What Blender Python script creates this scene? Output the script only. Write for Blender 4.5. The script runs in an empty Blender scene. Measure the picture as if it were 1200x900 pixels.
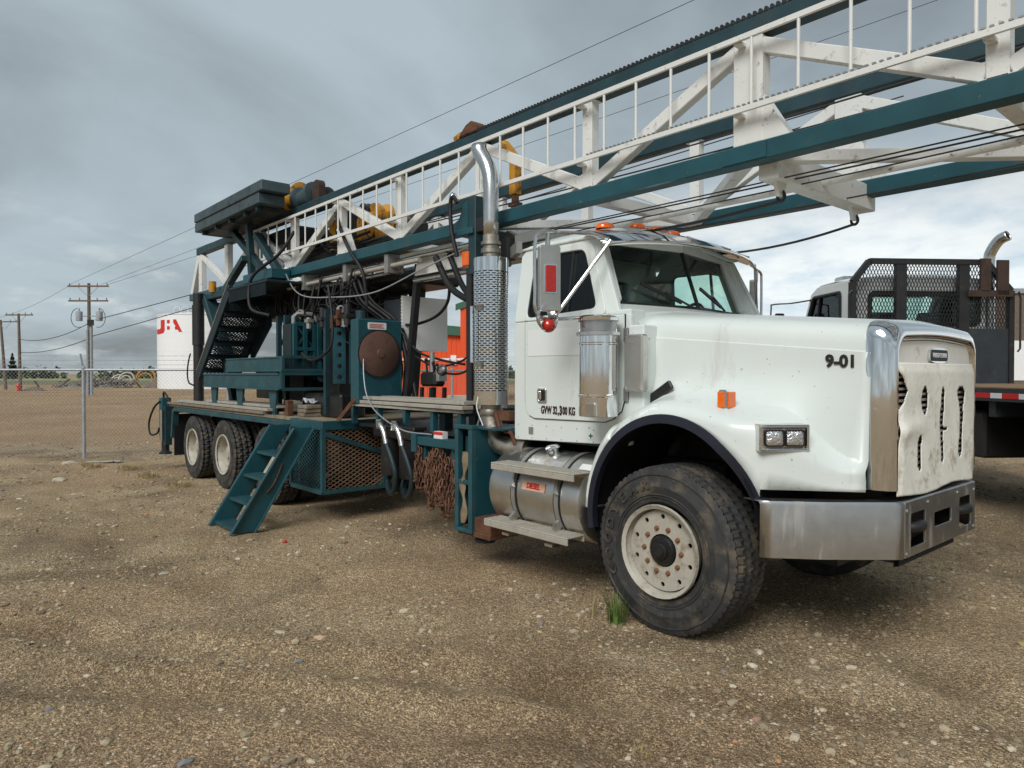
import bpy, bmesh, math, random
import numpy as np
from mathutils import Vector, Matrix
random.seed(7); np.random.seed(7)
R_ = math.radians
PI = math.pi
scene = bpy.context.scene
col = scene.collection

# ------------------------------------------------------------------ camera
cam_d = bpy.data.cameras.new('camera'); cam = bpy.data.objects.new('camera', cam_d); col.objects.link(cam)
cam_d.sensor_width = 36.0; cam_d.lens = 24.9; cam_d.clip_start = 0.05; cam_d.clip_end = 6000
CAM = Vector((2.84, -4.97, 1.70))
FWD = Vector((-0.75531, 0.65521, -0.01446))
cam.location = CAM; cam.rotation_euler = FWD.to_track_quat('-Z', 'Y').to_euler()
scene.camera = cam
FLAT = Vector((-0.7554, 0.6553, 0)).normalized(); RGT = Vector((0.65528, 0.75539, 0))
def ground_at(dist, side):          # a place on the ground, metres ahead of and beside the photographer
    p = CAM + FLAT * dist + RGT * side
    return Vector((p.x, p.y, 0))

# ------------------------------------------------------------------ sky
w = bpy.data.worlds.new('World'); scene.world = w; w.use_nodes = True
nt = w.node_tree; nt.nodes.clear()
def N(t, **k):
    n = nt.nodes.new(t)
    for a, b in k.items(): setattr(n, a, b)
    return n
def L(a, b): nt.links.new(a, b)
def MA(op, a, b=None, clamp=False):
    n = N('ShaderNodeMath', operation=op, use_clamp=clamp)
    for i, v in enumerate((a, b)):
        if v is None: continue
        if isinstance(v, (int, float)): n.inputs[i].default_value = v
        else: L(v, n.inputs[i])
    return n.outputs[0]
SKY_W = 0.0
SUN_EL, SUN_AZ = R_(41), math.atan2(-0.91, 0.41)     # direction TO the veiled sun
tc = N('ShaderNodeTexCoord'); sp = N('ShaderNodeSeparateXYZ'); L(tc.outputs['Generated'], sp.inputs[0])
zz = MA('MAXIMUM', sp.outputs[2], 0.0)
den = MA('ADD', zz, 0.22)
cx = MA('DIVIDE', sp.outputs[0], den); cy = MA('DIVIDE', sp.outputs[1], den)
cb = N('ShaderNodeCombineXYZ'); L(cx, cb.inputs[0]); L(cy, cb.inputs[1]); cb.inputs[2].default_value = SKY_W
n1 = N('ShaderNodeTexNoise'); n1.inputs['Scale'].default_value = 0.75; n1.inputs['Detail'].default_value = 7; n1.inputs['Roughness'].default_value = 0.52
n1.inputs['Distortion'].default_value = 0.35
L(cb.outputs[0], n1.inputs['Vector'])
n2 = N('ShaderNodeTexNoise'); n2.inputs['Scale'].default_value = 2.6; n2.inputs['Detail'].default_value = 9; n2.inputs['Roughness'].default_value = 0.6
L(cb.outputs[0], n2.inputs['Vector'])
# a break in the cloud bank low in the direction (-.2,.98): the veil is thin and white there
dt = MA('ADD', MA('MULTIPLY', sp.outputs[0], -0.16), MA('MULTIPLY', sp.outputs[1], 0.985))
mr = N('ShaderNodeMapRange', interpolation_type='SMOOTHSTEP'); L(dt, mr.inputs[0])
mr.inputs[1].default_value = 0.62; mr.inputs[2].default_value = 0.97
me = N('ShaderNodeMapRange', interpolation_type='SMOOTHSTEP'); L(MA('ADD', zz, MA('MULTIPLY', MA('SUBTRACT', n1.outputs[0], 0.5), 0.30)), me.inputs[0])
me.inputs[1].default_value = 0.34; me.inputs[2].default_value = 0.10
brk = MA('MULTIPLY', mr.outputs[0], me.outputs[0])
r1 = N('ShaderNodeValToRGB'); L(n1.outputs[0], r1.inputs[0])
r1.color_ramp.elements[0].position = 0.36; r1.color_ramp.elements[0].color = (0.122, 0.139, 0.153, 1)
r1.color_ramp.elements[1].position = 0.62; r1.color_ramp.elements[1].color = (0.276, 0.328, 0.354, 1)
r2 = N('ShaderNodeValToRGB'); L(n2.outputs[0], r2.inputs[0])
r2.color_ramp.elements[0].position = 0.34; r2.color_ramp.elements[0].color = (0.36, 0.44, 0.50, 1)
r2.color_ramp.elements[1].position = 0.60; r2.color_ramp.elements[1].color = (0.63, 0.65, 0.64, 1)
mx = N('ShaderNodeMix', data_type='RGBA'); L(brk, mx.inputs['Factor']); L(r1.outputs[0], mx.inputs[6]); L(r2.outputs[0], mx.inputs[7])
# thin pale streaks low over the rest of the horizon
me2 = N('ShaderNodeMapRange', interpolation_type='SMOOTHSTEP'); L(zz, me2.inputs[0]); me2.inputs[1].default_value = 0.30; me2.inputs[2].default_value = 0.05
st = N('ShaderNodeMapRange', interpolation_type='SMOOTHSTEP'); L(n2.outputs[0], st.inputs[0]); st.inputs[1].default_value = 0.50; st.inputs[2].default_value = 0.72
mx2 = N('ShaderNodeMix', data_type='RGBA'); L(MA('MULTIPLY', MA('MULTIPLY', me2.outputs[0], st.outputs[0]), 0.55), mx2.inputs['Factor'])
L(mx.outputs[2], mx2.inputs[6]); mx2.inputs[7].default_value = (0.48, 0.515, 0.52, 1)
sky = N('ShaderNodeTexSky', sky_type='NISHITA'); sky.sun_disc = False; sky.sun_elevation = SUN_EL; sky.sun_rotation = PI / 2 - SUN_AZ
sk = N('ShaderNodeMix', data_type='RGBA'); sk.inputs['Factor'].default_value = 0.92
skm = N('ShaderNodeVectorMath', operation='SCALE'); L(sky.outputs[0], skm.inputs[0]); skm.inputs['Scale'].default_value = 0.06
L(skm.outputs[0], sk.inputs[6]); L(mx2.outputs[2], sk.inputs[7])
bg = N('ShaderNodeBackground'); L(sk.outputs[2], bg.inputs[0]); bg.inputs[1].default_value = 1.0
wo = N('ShaderNodeOutputWorld'); L(bg.outputs[0], wo.inputs[0])

# ------------------------------------------------------------------ sun behind cloud
sd = bpy.data.lights.new('sun', 'SUN'); so = bpy.data.objects.new('sun', sd); col.objects.link(so)
sd.energy = 1.5; sd.angle = R_(30); sd.color = (1.0, 0.985, 0.955)
sdir = Vector((math.cos(SUN_AZ) * math.cos(SUN_EL), math.sin(SUN_AZ) * math.cos(SUN_EL), math.sin(SUN_EL)))
so.rotation_euler = sdir.to_track_quat('Z', 'Y').to_euler(); so.location = (0, 0, 30)

vs = scene.view_settings
vs.view_transform = 'Standard'; vs.look = 'None'; vs.exposure = 0.76; vs.gamma = 1.0; vs.use_curve_mapping = False
scene.render.engine = 'CYCLES'
scene.cycles.max_bounces = 6; scene.cycles.transparent_max_bounces = 12

# ------------------------------------------------------------------ materials
def srgb(r, g, b):
    f = lambda c: (c / 255 / 12.92) if c / 255 <= 0.04045 else ((c / 255 + 0.055) / 1.055) ** 2.4
    return (f(r), f(g), f(b))
MATS = {}
def mat(name, c, rough=0.5, metal=0.0, var=0.18, vs_=4.0, dirt=None, amt=0.5, ds=3.0, bump=0.0, bs=80.0, streak=False, coat=0.0, drough=0.9, island=0.0, spec=0.5, chips=None):
    m = bpy.data.materials.new(name); m.use_nodes = True; t = m.node_tree; nd = t.nodes; ln = t.links
    p = nd['Principled BSDF']; p.inputs['Metallic'].default_value = metal; p.inputs['Roughness'].default_value = rough
    p.inputs['Specular IOR Level'].default_value = spec
    if coat: p.inputs['Coat Weight'].default_value = coat; p.inputs['Coat Roughness'].default_value = 0.12
    tc = nd.new('ShaderNodeTexCoord')
    no = nd.new('ShaderNodeTexNoise'); no.inputs['Scale'].default_value = vs_; no.inputs['Detail'].default_value = 6; no.inputs['Roughness'].default_value = 0.6
    ln.new(tc.outputs['Object'], no.inputs['Vector'])
    rp = nd.new('ShaderNodeValToRGB'); ln.new(no.outputs[0], rp.inputs[0])
    rp.color_ramp.elements[0].position = 0.3; rp.color_ramp.elements[0].color = (*[v * (1 - var) for v in c], 1)
    rp.color_ramp.elements[1].position = 0.7; rp.color_ramp.elements[1].color = (*[min(1, v * (1 + var)) for v in c], 1)
    out = rp.outputs[0]
    if island:
        ge = nd.new('ShaderNodeNewGeometry'); hs = nd.new('ShaderNodeHueSaturation')
        mp = nd.new('ShaderNodeMapRange'); mp.inputs[3].default_value = 1 - island; mp.inputs[4].default_value = 1 + island
        ln.new(ge.outputs['Random Per Island'], mp.inputs[0]); ln.new(mp.outputs[0], hs.inputs['Value']); ln.new(out, hs.inputs['Color']); out = hs.outputs[0]
    if dirt:
        mpn = nd.new('ShaderNodeMapping'); ln.new(tc.outputs['Object'], mpn.inputs[0])
        mpn.inputs['Scale'].default_value = (1, 1, 0.16) if streak else (1, 1, 1)
        n3 = nd.new('ShaderNodeTexNoise'); n3.inputs['Scale'].default_value = ds; n3.inputs['Detail'].default_value = 8; n3.inputs['Roughness'].default_value = 0.68
        ln.new(mpn.outputs[0], n3.inputs['Vector'])
        mr = nd.new('ShaderNodeMapRange'); mr.inputs[1].default_value = 0.72 - amt * 0.4; mr.inputs[2].default_value = 0.86 - amt * 0.22
        ln.new(n3.outputs[0], mr.inputs[0])
        mx = nd.new('ShaderNodeMix'); mx.data_type = 'RGBA'; ln.new(mr.outputs[0], mx.inputs['Factor']); ln.new(out, mx.inputs[6]); mx.inputs[7].default_value = (*dirt, 1)
        out = mx.outputs[2]
        rr = nd.new('ShaderNodeMapRange'); rr.inputs[3].default_value = rough; rr.inputs[4].default_value = drough
        ln.new(mr.outputs[0], rr.inputs[0]); ln.new(rr.outputs[0], p.inputs['Roughness'])
        if metal:
            r3 = nd.new('ShaderNodeMapRange'); r3.inputs[3].default_value = metal; r3.inputs[4].default_value = 0.0
            ln.new(mr.outputs[0], r3.inputs[0]); ln.new(r3.outputs[0], p.inputs['Metallic'])
    if chips:
        for sc_, th_ in ((46, 0.715), (16, 0.735)):
            nc = nd.new('ShaderNodeTexNoise'); nc.inputs['Scale'].default_value = sc_; nc.inputs['Detail'].default_value = 3; ln.new(tc.outputs['Object'], nc.inputs['Vector'])
            mc = nd.new('ShaderNodeMapRange'); mc.inputs[1].default_value = th_; mc.inputs[2].default_value = th_ + 0.03; mc.inputs[4].default_value = 0.6; ln.new(nc.outputs[0], mc.inputs[0])
            xc = nd.new('ShaderNodeMix'); xc.data_type = 'RGBA'; ln.new(mc.outputs[0], xc.inputs['Factor']); ln.new(out, xc.inputs[6]); xc.inputs[7].default_value = (*chips, 1); out = xc.outputs[2]
    ln.new(out, p.inputs['Base Color'])
    if bump:
        nb = nd.new('ShaderNodeTexNoise'); nb.inputs['Scale'].default_value = bs; nb.inputs['Detail'].default_value = 4
        ln.new(tc.outputs['Object'], nb.inputs['Vector'])
        bp = nd.new('ShaderNodeBump'); bp.inputs['Strength'].default_value = bump; bp.inputs['Distance'].default_value = 0.01
        ln.new(nb.outputs[0], bp.inputs['Height']); ln.new(bp.outputs[0], p.inputs['Normal'])
    MATS[name] = m
    return m
DUST = srgb(150, 132, 104); RUST = srgb(112, 66, 40); GRIME = srgb(60, 55, 48)
M = MATS
mat('decal_ghost', (0.76, 0.78, 0.765), 0.4, var=0.02)
mat('truck_white', (0.69, 0.735, 0.70), 0.32, var=0.05, vs_=1.1, dirt=(0.46, 0.44, 0.39), amt=0.30, ds=3.4, streak=True, bump=0.22, bs=2.6, chips=srgb(120, 104, 88), coat=0.25, drough=0.6)
mat('mast_white', (0.72, 0.72, 0.69), 0.5, chips=srgb(92, 64, 46), var=0.05, dirt=srgb(96, 78, 62), amt=0.36, ds=16, streak=False, bump=0.1)
mat('teal', (0.0105, 0.070, 0.088), 0.42, chips=srgb(110, 98, 88), var=0.22, vs_=3, dirt=srgb(74, 82, 78), amt=0.34, ds=4, bump=0.08, bs=40)
mat('teal_worn', (0.014, 0.068, 0.082), 0.55, chips=srgb(124, 96, 74), var=0.3, vs_=5, dirt=srgb(66, 64, 58), amt=0.46, ds=6, bump=0.15, bs=50)
mat('teal_dark', (0.012, 0.042, 0.052), 0.5, var=0.3, vs_=4, dirt=srgb(55, 56, 54), amt=0.42, ds=5, bump=0.1)
mat('teal_grey', (0.050, 0.078, 0.088), 0.55, var=0.25, vs_=3, dirt=srgb(40, 44, 45), amt=0.5, ds=3.5, bump=0.12)
mat('black_steel', (0.016, 0.016, 0.017), 0.55, var=0.35, dirt=srgb(70, 62, 52), amt=0.34, ds=5, bump=0.1)
mat('greasy_black', (0.010, 0.010, 0.010), 0.4, var=0.4, dirt=srgb(62, 52, 42), amt=0.36, ds=9, bump=0.2, bs=60)
mat('teal_black', (0.006, 0.018, 0.022), 0.55, var=0.3, dirt=srgb(44, 46, 46), amt=0.35, ds=6)
mat('hose_rubber', (0.007, 0.007, 0.0075), 0.6, var=0.3, dirt=srgb(70, 66, 60), amt=0.25, ds=12)
mat('tyre_rubber', (0.030, 0.030, 0.030), 0.72, var=0.3, vs_=8, dirt=srgb(112, 100, 82), amt=0.56, ds=5, bump=0.12, bs=120)
mat('rim_paint', (0.43, 0.40, 0.33), 0.5, var=0.12, vs_=9, dirt=srgb(112, 92, 68), amt=0.48, ds=11, bump=0.08)
mat('nut_rust', srgb(120, 78, 56), 0.85, var=0.3, vs_=30, bump=0.3, bs=200)
mat('cage_rust', srgb(134, 108, 86), 0.85, var=0.35, vs_=6, dirt=srgb(70, 52, 40), amt=0.5, ds=5)
mat('rust_dark', srgb(62, 46, 38), 0.85, var=0.3, vs_=9, bump=0.3, bs=80)
mat('rust', srgb(96, 62, 42), 0.88, var=0.4, vs_=14, dirt=srgb(54, 40, 32), amt=0.5, ds=12, bump=0.4, bs=90)
mat('chain_rust', srgb(104, 72, 54), 0.8, 0.1, var=0.4, vs_=20, island=0.35)
mat('chrome', (0.80, 0.81, 0.82), 0.07, 1.0, var=0.04, dirt=srgb(120, 118, 110), amt=0.22, ds=5, drough=0.5)
mat('chrome_dull', (0.66, 0.66, 0.65), 0.22, 1.0, var=0.1, vs_=7, dirt=srgb(120, 108, 92), amt=0.36, ds=7, drough=0.7)
mat('bumper_steel', (0.56, 0.56, 0.56), 0.34, 1.0, var=0.12, vs_=9, dirt=srgb(150, 142, 128), amt=0.40, ds=8, streak=True, drough=0.62, bump=0.03)
mat('brushed_alloy', (0.62, 0.605, 0.57), 0.36, 1.0, var=0.12, vs_=5, dirt=srgb(140, 124, 98), amt=0.40, ds=4, drough=0.7, bump=0.05)
mat('stack_steel', (0.62, 0.62, 0.61), 0.26, 1.0, var=0.12, vs_=5, dirt=srgb(120, 100, 82), amt=0.30, ds=14, drough=0.6)
mat('exhaust_metal', (0.42, 0.385, 0.33), 0.42, 1.0, var=0.3, vs_=8, dirt=srgb(104, 74, 52), amt=0.5, ds=9)
mat('grey_steel', (0.33, 0.325, 0.31), 0.48, 0.6, var=0.2, dirt=srgb(110, 96, 80), amt=0.4, ds=6, bump=0.08)
mat('galvanised', (0.42, 0.44, 0.46), 0.5, 0.55, var=0.15, vs_=14)
mat('alu_board', srgb(178, 172, 160), 0.5, 0.25, var=0.2, vs_=6, dirt=srgb(96, 84, 70), amt=0.5, ds=6, bump=0.12)
mat('grey_wood', srgb(128, 116, 100), 0.85, var=0.25, vs_=9, dirt=srgb(74, 62, 50), amt=0.5, ds=10, bump=0.3, bs=40)
mat('deck_plate', srgb(142, 128, 104), 0.8, var=0.2, vs_=5, dirt=srgb(84, 72, 58), amt=0.5, ds=6, bump=0.2)
mat('yellow_paint', srgb(206, 142, 26), 0.5, var=0.2, vs_=7, dirt=srgb(34, 29, 24), amt=0.72, ds=7, bump=0.1)
mat('brown_disc', srgb(92, 66, 56), 0.6, var=0.25, vs_=5, dirt=srgb(52, 44, 40), amt=0.4, ds=8, bump=0.1)
mat('navy_rubber', (0.012, 0.014, 0.026), 0.5, var=0.2)
mat('black_plastic', (0.012, 0.012, 0.013), 0.45, var=0.2)
mat('interior', (0.055, 0.057, 0.060), 0.8, var=0.2)
mat('canvas', srgb(242, 239, 228), 0.85, var=0.06, vs_=3, dirt=srgb(150, 132, 104), amt=0.44, ds=6, bump=0.35, bs=30)
mat('cream_panel', srgb(244, 241, 232), 0.6, var=0.05, dirt=srgb(160, 146, 120), amt=0.3, ds=6)
mat('letter_black', (0.012, 0.010, 0.010), 0.5, var=0.1)
mat('letter_maroon', srgb(58, 24, 26), 0.5, var=0.1)
mat('letter_red', srgb(206, 44, 38), 0.5, var=0.05)
mat('sticker_white', (0.74, 0.74, 0.72), 0.5, var=0.05)
mat('sticker_peach', srgb(226, 178, 150), 0.5, var=0.08)
mat('sticker_green', srgb(26, 110, 66), 0.5, var=0.08)
mat('amber_lens', srgb(236, 104, 20), 0.15, var=0.1, vs_=40, coat=0.6)
mat('red_lens', srgb(178, 34, 22), 0.15, var=0.15, vs_=40, coat=0.6)
mat('lamp_glass', (0.82, 0.83, 0.85), 0.10, 0.9, var=0.3, vs_=60, bump=0.8, bs=70)
mat('orange_clad', srgb(226, 84, 30), 0.5, var=0.05)
mat('green_trim', srgb(54, 98, 76), 0.5, var=0.06)
mat('tank_white', (0.86, 0.87, 0.87), 0.45, var=0.03, dirt=(0.62, 0.62, 0.61), amt=0.30, ds=0.35, streak=True)
mat('concrete', srgb(176, 168, 150), 0.9, var=0.1, dirt=srgb(140, 128, 108), amt=0.4, ds=3, bump=0.2)
mat('pole_wood', srgb(112, 98, 86), 0.9, var=0.2, vs_=3)
mat('pole_grey', srgb(150, 154, 158), 0.7, var=0.1)
mat('wire_dark', (0.03, 0.03, 0.033), 0.6, var=0.1)
mat('porcelain', (0.25, 0.27, 0.28), 0.35, var=0.1)
mat('scrap_grey', srgb(120, 112, 104), 0.9, var=0.35, vs_=1.5, bump=0.4, bs=5, island=0.4)
mat('soil_heap', srgb(106, 92, 78), 0.95, var=0.3, vs_=2, bump=0.5, bs=6)
mat('flatbed_grey', srgb(216, 220, 218), 0.4, var=0.05, coat=0.2)
mat('flatbed_dark', srgb(44, 50, 54), 0.6, var=0.25, vs_=3, dirt=srgb(70, 70, 68), amt=0.4, ds=5)
mat('deck_wood', srgb(132, 106, 76), 0.85, var=0.25, vs_=5, bump=0.3, bs=30)
mat('tape_red', srgb(196, 30, 34), 0.4, var=0.05)
mat('tape_white', (0.72, 0.73, 0.74), 0.4, var=0.05)
mat('box_white', (0.55, 0.57, 0.56), 0.5, var=0.08, dirt=srgb(120, 112, 96), amt=0.4, ds=3)
mat('grass_green', srgb(84, 110, 44), 0.7, var=0.3, vs_=20, island=0.35)
mat('grass_dry', srgb(150, 134, 92), 0.8, var=0.3, vs_=20, island=0.35)
mat('leaf_far', srgb(62, 80, 50), 0.9, var=0.35, vs_=0.5, island=0.45)
mat('leaf_spruce', srgb(40, 58, 44), 0.9, var=0.35, vs_=0.9, island=0.4)
mat('bark', srgb(78, 64, 52), 0.9, var=0.25)
mat('gravel', srgb(158, 146, 124), 0.9, var=0.2, vs_=6, island=0.55)
mat('rag', srgb(176, 180, 188), 0.9, var=0.3, vs_=30)
mat('dirty_cloth', srgb(128, 112, 90), 0.95, var=0.3, vs_=14, bump=0.4, bs=60)

def glass(name, tint, refl=0.10, alpha=0.55):
    m = bpy.data.materials.new(name); m.use_nodes = True; t = m.node_tree; nd = t.nodes; ln = t.links
    nd.clear(); o = nd.new('ShaderNodeOutputMaterial')
    tr = nd.new('ShaderNodeBsdfTransparent'); tr.inputs[0].default_value = (*tint, 1)
    gl = nd.new('ShaderNodeBsdfGlossy'); gl.inputs['Roughness'].default_value = 0.02; gl.inputs[0].default_value = (0.9, 0.95, 0.95, 1)
    fr = nd.new('ShaderNodeFresnel'); fr.inputs[0].default_value = 1.5
    mp = nd.new('ShaderNodeMath'); mp.operation = 'MULTIPLY'; mp.inputs[1].default_value = refl * 10; mp.use_clamp = True
    ln.new(fr.outputs[0], mp.inputs[0])
    mi = nd.new('ShaderNodeMixShader'); ln.new(mp.outputs[0], mi.inputs[0]); ln.new(tr.outputs[0], mi.inputs[1]); ln.new(gl.outputs[0], mi.inputs[2])
    ln.new(mi.outputs[0], o.inputs[0]); MATS[name] = m
glass('tinted_glass', (0.80, 0.93, 0.885))
glass('dark_glass', (0.16, 0.20, 0.20))

def tread_plate_mat():
    m = bpy.data.materials.new('tread_plate'); m.use_nodes = True; t = m.node_tree; nd = t.nodes; ln = t.links; p = nd['Principled BSDF']
    p.inputs['Metallic'].default_value = 0.0; p.inputs['Roughness'].default_value = 0.4
    tc = nd.new('ShaderNodeTexCoord'); mp = nd.new('ShaderNodeMapping'); mp.inputs['Rotation'].default_value = (0, 0, 0); ln.new(tc.outputs['Object'], mp.inputs[0])
    ck = nd.new('ShaderNodeTexVoronoi'); ck.inputs['Scale'].default_value = 26; ck.inputs['Randomness'].default_value = 0.12; ln.new(mp.outputs[0], ck.inputs['Vector'])
    r = nd.new('ShaderNodeValToRGB'); ln.new(ck.outputs['Distance'], r.inputs[0]); r.color_ramp.elements[0].position = 0.33; r.color_ramp.elements[1].position = 0.45
    r.color_ramp.elements[0].color = (0.30, 0.295, 0.28, 1); r.color_ramp.elements[1].color = (0.88, 0.87, 0.84, 1)
    ln.new(r.outputs[0], p.inputs['Base Color'])
    bp = nd.new('ShaderNodeBump'); bp.inputs['Strength'].default_value = 0.6; bp.inputs['Distance'].default_value = 0.004; bp.invert = True
    ln.new(ck.outputs['Distance'], bp.inputs['Height']); ln.new(bp.outputs[0], p.inputs['Normal']); MATS['tread_plate'] = m
tread_plate_mat()

# ------------------------------------------------------------------ mesh helpers
class B:
    def __init__(s): s.bm = bmesh.new()
    def box(s, a, b):
        x0, x1 = sorted((a[0], b[0])); y0, y1 = sorted((a[1], b[1])); z0, z1 = sorted((a[2], b[2]))
        v = [s.bm.verts.new(p) for p in ((x0,y0,z0),(x1,y0,z0),(x1,y1,z0),(x0,y1,z0),(x0,y0,z1),(x1,y0,z1),(x1,y1,z1),(x0,y1,z1))]
        for f in ((0,3,2,1),(4,5,6,7),(0,1,5,4),(1,2,6,5),(2,3,7,6),(3,0,4,7)): s.bm.faces.new([v[i] for i in f])
        return s
    def beam(s, p, q, w, h=None, up=(0,0,1)):
        h = w if h is None else h
        p, q = Vector(p), Vector(q); d = (q - p).normalized(); up = Vector(up)
        if abs(d.dot(up)) > 0.97: up = Vector((0, 1, 0)) if abs(d.y) < 0.9 else Vector((1, 0, 0))
        a = d.cross(up).normalized(); b = a.cross(d)
        v = []
        for e in (p, q):
            for sx, sy in ((-1,-1),(1,-1),(1,1),(-1,1)): v.append(s.bm.verts.new(e + a * (sx * w / 2) + b * (sy * h / 2)))
        for f in ((0,1,2,3),(7,6,5,4),(0,4,5,1),(1,5,6,2),(2,6,7,3),(3,7,4,0)): s.bm.faces.new([v[i] for i in f])
        return s
    def cyl(s, p, q, r, r2=None, n=14, cap=True):
        return s.tube([p, q], [r, r if r2 is None else r2], n, cap)
    def tube(s, pts, r, n=8, cap=True):
        pts = [Vector(p) for p in pts]; k = len(pts)
        rr = list(r) if isinstance(r, (list, tuple)) else [r] * k
        d0 = (pts[1] - pts[0]).normalized()
        a = d0.orthogonal().normalized(); rings = []
        for i in range(k):
            d = (pts[min(i+1, k-1)] - pts[max(i-1, 0)])
            d = d.normalized() if d.length > 1e-9 else d0
            a = (a - d * a.dot(d)); a = a.normalized() if a.length > 1e-6 else d.orthogonal().normalized()
            b = d.cross(a)
            rings.append([s.bm.verts.new(pts[i] + (a * math.cos(2*PI*j/n) + b * math.sin(2*PI*j/n)) * rr[i]) for j in range(n)])
        for i in range(k - 1):
            for j in range(n): s.bm.faces.new((rings[i][j], rings[i][(j+1) % n], rings[i+1][(j+1) % n], rings[i+1][j]))
        if cap: s.bm.faces.new(rings[0][::-1]); s.bm.faces.new(rings[-1])
        return s
    def grid(s, rows, closed=False):
        g = [[s.bm.verts.new(p) for p in r] for r in rows]
        for i in range(len(g) - 1):
            m = len(g[i]); rng = range(m if closed else m - 1)
            for j in rng: s.bm.faces.new((g[i][j], g[i][(j+1) % m], g[i+1][(j+1) % m], g[i+1][j]))
        return g
    def lathe(s, prof, o=(0,0,0), ax=(0,0,1), n=32, cap=False):      # prof: (radius, height along axis)
        o = Vector(o); ax = Vector(ax).normalized(); a = ax.orthogonal().normalized(); b = ax.cross(a)
        rows = [[o + ax * h + (a * math.cos(2*PI*j/n) + b * math.sin(2*PI*j/n)) * max(r, 1e-4) for j in range(n)] for r, h in prof]
        g = s.grid(rows, True)
        if cap: s.bm.faces.new(g[0][::-1]); s.bm.faces.new(g[-1])
        return s
    def plate(s, outer, holes=(), t=0.01, o=(0,0,0), u=(1,0,0), v=(0,0,1)):
        o, u, v = Vector(o), Vector(u), Vector(v); n = u.cross(v).normalized()
        b = bmesh.new(); ed = []
        for lp in (outer, *holes):
            vv = [b.verts.new(o + u * p[0] + v * p[1]) for p in lp]
            for i in range(len(vv)): ed.append(b.edges.new((vv[i], vv[(i+1) % len(vv)])))
        bmesh.ops.triangle_fill(b, edges=ed, use_beauty=True, use_dissolve=False)
        r = bmesh.ops.extrude_face_region(b, geom=b.faces[:])
        bmesh.ops.translate(b, vec=n * t, verts=[e for e in r['geom'] if isinstance(e, bmesh.types.BMVert)])
        bmesh.ops.recalc_face_normals(b, faces=b.faces[:])
        me = bpy.data.meshes.new('t'); b.to_mesh(me); b.free(); s.bm.from_mesh(me); bpy.data.meshes.remove(me)
        return s
    def mesh_lines(s, w, h, dx, dz, r, o, u, v):      # expanded-metal lattice clipped to a rectangle
        o, u, v = Vector(o), Vector(u), Vector(v); nn = u.cross(v)
        sl = dz / dx
        for sg in (1, -1):
            k0 = int(-h / dz) - 2; k1 = int((w * sl + h) / dz) + 2
            for k in range(k0, k1):
                c = k * dz if sg == -1 else -k * dz         # z = sg*sl*x + c
                xs = []
                for zlim in (0, h): xs.append((zlim - c) / (sg * sl))
                a, b = max(0, min(xs)), min(w, max(xs))
                if b - a < 1e-3: continue
                s.beam(o + u*a + v*(sg*sl*a + c), o + u*b + v*(sg*sl*b + c), r, r, up=nn)
        return s
    def done(s, name, m, parent=None, smooth=None, bevel=0.0, recalc=True, seg=1):
        if recalc: bmesh.ops.recalc_face_normals(s.bm, faces=s.bm.faces[:])
        me = bpy.data.meshes.new(name); s.bm.to_mesh(me); s.bm.free()
        me.materials.append(M[m] if isinstance(m, str) else m)
        if smooth:
            for p in me.polygons: p.use_smooth = True
            me.set_sharp_from_angle(angle=R_(smooth))
        o = bpy.data.objects.new(name, me); col.objects.link(o)
        if parent is not None: o.parent = parent
        if bevel:
            bv = o.modifiers.new('bevel', 'BEVEL'); bv.width = bevel; bv.segments = seg; bv.limit_method = 'ANGLE'; bv.angle_limit = R_(40); bv.harden_normals = False
        return o
def rrect(x0, x1, z0, z1, r, n=4, corners=(1,1,1,1)):
    pts = []
    for k, (cx_, cz_, a0) in enumerate(((x1-r, z0+r, -90), (x1-r, z1-r, 0), (x0+r, z1-r, 90), (x0+r, z0+r, 180))):
        if not corners[k]:
            pts.append(((x1, z0), (x1, z1), (x0, z1), (x0, z0))[k]); continue
        for i in range(n + 1):
            a = R_(a0 + 90 * i / n); pts.append((cx_ + r * math.cos(a), cz_ + r * math.sin(a)))
    return pts
def rpoly(pts, r, n=4):        # polygon with rounded corners
    out = []; k = len(pts)
    for i in range(k):
        p0, p, p1 = Vector(pts[i-1]), Vector(pts[i]), Vector(pts[(i+1) % k])
        a = p + (p0 - p).normalized() * r; b = p + (p1 - p).normalized() * r
        for j in range(n + 1):
            t = j / n; q = a * (1-t)**2 + p * 2*t*(1-t) + b * t*t; out.append((q.x, q.y))
    return out
def bez(a, b, c, d, n=14):
    a, b, c, d = map(Vector, (a, b, c, d))
    return [a*(1-t)**3 + b*3*t*(1-t)**2 + c*3*t*t*(1-t) + d*t**3 for t in (i / n for i in range(n + 1))]
def sag(p, q, s, n=16):
    p, q = Vector(p), Vector(q)
    return [p.lerp(q, i/n) - Vector((0, 0, s * 4 * (i/n) * (1 - i/n))) for i in range(n + 1)]
def spline(pts, n=8):
    P = [Vector(p) for p in pts]; P = [P[0]*2 - P[1]] + P + [P[-1]*2 - P[-2]]; out = []
    for i in range(1, len(P) - 2):
        for j in range(n):
            t = j / n; a, b, c, d = P[i-1], P[i], P[i+1], P[i+2]
            out.append(0.5 * ((2*b) + (c - a)*t + (2*a - 5*b + 4*c - d)*t*t + (3*b - a - 3*c + d)*t**3))
    out.append(P[-2]); return out
def thing(name, label, cat, loc=(0,0,0), group=None):
    o = bpy.data.objects.new(name, None); col.objects.link(o); o.location = loc; o.empty_display_size = 0.2
    return tag(o, label, cat, group)
def tag(o, label, cat, group=None):
    o['label'] = label; o['category'] = cat
    if group: o['group'] = group
    return o
def struct(o): o['kind'] = 'structure'; return o
def stuff(o): o['kind'] = 'stuff'; return o
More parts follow.
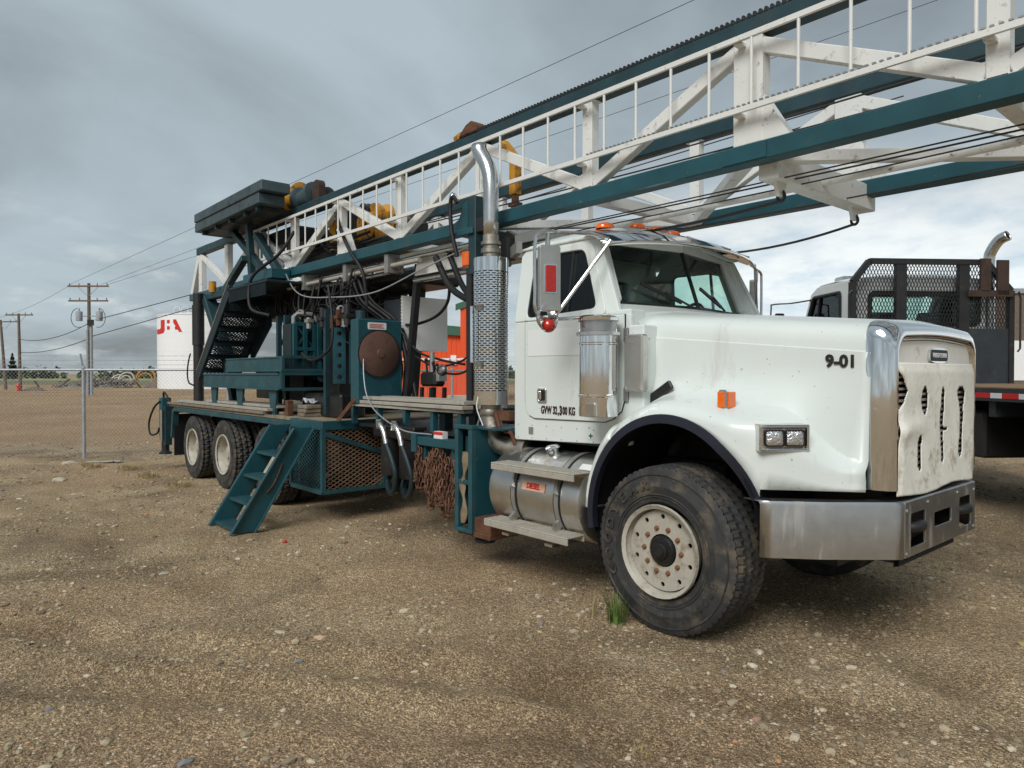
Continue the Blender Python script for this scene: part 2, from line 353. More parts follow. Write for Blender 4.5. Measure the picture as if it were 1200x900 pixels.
def copy_tree(o, parent=None):
    c = o.copy(); col.objects.link(c)
    if parent is not None: c.parent = parent
    for ch in list(o.children): copy_tree(ch, c)
    return c
def text(s, size, m, parent, origin, u, v, ext=0.002, bold=0.0, shear=0.0, align='CENTER', xs=1.0, name='lettering'):
    cu = bpy.data.curves.new('t', 'FONT'); cu.body = s; cu.size = size; cu.extrude = ext; cu.offset = bold; cu.shear = shear
    cu.align_x = align; cu.align_y = 'CENTER'; cu.resolution_u = 3
    ob = bpy.data.objects.new('t', cu); col.objects.link(ob)
    dg = bpy.context.evaluated_depsgraph_get(); me = bpy.data.meshes.new_from_object(ob.evaluated_get(dg))
    bpy.data.objects.remove(ob); bpy.data.curves.remove(cu)
    u, v = Vector(u).normalized(), Vector(v).normalized(); n = u.cross(v)
    mt = Matrix.Translation(Vector(origin)) @ Matrix(((u.x*xs, v.x, n.x, 0), (u.y*xs, v.y, n.y, 0), (u.z*xs, v.z, n.z, 0), (0, 0, 0, 1)))
    me.transform(mt); me.materials.clear(); me.materials.append(M[m]); me.name = name
    o = bpy.data.objects.new(name, me); col.objects.link(o)
    if parent is not None: o.parent = parent
    return o
# ------------------------------------------------------------------ ground
def vnoise(x, y, seed=0):
    xi = np.floor(x).astype(np.int64); yi = np.floor(y).astype(np.int64); fx = x - xi; fy = y - yi
    fx = fx*fx*(3-2*fx); fy = fy*fy*(3-2*fy)
    def h(a, b):
        n = (a * 374761393 + b * 668265263 + seed * 974634721) & 0x7fffffff
        n = ((n ^ (n >> 13)) * 1274126177) & 0x7fffffff
        return ((n ^ (n >> 16)) & 0xffff) / 65535.0
    return (h(xi, yi)*(1-fx) + h(xi+1, yi)*fx)*(1-fy) + (h(xi, yi+1)*(1-fx) + h(xi+1, yi+1)*fx)*fy - 0.5
def gh(x, y):
    x = np.asarray(x, float); y = np.asarray(y, float)
    near = np.exp(-((x + 3)**2 + y**2) / 60.0**2)
    z = 0.05*vnoise(x*0.33, y*0.33, 1) + 0.035*vnoise(x*1.1+5, y*1.1, 2) + 0.020*vnoise(x*3.1, y*3.1+9, 3) + 0.010*vnoise(x*8, y*8, 4)
    # wheel ruts crossing the yard
    for (ox, oy, ang, wd, dp) in ((-2.6, -4.2, 0.62, 0.17, 0.06), (-3.4, -5.4, 0.62, 0.17, 0.055), (1.5, -2.7, -0.35, 0.22, 0.03), (2.6, -1.2, -0.5, 0.22, 0.03), (3.5, 0.8, -0.5, 0.25, 0.04)):
        dx, dy = math.cos(ang), math.sin(ang)
        t = (x-ox)*(-dy) + (y-oy)*dx + 0.15*vnoise(x*0.5, y*0.5, 6); al = (x-ox)*dx + (y-oy)*dy
        fade = np.exp(-(al/4.5)**2)
        z = z - dp*fade*np.exp(-(t/wd)**2) + 0.6*dp*fade*np.exp(-((np.abs(t)-wd*1.7)/(wd*0.6))**2)
    pads = 1.0
    for (px, py) in ((0, -1.02), (0, 1.02), (-9.3, -1.1), (-7.87, -1.1), (-6.22, -1.1), (-9.3, 1.1), (-7.87, 1.1), (-6.22, 1.1), (-4.95, -2.2)):
        pads = pads * (1 - 0.92*np.exp(-(((x-px)/0.55)**2 + ((y-py)/0.5)**2)))
    return z * near * pads
def ground_material():
    m = bpy.data.materials.new('yard_dirt'); m.use_nodes = True; t = m.node_tree; nd = t.nodes; ln = t.links; p = nd['Principled BSDF']
    p.inputs['Roughness'].default_value = 0.95; p.inputs['Specular IOR Level'].default_value = 0.2
    tc = nd.new('ShaderNodeTexCoord')
    def noise(sc, det=6, ro=0.6, dist=0.0, sx=1.0):
        n = nd.new('ShaderNodeTexNoise'); n.inputs['Scale'].default_value = sc; n.inputs['Detail'].default_value = det; n.inputs['Roughness'].default_value = ro; n.inputs['Distortion'].default_value = dist
        ln.new(tc.outputs['Object'], n.inputs['Vector']); return n.outputs[0]
    def ramp(src, stops):
        r = nd.new('ShaderNodeValToRGB'); ln.new(src, r.inputs[0]); e = r.color_ramp.elements
        while len(e) < len(stops): e.new(0.5)
        for k, (pp, cc) in enumerate(stops): e[k].position = pp; e[k].color = (*cc, 1) if len(cc) == 3 else cc
        return r.outputs[0]
    def mix(f, a, b):
        x = nd.new('ShaderNodeMix'); x.data_type = 'RGBA'
        if isinstance(f, float): x.inputs['Factor'].default_value = f
        else: ln.new(f, x.inputs['Factor'])
        for i, v in ((6, a), (7, b)):
            if isinstance(v, tuple): x.inputs[i].default_value = (*v, 1)
            else: ln.new(v, x.inputs[i])
        return x.outputs[2]
    base = ramp(noise(0.55, 9, 0.62), [(0.30, srgb(150, 126, 97)), (0.48, srgb(188, 163, 129)), (0.68, srgb(216, 193, 159))])
    fine = ramp(noise(26, 6, 0.7), [(0.30, srgb(120, 100, 76)), (0.52, srgb(176, 152, 119)), (0.72, srgb(220, 197, 162))])
    c = mix(0.45, base, fine)
    c = mix(ramp(noise(0.23, 5, 0.6, 0.8), [(0.5, (0, 0, 0)), (0.7, (0.5, 0.5, 0.5))]), c, srgb(178, 142, 110))
    damp = ramp(noise(0.62, 7, 0.62, 0.8), [(0.50, (0, 0, 0)), (0.68, (0.55, 0.55, 0.55))])
    c = mix(damp, c, srgb(92, 76, 58))
    # compacted wheel tracks, darker and smoother than the loose gravel
    for (ox, oy, ang, wd, st) in ((-2.6, -4.2, 0.62, 0.20, 0.55), (-3.4, -5.4, 0.62, 0.20, 0.5), (-2.0, -3.1, 0.10, 0.22, 0.4), (-2.0, -4.9, 0.16, 0.22, 0.35), (1.5, -2.7, -0.35, 0.24, 0.45), (2.6, -1.2, -0.5, 0.24, 0.45), (3.5, 0.8, -0.5, 0.26, 0.5)):
        ds_ = nd.new('ShaderNodeVectorMath'); ds_.operation = 'DOT_PRODUCT'; ln.new(tc.outputs['Object'], ds_.inputs[0]); ds_.inputs[1].default_value = (-math.sin(ang), math.cos(ang), 0)
        of = nd.new('ShaderNodeMath'); of.operation = 'ADD'; ln.new(ds_.outputs['Value'], of.inputs[0]); of.inputs[1].default_value = ox*math.sin(ang) - oy*math.cos(ang)
        wb = nd.new('ShaderNodeMath'); wb.operation = 'MULTIPLY_ADD'; ln.new(noise(0.7, 5, 0.6), wb.inputs[0]); wb.inputs[1].default_value = 0.9; wb.inputs[2].default_value = -0.45
        a1 = nd.new('ShaderNodeMath'); a1.operation = 'ADD'; ln.new(of.outputs[0], a1.inputs[0]); ln.new(wb.outputs[0], a1.inputs[1])
        ab = nd.new('ShaderNodeMath'); ab.operation = 'ABSOLUTE'; ln.new(a1.outputs[0], ab.inputs[0])
        mk = nd.new('ShaderNodeMapRange'); mk.interpolation_type = 'SMOOTHSTEP'; ln.new(ab.outputs[0], mk.inputs[0]); mk.inputs[1].default_value = wd*1.3; mk.inputs[2].default_value = wd*0.4; mk.inputs[4].default_value = st
        pm = nd.new('ShaderNodeMath'); pm.operation = 'MULTIPLY'; ln.new(mk.outputs[0], pm.inputs[0]); ln.new(ramp(noise(0.45 + 0.1*wd, 5, 0.65, 0.3), [(0.42, (0.15, 0.15, 0.15)), (0.58, (1, 1, 1))]), pm.inputs[1])
        c = mix(pm.outputs[0], c, srgb(122, 101, 76))
    # far lot beyond the fence: smoother brown soil
    sp = nd.new('ShaderNodeSeparateXYZ'); ln.new(tc.outputs['Object'], sp.inputs[0])
    dd = nd.new('ShaderNodeVectorMath'); dd.operation = 'DOT_PRODUCT'; ln.new(tc.outputs['Object'], dd.inputs[0]); dd.inputs[1].default_value = (-0.7554, 0.6553, 0)
    mr = nd.new('ShaderNodeMapRange'); ln.new(dd.outputs['Value'], mr.inputs[0]); mr.inputs[1].default_value = 10.0; mr.inputs[2].default_value = 12.5
    far = ramp(noise(0.16, 8, 0.65), [(0.3, srgb(134, 104, 74)), (0.5, srgb(172, 138, 100)), (0.7, srgb(194, 164, 126))])
    c = mix(mr.outputs[0], c, mix(0.35, far, fine))
    # light pebbles too small to build
    for sc, lo, hi in ((62, 0.86, 1.14), (120, 0.66, 1.40), (230, 0.55, 1.55)):        # every grain its own tone
        v = nd.new('ShaderNodeTexVoronoi'); v.inputs['Scale'].default_value = sc; ln.new(tc.outputs['Object'], v.inputs['Vector'])
        sel = nd.new('ShaderNodeSeparateColor'); ln.new(v.outputs['Color'], sel.inputs[0])
        pw = nd.new('ShaderNodeMath'); pw.operation = 'POWER'; pw.inputs[1].default_value = 2.2; ln.new(sel.outputs[0], pw.inputs[0])
        mk = nd.new('ShaderNodeMapRange'); ln.new(pw.outputs[0], mk.inputs[0]); mk.inputs[3].default_value = lo; mk.inputs[4].default_value = hi * 1.12
        hs = nd.new('ShaderNodeHueSaturation'); ln.new(mk.outputs[0], hs.inputs['Value']); ln.new(c, hs.inputs['Color']); c = hs.outputs[0]
    ln.new(c, p.inputs['Base Color'])
    hb = nd.new('ShaderNodeMath'); hb.operation = 'ADD'; ln.new(noise(34, 7, 0.75), hb.inputs[0])
    vv = nd.new('ShaderNodeTexVoronoi'); vv.inputs['Scale'].default_value = 60; ln.new(tc.outputs['Object'], vv.inputs['Vector'])
    m2 = nd.new('ShaderNodeMath'); m2.operation = 'MULTIPLY'; m2.inputs[1].default_value = -0.5; ln.new(vv.outputs['Distance'], m2.inputs[0]); ln.new(m2.outputs[0], hb.inputs[1])
    bp = nd.new('ShaderNodeBump'); bp.inputs['Strength'].default_value = 0.75; bp.inputs['Distance'].default_value = 0.03
    ln.new(hb.outputs[0], bp.inputs['Height']); ln.new(bp.outputs[0], p.inputs['Normal'])
    MATS['yard_dirt'] = m
ground_material()
def build_ground():
    n = 400; t = np.linspace(-1, 1, n); k = 8.2
    ax = np.sinh(k*t) / np.sinh(k) * 3200 + 0*t
    gx = ax - 1.0; gy = ax - 2.2
    X, Y = np.meshgrid(gx, gy, indexing='ij'); Z = gh(X, Y)
    v = np.stack([X, Y, Z], -1).reshape(-1, 3)
    i = np.arange(n-1); I, J = np.meshgrid(i, i, indexing='ij'); a = (I*n + J).ravel()
    f = np.stack([a, a+n, a+n+1, a+1], -1)
    me = bpy.data.meshes.new('ground'); me.from_pydata(v.tolist(), [], f.tolist()); me.update()
    for p in me.polygons: p.use_smooth = True
    me.materials.append(M['yard_dirt']); o = bpy.data.objects.new('ground', me); col.objects.link(o); struct(o)
build_ground()
def strip(name, d0, d1, s0, s1, z, m):
    b = B(); n = 24; rows = []
    for k in (0, 1):
        rows.append([ground_at((d0, d1)[k] + 2.5*math.sin(i*1.7+k), s0 + (s1-s0)*i/n) + Vector((0, 0, z)) for i in range(n+1)])
    b.grid(rows); return struct(b.done(name, m))
mat('grass_field', srgb(150, 146, 92), 0.95, var=0.25, vs_=0.05, dirt=srgb(150, 130, 96), amt=0.4, ds=0.08)
mat('verge', srgb(104, 102, 72), 0.95, var=0.3, vs_=0.15, dirt=srgb(128, 110, 84), amt=0.55, ds=0.2)
strip('verge', 110, 178, -260, 260, 0.02, 'verge')
strip('field', 178, 420, -700, 700, 0.03, 'grass_field')

# pebbles lying on the yard: too many to count
def build_gravel():
    rnd = np.random.RandomState(3); V = []; F = []; base = 0
    ico = bmesh.new(); bmesh.ops.create_icosphere(ico, subdivisions=1, radius=1.0)
    iv = np.array([v.co[:] for v in ico.verts]); ifc = np.array([[v.index for v in f.verts] for f in ico.faces]); ico.free()
    octv = np.array([(1,0,0),(-1,0,0),(0,1,0),(0,-1,0),(0,0,1),(0,0,-1)], float); octf = np.array([(0,2,4),(2,1,4),(1,3,4),(3,0,4),(2,0,5),(1,2,5),(3,1,5),(0,3,5)])
    cnt = 52000
    d = 2.0 + 15.5 * rnd.rand(cnt)**1.35; s = (rnd.rand(cnt)*2 - 1) * (0.78*d + 0.3)
    P = np.array(CAM)[None, :2] + d[:, None]*np.array(FLAT)[None, :2] + s[:, None]*np.array(RGT)[None, :2]
    cl = vnoise(P[:, 0]*1.3, P[:, 1]*1.3, 21) + 0.6*vnoise(P[:, 0]*4, P[:, 1]*4, 22)
    keep = rnd.rand(cnt) < np.clip(0.42 + 1.9*cl, 0.04, 1.0); P = P[keep]; d = d[keep]
    Z = gh(P[:, 0], P[:, 1])
    for i in range(len(P)):
        r = min(0.022, 0.0040*math.exp(abs(rnd.randn())*0.60)) * (1.0 + 0.06*d[i])
        big = r > 0.012
        v0, f0 = (iv, ifc) if big else (octv, octf)
        a = rnd.rand()*6.28; c, sn = math.cos(a), math.sin(a)
        vv = v0 * (1 + 0.30*(rnd.rand(len(v0), 1) - 0.5)) * np.array([1.0 + 0.7*rnd.rand(), 0.8 + 0.3*rnd.rand(), 0.45 + 0.3*rnd.rand()]) * r
        vv = np.stack([vv[:, 0]*c - vv[:, 1]*sn, vv[:, 0]*sn + vv[:, 1]*c, vv[:, 2]], -1) + np.array([P[i, 0], P[i, 1], Z[i] + r*0.15])
        V.append(vv); F.append(f0 + base); base += len(v0)
    V = np.concatenate(V); F = np.concatenate(F)
    me = bpy.data.meshes.new('gravel'); me.from_pydata(V.tolist(), [], F.tolist()); me.update(); me.materials.append(M['gravel_mix'])
    o = bpy.data.objects.new('gravel', me); col.objects.link(o); stuff(o); o['label'] = 'loose pale pebbles scattered over the brown dirt yard'; o['category'] = 'gravel'
def gravel_mat():
    m = bpy.data.materials.new('gravel_mix'); m.use_nodes = True; t = m.node_tree; nd = t.nodes; p = nd['Principled BSDF']; p.inputs['Roughness'].default_value = 0.9
    g = nd.new('ShaderNodeNewGeometry'); r = nd.new('ShaderNodeValToRGB'); t.links.new(g.outputs['Random Per Island'], r.inputs[0]); t.links.new(r.outputs[0], p.inputs['Base Color'])
    e = r.color_ramp.elements; st = [(0.0, srgb(116, 100, 80)), (0.3, srgb(138, 122, 98)), (0.55, srgb(150, 136, 112)), (0.80, srgb(180, 164, 136)), (0.93, srgb(200, 188, 166)), (0.96, srgb(190, 140, 100)), (1.0, srgb(120, 124, 128))]
    while len(e) < len(st): e.new(0.5)
    for k, (a, c) in enumerate(st): e[k].position = a; e[k].color = (*c, 1)
    MATS['gravel_mix'] = m
gravel_mat(); build_gravel()
# ================================================================== the rig truck
rig = thing('service_rig_truck', 'white conventional truck carrying a teal oilfield rig with a long white and teal lattice mast', 'rig truck', (0, 0, 0))
lerp = lambda a, b, t: a + (b - a) * t
def sm(a, b, x): t = min(1, max(0, (x - a) / (b - a))); return t*t*(3 - 2*t)

# ------------------------------------------------------------------ wheels
def tyre_mesh(R, W, rim_r, name, grooves=4, blocks=46, lug=False):
    b = B(); n = blocks * 4; hw = W / 2
    prof = [(rim_r, -hw*0.80), (rim_r+0.02, -hw*0.93), (rim_r+0.07, -hw*0.985), (rim_r+0.115, -hw*1.0), (rim_r+0.12, -hw*1.012), (R-0.125, -hw*1.0), (R-0.12, -hw*0.985), (R-0.075, -hw*0.95), (R-0.035, -hw*0.90)]
    tread = []; m = grooves * 2 + 1
    edges = [-0.84 + 1.68 * i / (grooves*3) for i in range(grooves*3 + 1)]
    prof_t = [(R - 0.006 - 0.014*abs(e)**3, e*hw) for e in edges]
    full = prof + prof_t + [(r, -y) for r, y in prof[::-1]]
    n0 = len(prof); rows = []
    for j in range(n):
        a = 2*PI*j/n; row = []
        for i, (r, y) in enumerate(full):
            k = i - n0; rr = r; ysh = 0.0
            if 0 <= k < len(prof_t):
                if k % 3 == 1 and 0 < k < len(prof_t)-1: rr -= 0.016
                lat = (j + (k // 3) * 2) % 4
                if lat == 0: rr -= ((0.020 if (k < 3 or k > len(prof_t)-4) else 0.014) if lug else (0.010 if (k < 3 or k > len(prof_t)-4) else 0.007))
            elif k in (-1, len(prof_t)) and j % 4 == 0 and lug: rr -= 0.016
            row.append((rr*math.cos(a), y, rr*math.sin(a)))
        rows.append(row)
    rows.append(rows[0]); 
    g = b.grid(rows); bmesh.ops.remove_doubles(b.bm, verts=b.bm.verts[:], dist=1e-5)
    return b
def wheel_front(loc, side):
    s = side                                   # -1 near side, +1 far side
    b = B(); n = 40
    # rim: flange, well and flat disc with hand holes
    pr = [(0.275, -0.02), (0.300, -0.035), (0.305, -0.015), (0.292, -0.005), (0.284, 0.02), (0.262, 0.05), (0.255, 0.085)]
    b.lathe([(r, h) for r, h in pr], ax=(0, -s, 0) if False else (0, 1, 0), n=n)
    rim = b.done('wheel', 'rim_paint', rig, smooth=35)
    rim.location = loc
    if s > 0: rim.rotation_euler = (0, 0, PI)
    d = B(); hole = []
    circ = [(0.262*math.cos(2*PI*i/48), 0.262*math.sin(2*PI*i/48)) for i in range(48)]
    for k in range(10):
        a = 2*PI*(k+0.5)/10; hole.append([(0.222*math.cos(a)+0.017*math.cos(2*PI*q/10), 0.222*math.sin(a)+0.017*math.sin(2*PI*q/10)) for q in range(10)][::-1])
    hub = [(0.108*math.cos(2*PI*i/24), 0.108*math.sin(2*PI*i/24)) for i in range(24)][::-1]
    d.plate(circ, hole + [hub], 0.012, (0, 0.035, 0), (1, 0, 0), (0, 0, 1))
    d.done('disc', 'rim_paint', rim, smooth=30)
    h = B(); h.lathe([(0.001, -0.035), (0.035, -0.035), (0.04, -0.02), (0.055, -0.015), (0.06, 0.0), (0.088, 0.004), (0.094, 0.012), (0.102, 0.03), (0.106, 0.06)], ax=(0, 1, 0), n=24)
    h.done('hub', 'greasy_black', rim, smooth=35)
    nb = None
    for k in range(10):
        a = 2*PI*k/10
        if nb is None:
            q = B(); q.lathe([(0.001, -0.032), (0.011, -0.032), (0.013, -0.022), (0.0175, -0.016), (0.0185, 0.0), (0.024, 0.0), (0.024, 0.008)], ax=(0, 1, 0), n=8); nb = q.done('lug_nut', 'nut_rust', rim, smooth=25); o = nb
        else: o = nb.copy(); col.objects.link(o)
        o.location = (0.1475*math.cos(a), 0.035, 0.1475*math.sin(a))
    bk = B(); bk.lathe([(0.11, 0.06), (0.25, 0.10), (0.25, 0.26), (0.05, 0.27)], ax=(0, 1, 0), n=24); bk.done('brake_drum', 'black_steel', rim, smooth=30)
    t = tyre_mesh(0.56, 0.40, 0.298, 'tyre', 4, 64); 
    to = t.done('tyre', 'tyre_rubber', rim, smooth=28); to.location = (0, 0.19, 0)
    ri = B()
    for rr, yy in ((0.345, -0.006), (0.362, -0.010), (0.492, -0.002)): ri.lathe([(rr, yy+0.004), (rr+0.004, yy-0.004), (rr+0.009, yy-0.004), (rr+0.013, yy+0.004)], ax=(0, 1, 0), n=72)
    ri.done('sidewall_rib', 'tyre_rubber', rim, smooth=40)
    if s < 0:
        wd = 'GOODYEAR'; 
        for k, ch in enumerate(wd):
            a = R_(206 - k*14.2); r = 0.432
            text(ch, 0.088, 'tyre_rubber', rim, (r*math.cos(a), -0.0135, r*math.sin(a)), (math.sin(a), 0, -math.cos(a)), (math.cos(a), 0, math.sin(a)), ext=0.006, bold=0.003, xs=1.15, name='tyre_lettering')
        for k, ch in enumerate('G286'):
            a = R_(-18 - k*9); r = 0.43
            text(ch, 0.055, 'tyre_rubber', rim, (r*math.cos(a), -0.0125, r*math.sin(a)), (math.sin(a), 0, -math.cos(a)), (math.cos(a), 0, math.sin(a)), ext=0.005, bold=0.001, name='tyre_lettering')
    return rim
wheel_front((0, -1.225, 0.545), -1); wheel_front((0, 1.225, 0.545), 1)

def wheel_rear():
    b = B(); pr = [(0.272, 0.0), (0.297, -0.012), (0.303, 0.004), (0.290, 0.014), (0.275, 0.03), (0.262, 0.09), (0.238, 0.15), (0.150, 0.165), (0.145, 0.12), (0.125, 0.085), (0.07, 0.08), (0.065, 0.06), (0.001, 0.058)]
    b.lathe(pr, ax=(0, 1, 0), n=36); rim = b.done('wheel', 'rim_paint', rig, smooth=35)
    q = None
    for k in range(10):
        a = 2*PI*k/10
        if q is None:
            z = B(); z.lathe([(0.001, -0.03), (0.013, -0.03), (0.018, 0.0)], ax=(0, 1, 0), n=8); q = z.done('lug_nut', 'nut_rust', rim, smooth=25); o = q
        else: o = q.copy(); col.objects.link(o)
        o.location = (0.19*math.cos(a), 0.158, 0.19*math.sin(a))
    t1 = tyre_mesh(0.522, 0.285, 0.296, 'tyre', grooves=3, blocks=40, lug=True).done('tyre', 'tyre_rubber', rim, smooth=28); t1.location = (0, 0.135, 0)
    t2 = t1.copy(); col.objects.link(t2); t2.location = (0, 0.475, 0)
    return rim
wr = wheel_rear(); first = True
for x in (-9.3, -7.87, -6.22):
    for s in (-1, 1):
        o = wr if first else copy_tree(wr, rig); first = False
        o.location = (x, s*1.345, 0.505); o.rotation_euler = (0, R_(random.uniform(0, 60)), 0 if s < 0 else PI)

# ------------------------------------------------------------------ chassis
for s in (-1, 1):
    b = B(); b.box((-10.9, s*0.43-0.05, 0.78), (1.05, s*0.43+0.05, 1.06)); b.done('chassis_rail', 'black_steel', rig, bevel=0.01)
b = B()
for x in (-10.5, -8.6, -7.1, -5.2, -3.6, -2.4, -0.7, 0.7): b.box((x-0.06, -0.38, 0.80), (x+0.06, 0.38, 1.0))
b.done('chassis_crossmember', 'black_steel', rig)
for x in (-9.3, -7.87, -6.22):
    b = B(); b.cyl((x, -0.80, 0.505), (x, 0.80, 0.505), 0.085, n=12); b.lathe([(0.05, -0.24), (0.2, -0.14), (0.24, 0), (0.2, 0.14), (0.05, 0.24)], (x, 0, 0.52), (0, 1, 0), n=16)
    for s in (-1, 1): b.box((x-0.5, s*0.5-0.05, 0.60), (x+0.5, s*0.5+0.05, 0.70)); b.box((x-0.09, s*0.5-0.07, 0.50), (x+0.09, s*0.5+0.07, 0.80))
    b.done('rear_axle', 'greasy_black', rig, smooth=35)
b = B(); b.beam((0, -0.9, 0.50), (0, 0.9, 0.50), 0.11, 0.13)
for s in (-1, 1): b.box((-0.75, s*0.42-0.05, 0.62), (0.75, s*0.42+0.05, 0.70)); b.box((-0.09, s*0.42-0.06, 0.52), (0.09, s*0.42+0.06, 0.80)); b.cyl((0, s*0.55, 0.6), (0.02, s*0.55, 1.05), 0.035)
b.done('front_axle', 'black_steel', rig)
b = B(); b.cyl((-6.2, 0, 0.6), (-1.4, 0, 0.85), 0.06); b.done('driveshaft', 'black_steel', rig, smooth=30)
b = B(); b.box((-0.62, -0.40, 0.72), (0.95, 0.40, 1.62)); b.box((-1.5, -0.30, 0.70), (-0.60, 0.30, 1.12)); b.lathe([(0.16, -0.4), (0.2, 0), (0.16, 0.4)], (-1.9, 0, 0.86), (1, 0, 0), n=12)
b.box((0.2, -0.55, 1.0), (0.8, 0.55, 1.5))
b.done('engine_block', 'greasy_black', rig, bevel=0.03)

# ------------------------------------------------------------------ hood and fenders
AX, AZ, AA, AB = 0.03, 0.72, 0.665, 0.715
def arch(x):
    t = (x - AX) / AA
    return AZ + AB * math.sqrt(max(0.0, 1 - t*t)) if abs(t) < 1 else AZ
def hw_(x): return lerp(0.885, 0.725, sm(-0.5, 1.15, x))
def zt_(x): return lerp(2.135, 1.985, (x + 0.45) / 1.6)
def yf_(x): return 1.225 if x < 0.45 else (lerp(1.225, 1.115, ((x - 0.45) / 0.25)**1.4) if x < 0.70 else lerp(1.115, 0.785, ((x - 0.70) / 0.41)**0.95))
def zc_(x): return min(1.515, arch(x) + 0.085) if x < 0.03 else (lerp(1.515, 1.435, sm(0.1, 0.62, x)) if x < 0.62 else lerp(1.435, 1.14, sm(0.60, 1.05, x)))
def zb_(x): return arch(x) if x < 0.655 else 1.02
def side_pts(x):
    wd = hw_(x); zt = zt_(x); yf = yf_(x); zc = zc_(x); zb = max(zb_(x), 0.80); D = yf - wd
    zj = max(1.60, zc + 0.085)
    P = [(0, zt+0.050), (0.3*wd, zt+0.046), (0.6*wd, zt+0.034), (0.82*wd, zt+0.012), (0.91*wd, zt-0.010), (0.965*wd, zt-0.040), (0.992*wd, zt-0.080), (wd, zt-0.125), (wd+0.002, zt-0.160), (wd+0.011, zt-0.166), (wd+0.008, 1.76), (wd+0.010, zj+0.09), (wd+0.016+0.05*D, zj)]
    P += [(wd+0.02+0.16*D, zc+0.062), (wd+0.02+0.36*D, zc+0.034), (wd+0.02+0.58*D, zc+0.016), (wd+0.02+0.78*D, zc-0.004), (wd+0.012+0.91*D, zc-0.028)]
    zl = zc - 0.065
    P += [(yf-0.004, zl), (yf, lerp(zl, zb, 0.30)), (yf+0.002, lerp(zl, zb, 0.65)), (yf+0.004, zb)]
    return P
xs = [-0.43, -0.36, -0.28, -0.2, -0.1, 0, 0.1, 0.2, 0.3, 0.38, 0.45, 0.5, 0.55, 0.6, 0.63, 0.654, 0.656, 0.70, 0.76, 0.82, 0.88, 0.94, 1.0, 1.06, 1.11]
b = B(); rows = []
for x in xs:
    p = side_pts(x); rows.append([(x, -y, z) for y, z in p[::-1]] + [(x, y, z) for y, z in p[1:]])
b.grid(rows); hood = b.done('hood', 'truck_white', rig, smooth=38)
b = B(); pr_ = side_pts(-0.432)[:13]; b.tube([(-0.437, -y-0.001, z+0.001) for y, z in pr_[::-1]] + [(-0.437, y+0.001, z+0.001) for y, z in pr_[1:]], 0.007, 5); b.done('hood_seal', 'black_plastic', hood)
sol = hood.modifiers.new('thickness', 'SOLIDIFY'); sol.thickness = 0.012; sol.offset = -1
for s in (-1, 1):
    b = B(); rows = []
    for x in [-0.632, -0.628, -0.615, -0.59, -0.56, -0.52, -0.47, -0.43]:
        p = side_pts(x)[12:]; zc = zc_(x)
        rows.append([(x - (0.05 if x < -0.5 else 0)*sm(-0.5, -0.632, x)*0, s*y, z) for y, z in p])
    # carry the flange down behind the tyre
    low = [(-0.640, s*y, lerp(0.72, 0.74, k/9)) for k, (y, z) in enumerate(side_pts(-0.632)[12:])]
    b.grid([low] + rows); o = b.done('fender_rear', 'truck_white', hood, smooth=40); q = o.modifiers.new('t', 'SOLIDIFY'); q.thickness = 0.05; q.offset = 0
    # rubber lip round the wheel opening
    b = B(); rows = []
    for i in range(41):
        a = R_(-6 + 192 * i / 40) if False else R_(lerp(20, 190, i / 40))
        ca, sa = math.cos(a), math.sin(a)
        xo, zo = AX + AA*1.004*ca, AZ + AB*1.004*sa; xi, zi = AX + (AA-0.050)*ca, AZ + (AB-0.055)*sa
        yy = yf_(xo) + 0.012
        rows.append([(xo, s*(yy-0.03), zo+0.004), (xo, s*yy, zo), (xi, s*(yy+0.004), zi), (xi, s*(yy-0.05), zi)])
    b.grid(rows); o = b.done('arch_trim', 'navy_rubber', hood, smooth=40)
    # inner wheel housing
    b = B(); rows = []
    for i in range(25):
        a = R_(lerp(0, 214, i / 24)); k_ = -0.020; rows.append([(AX + (AA+k_)*math.cos(a), s*1.195, AZ + (AB+k_)*math.sin(a)), (AX + (AA+k_)*math.cos(a), s*0.46, AZ + (AB+k_)*math.sin(a))])
    b.grid(rows); b.done('wheel_housing', 'black_plastic', hood, smooth=40)
# mud skirt between fender foot and grille
# latch strap and hood seam
for s in (-1, 1):
    b = B(); b.beam((-0.375, s*(hw_(-0.3)+0.06), 1.475), (-0.13, s*(hw_(-0.1)+0.075), 1.63), 0.030, 0.065, up=(0, 0, 1)); b.done('hood_latch', 'black_plastic', hood, bevel=0.008)
text('9-01', 0.100, 'letter_black', hood, (0.945, -hw_(0.945)-0.0145, 1.772), (0.99, 0.085, -0.03), (0, 0, 1), ext=0.003, bold=0.004, xs=0.98)
for s in (-1, 1):       # turn signal lamp on a chrome foot
    b = B(); b.box((0.325, s*0.985, 1.475), (0.39, s*1.085, 1.60)); o = b.done('turn_signal', 'chrome_dull', hood, bevel=0.012)
    b = B(); b.box((0.332, s*1.086, 1.488), (0.383, s*1.097, 1.588)); b.done('amber_lens', 'amber_lens', hood, bevel=0.006)
    b = B(); b.box((0.391, s*0.995, 1.488), (0.404, s*1.077, 1.588)); b.done('amber_lens', 'amber_lens', hood, bevel=0.004)
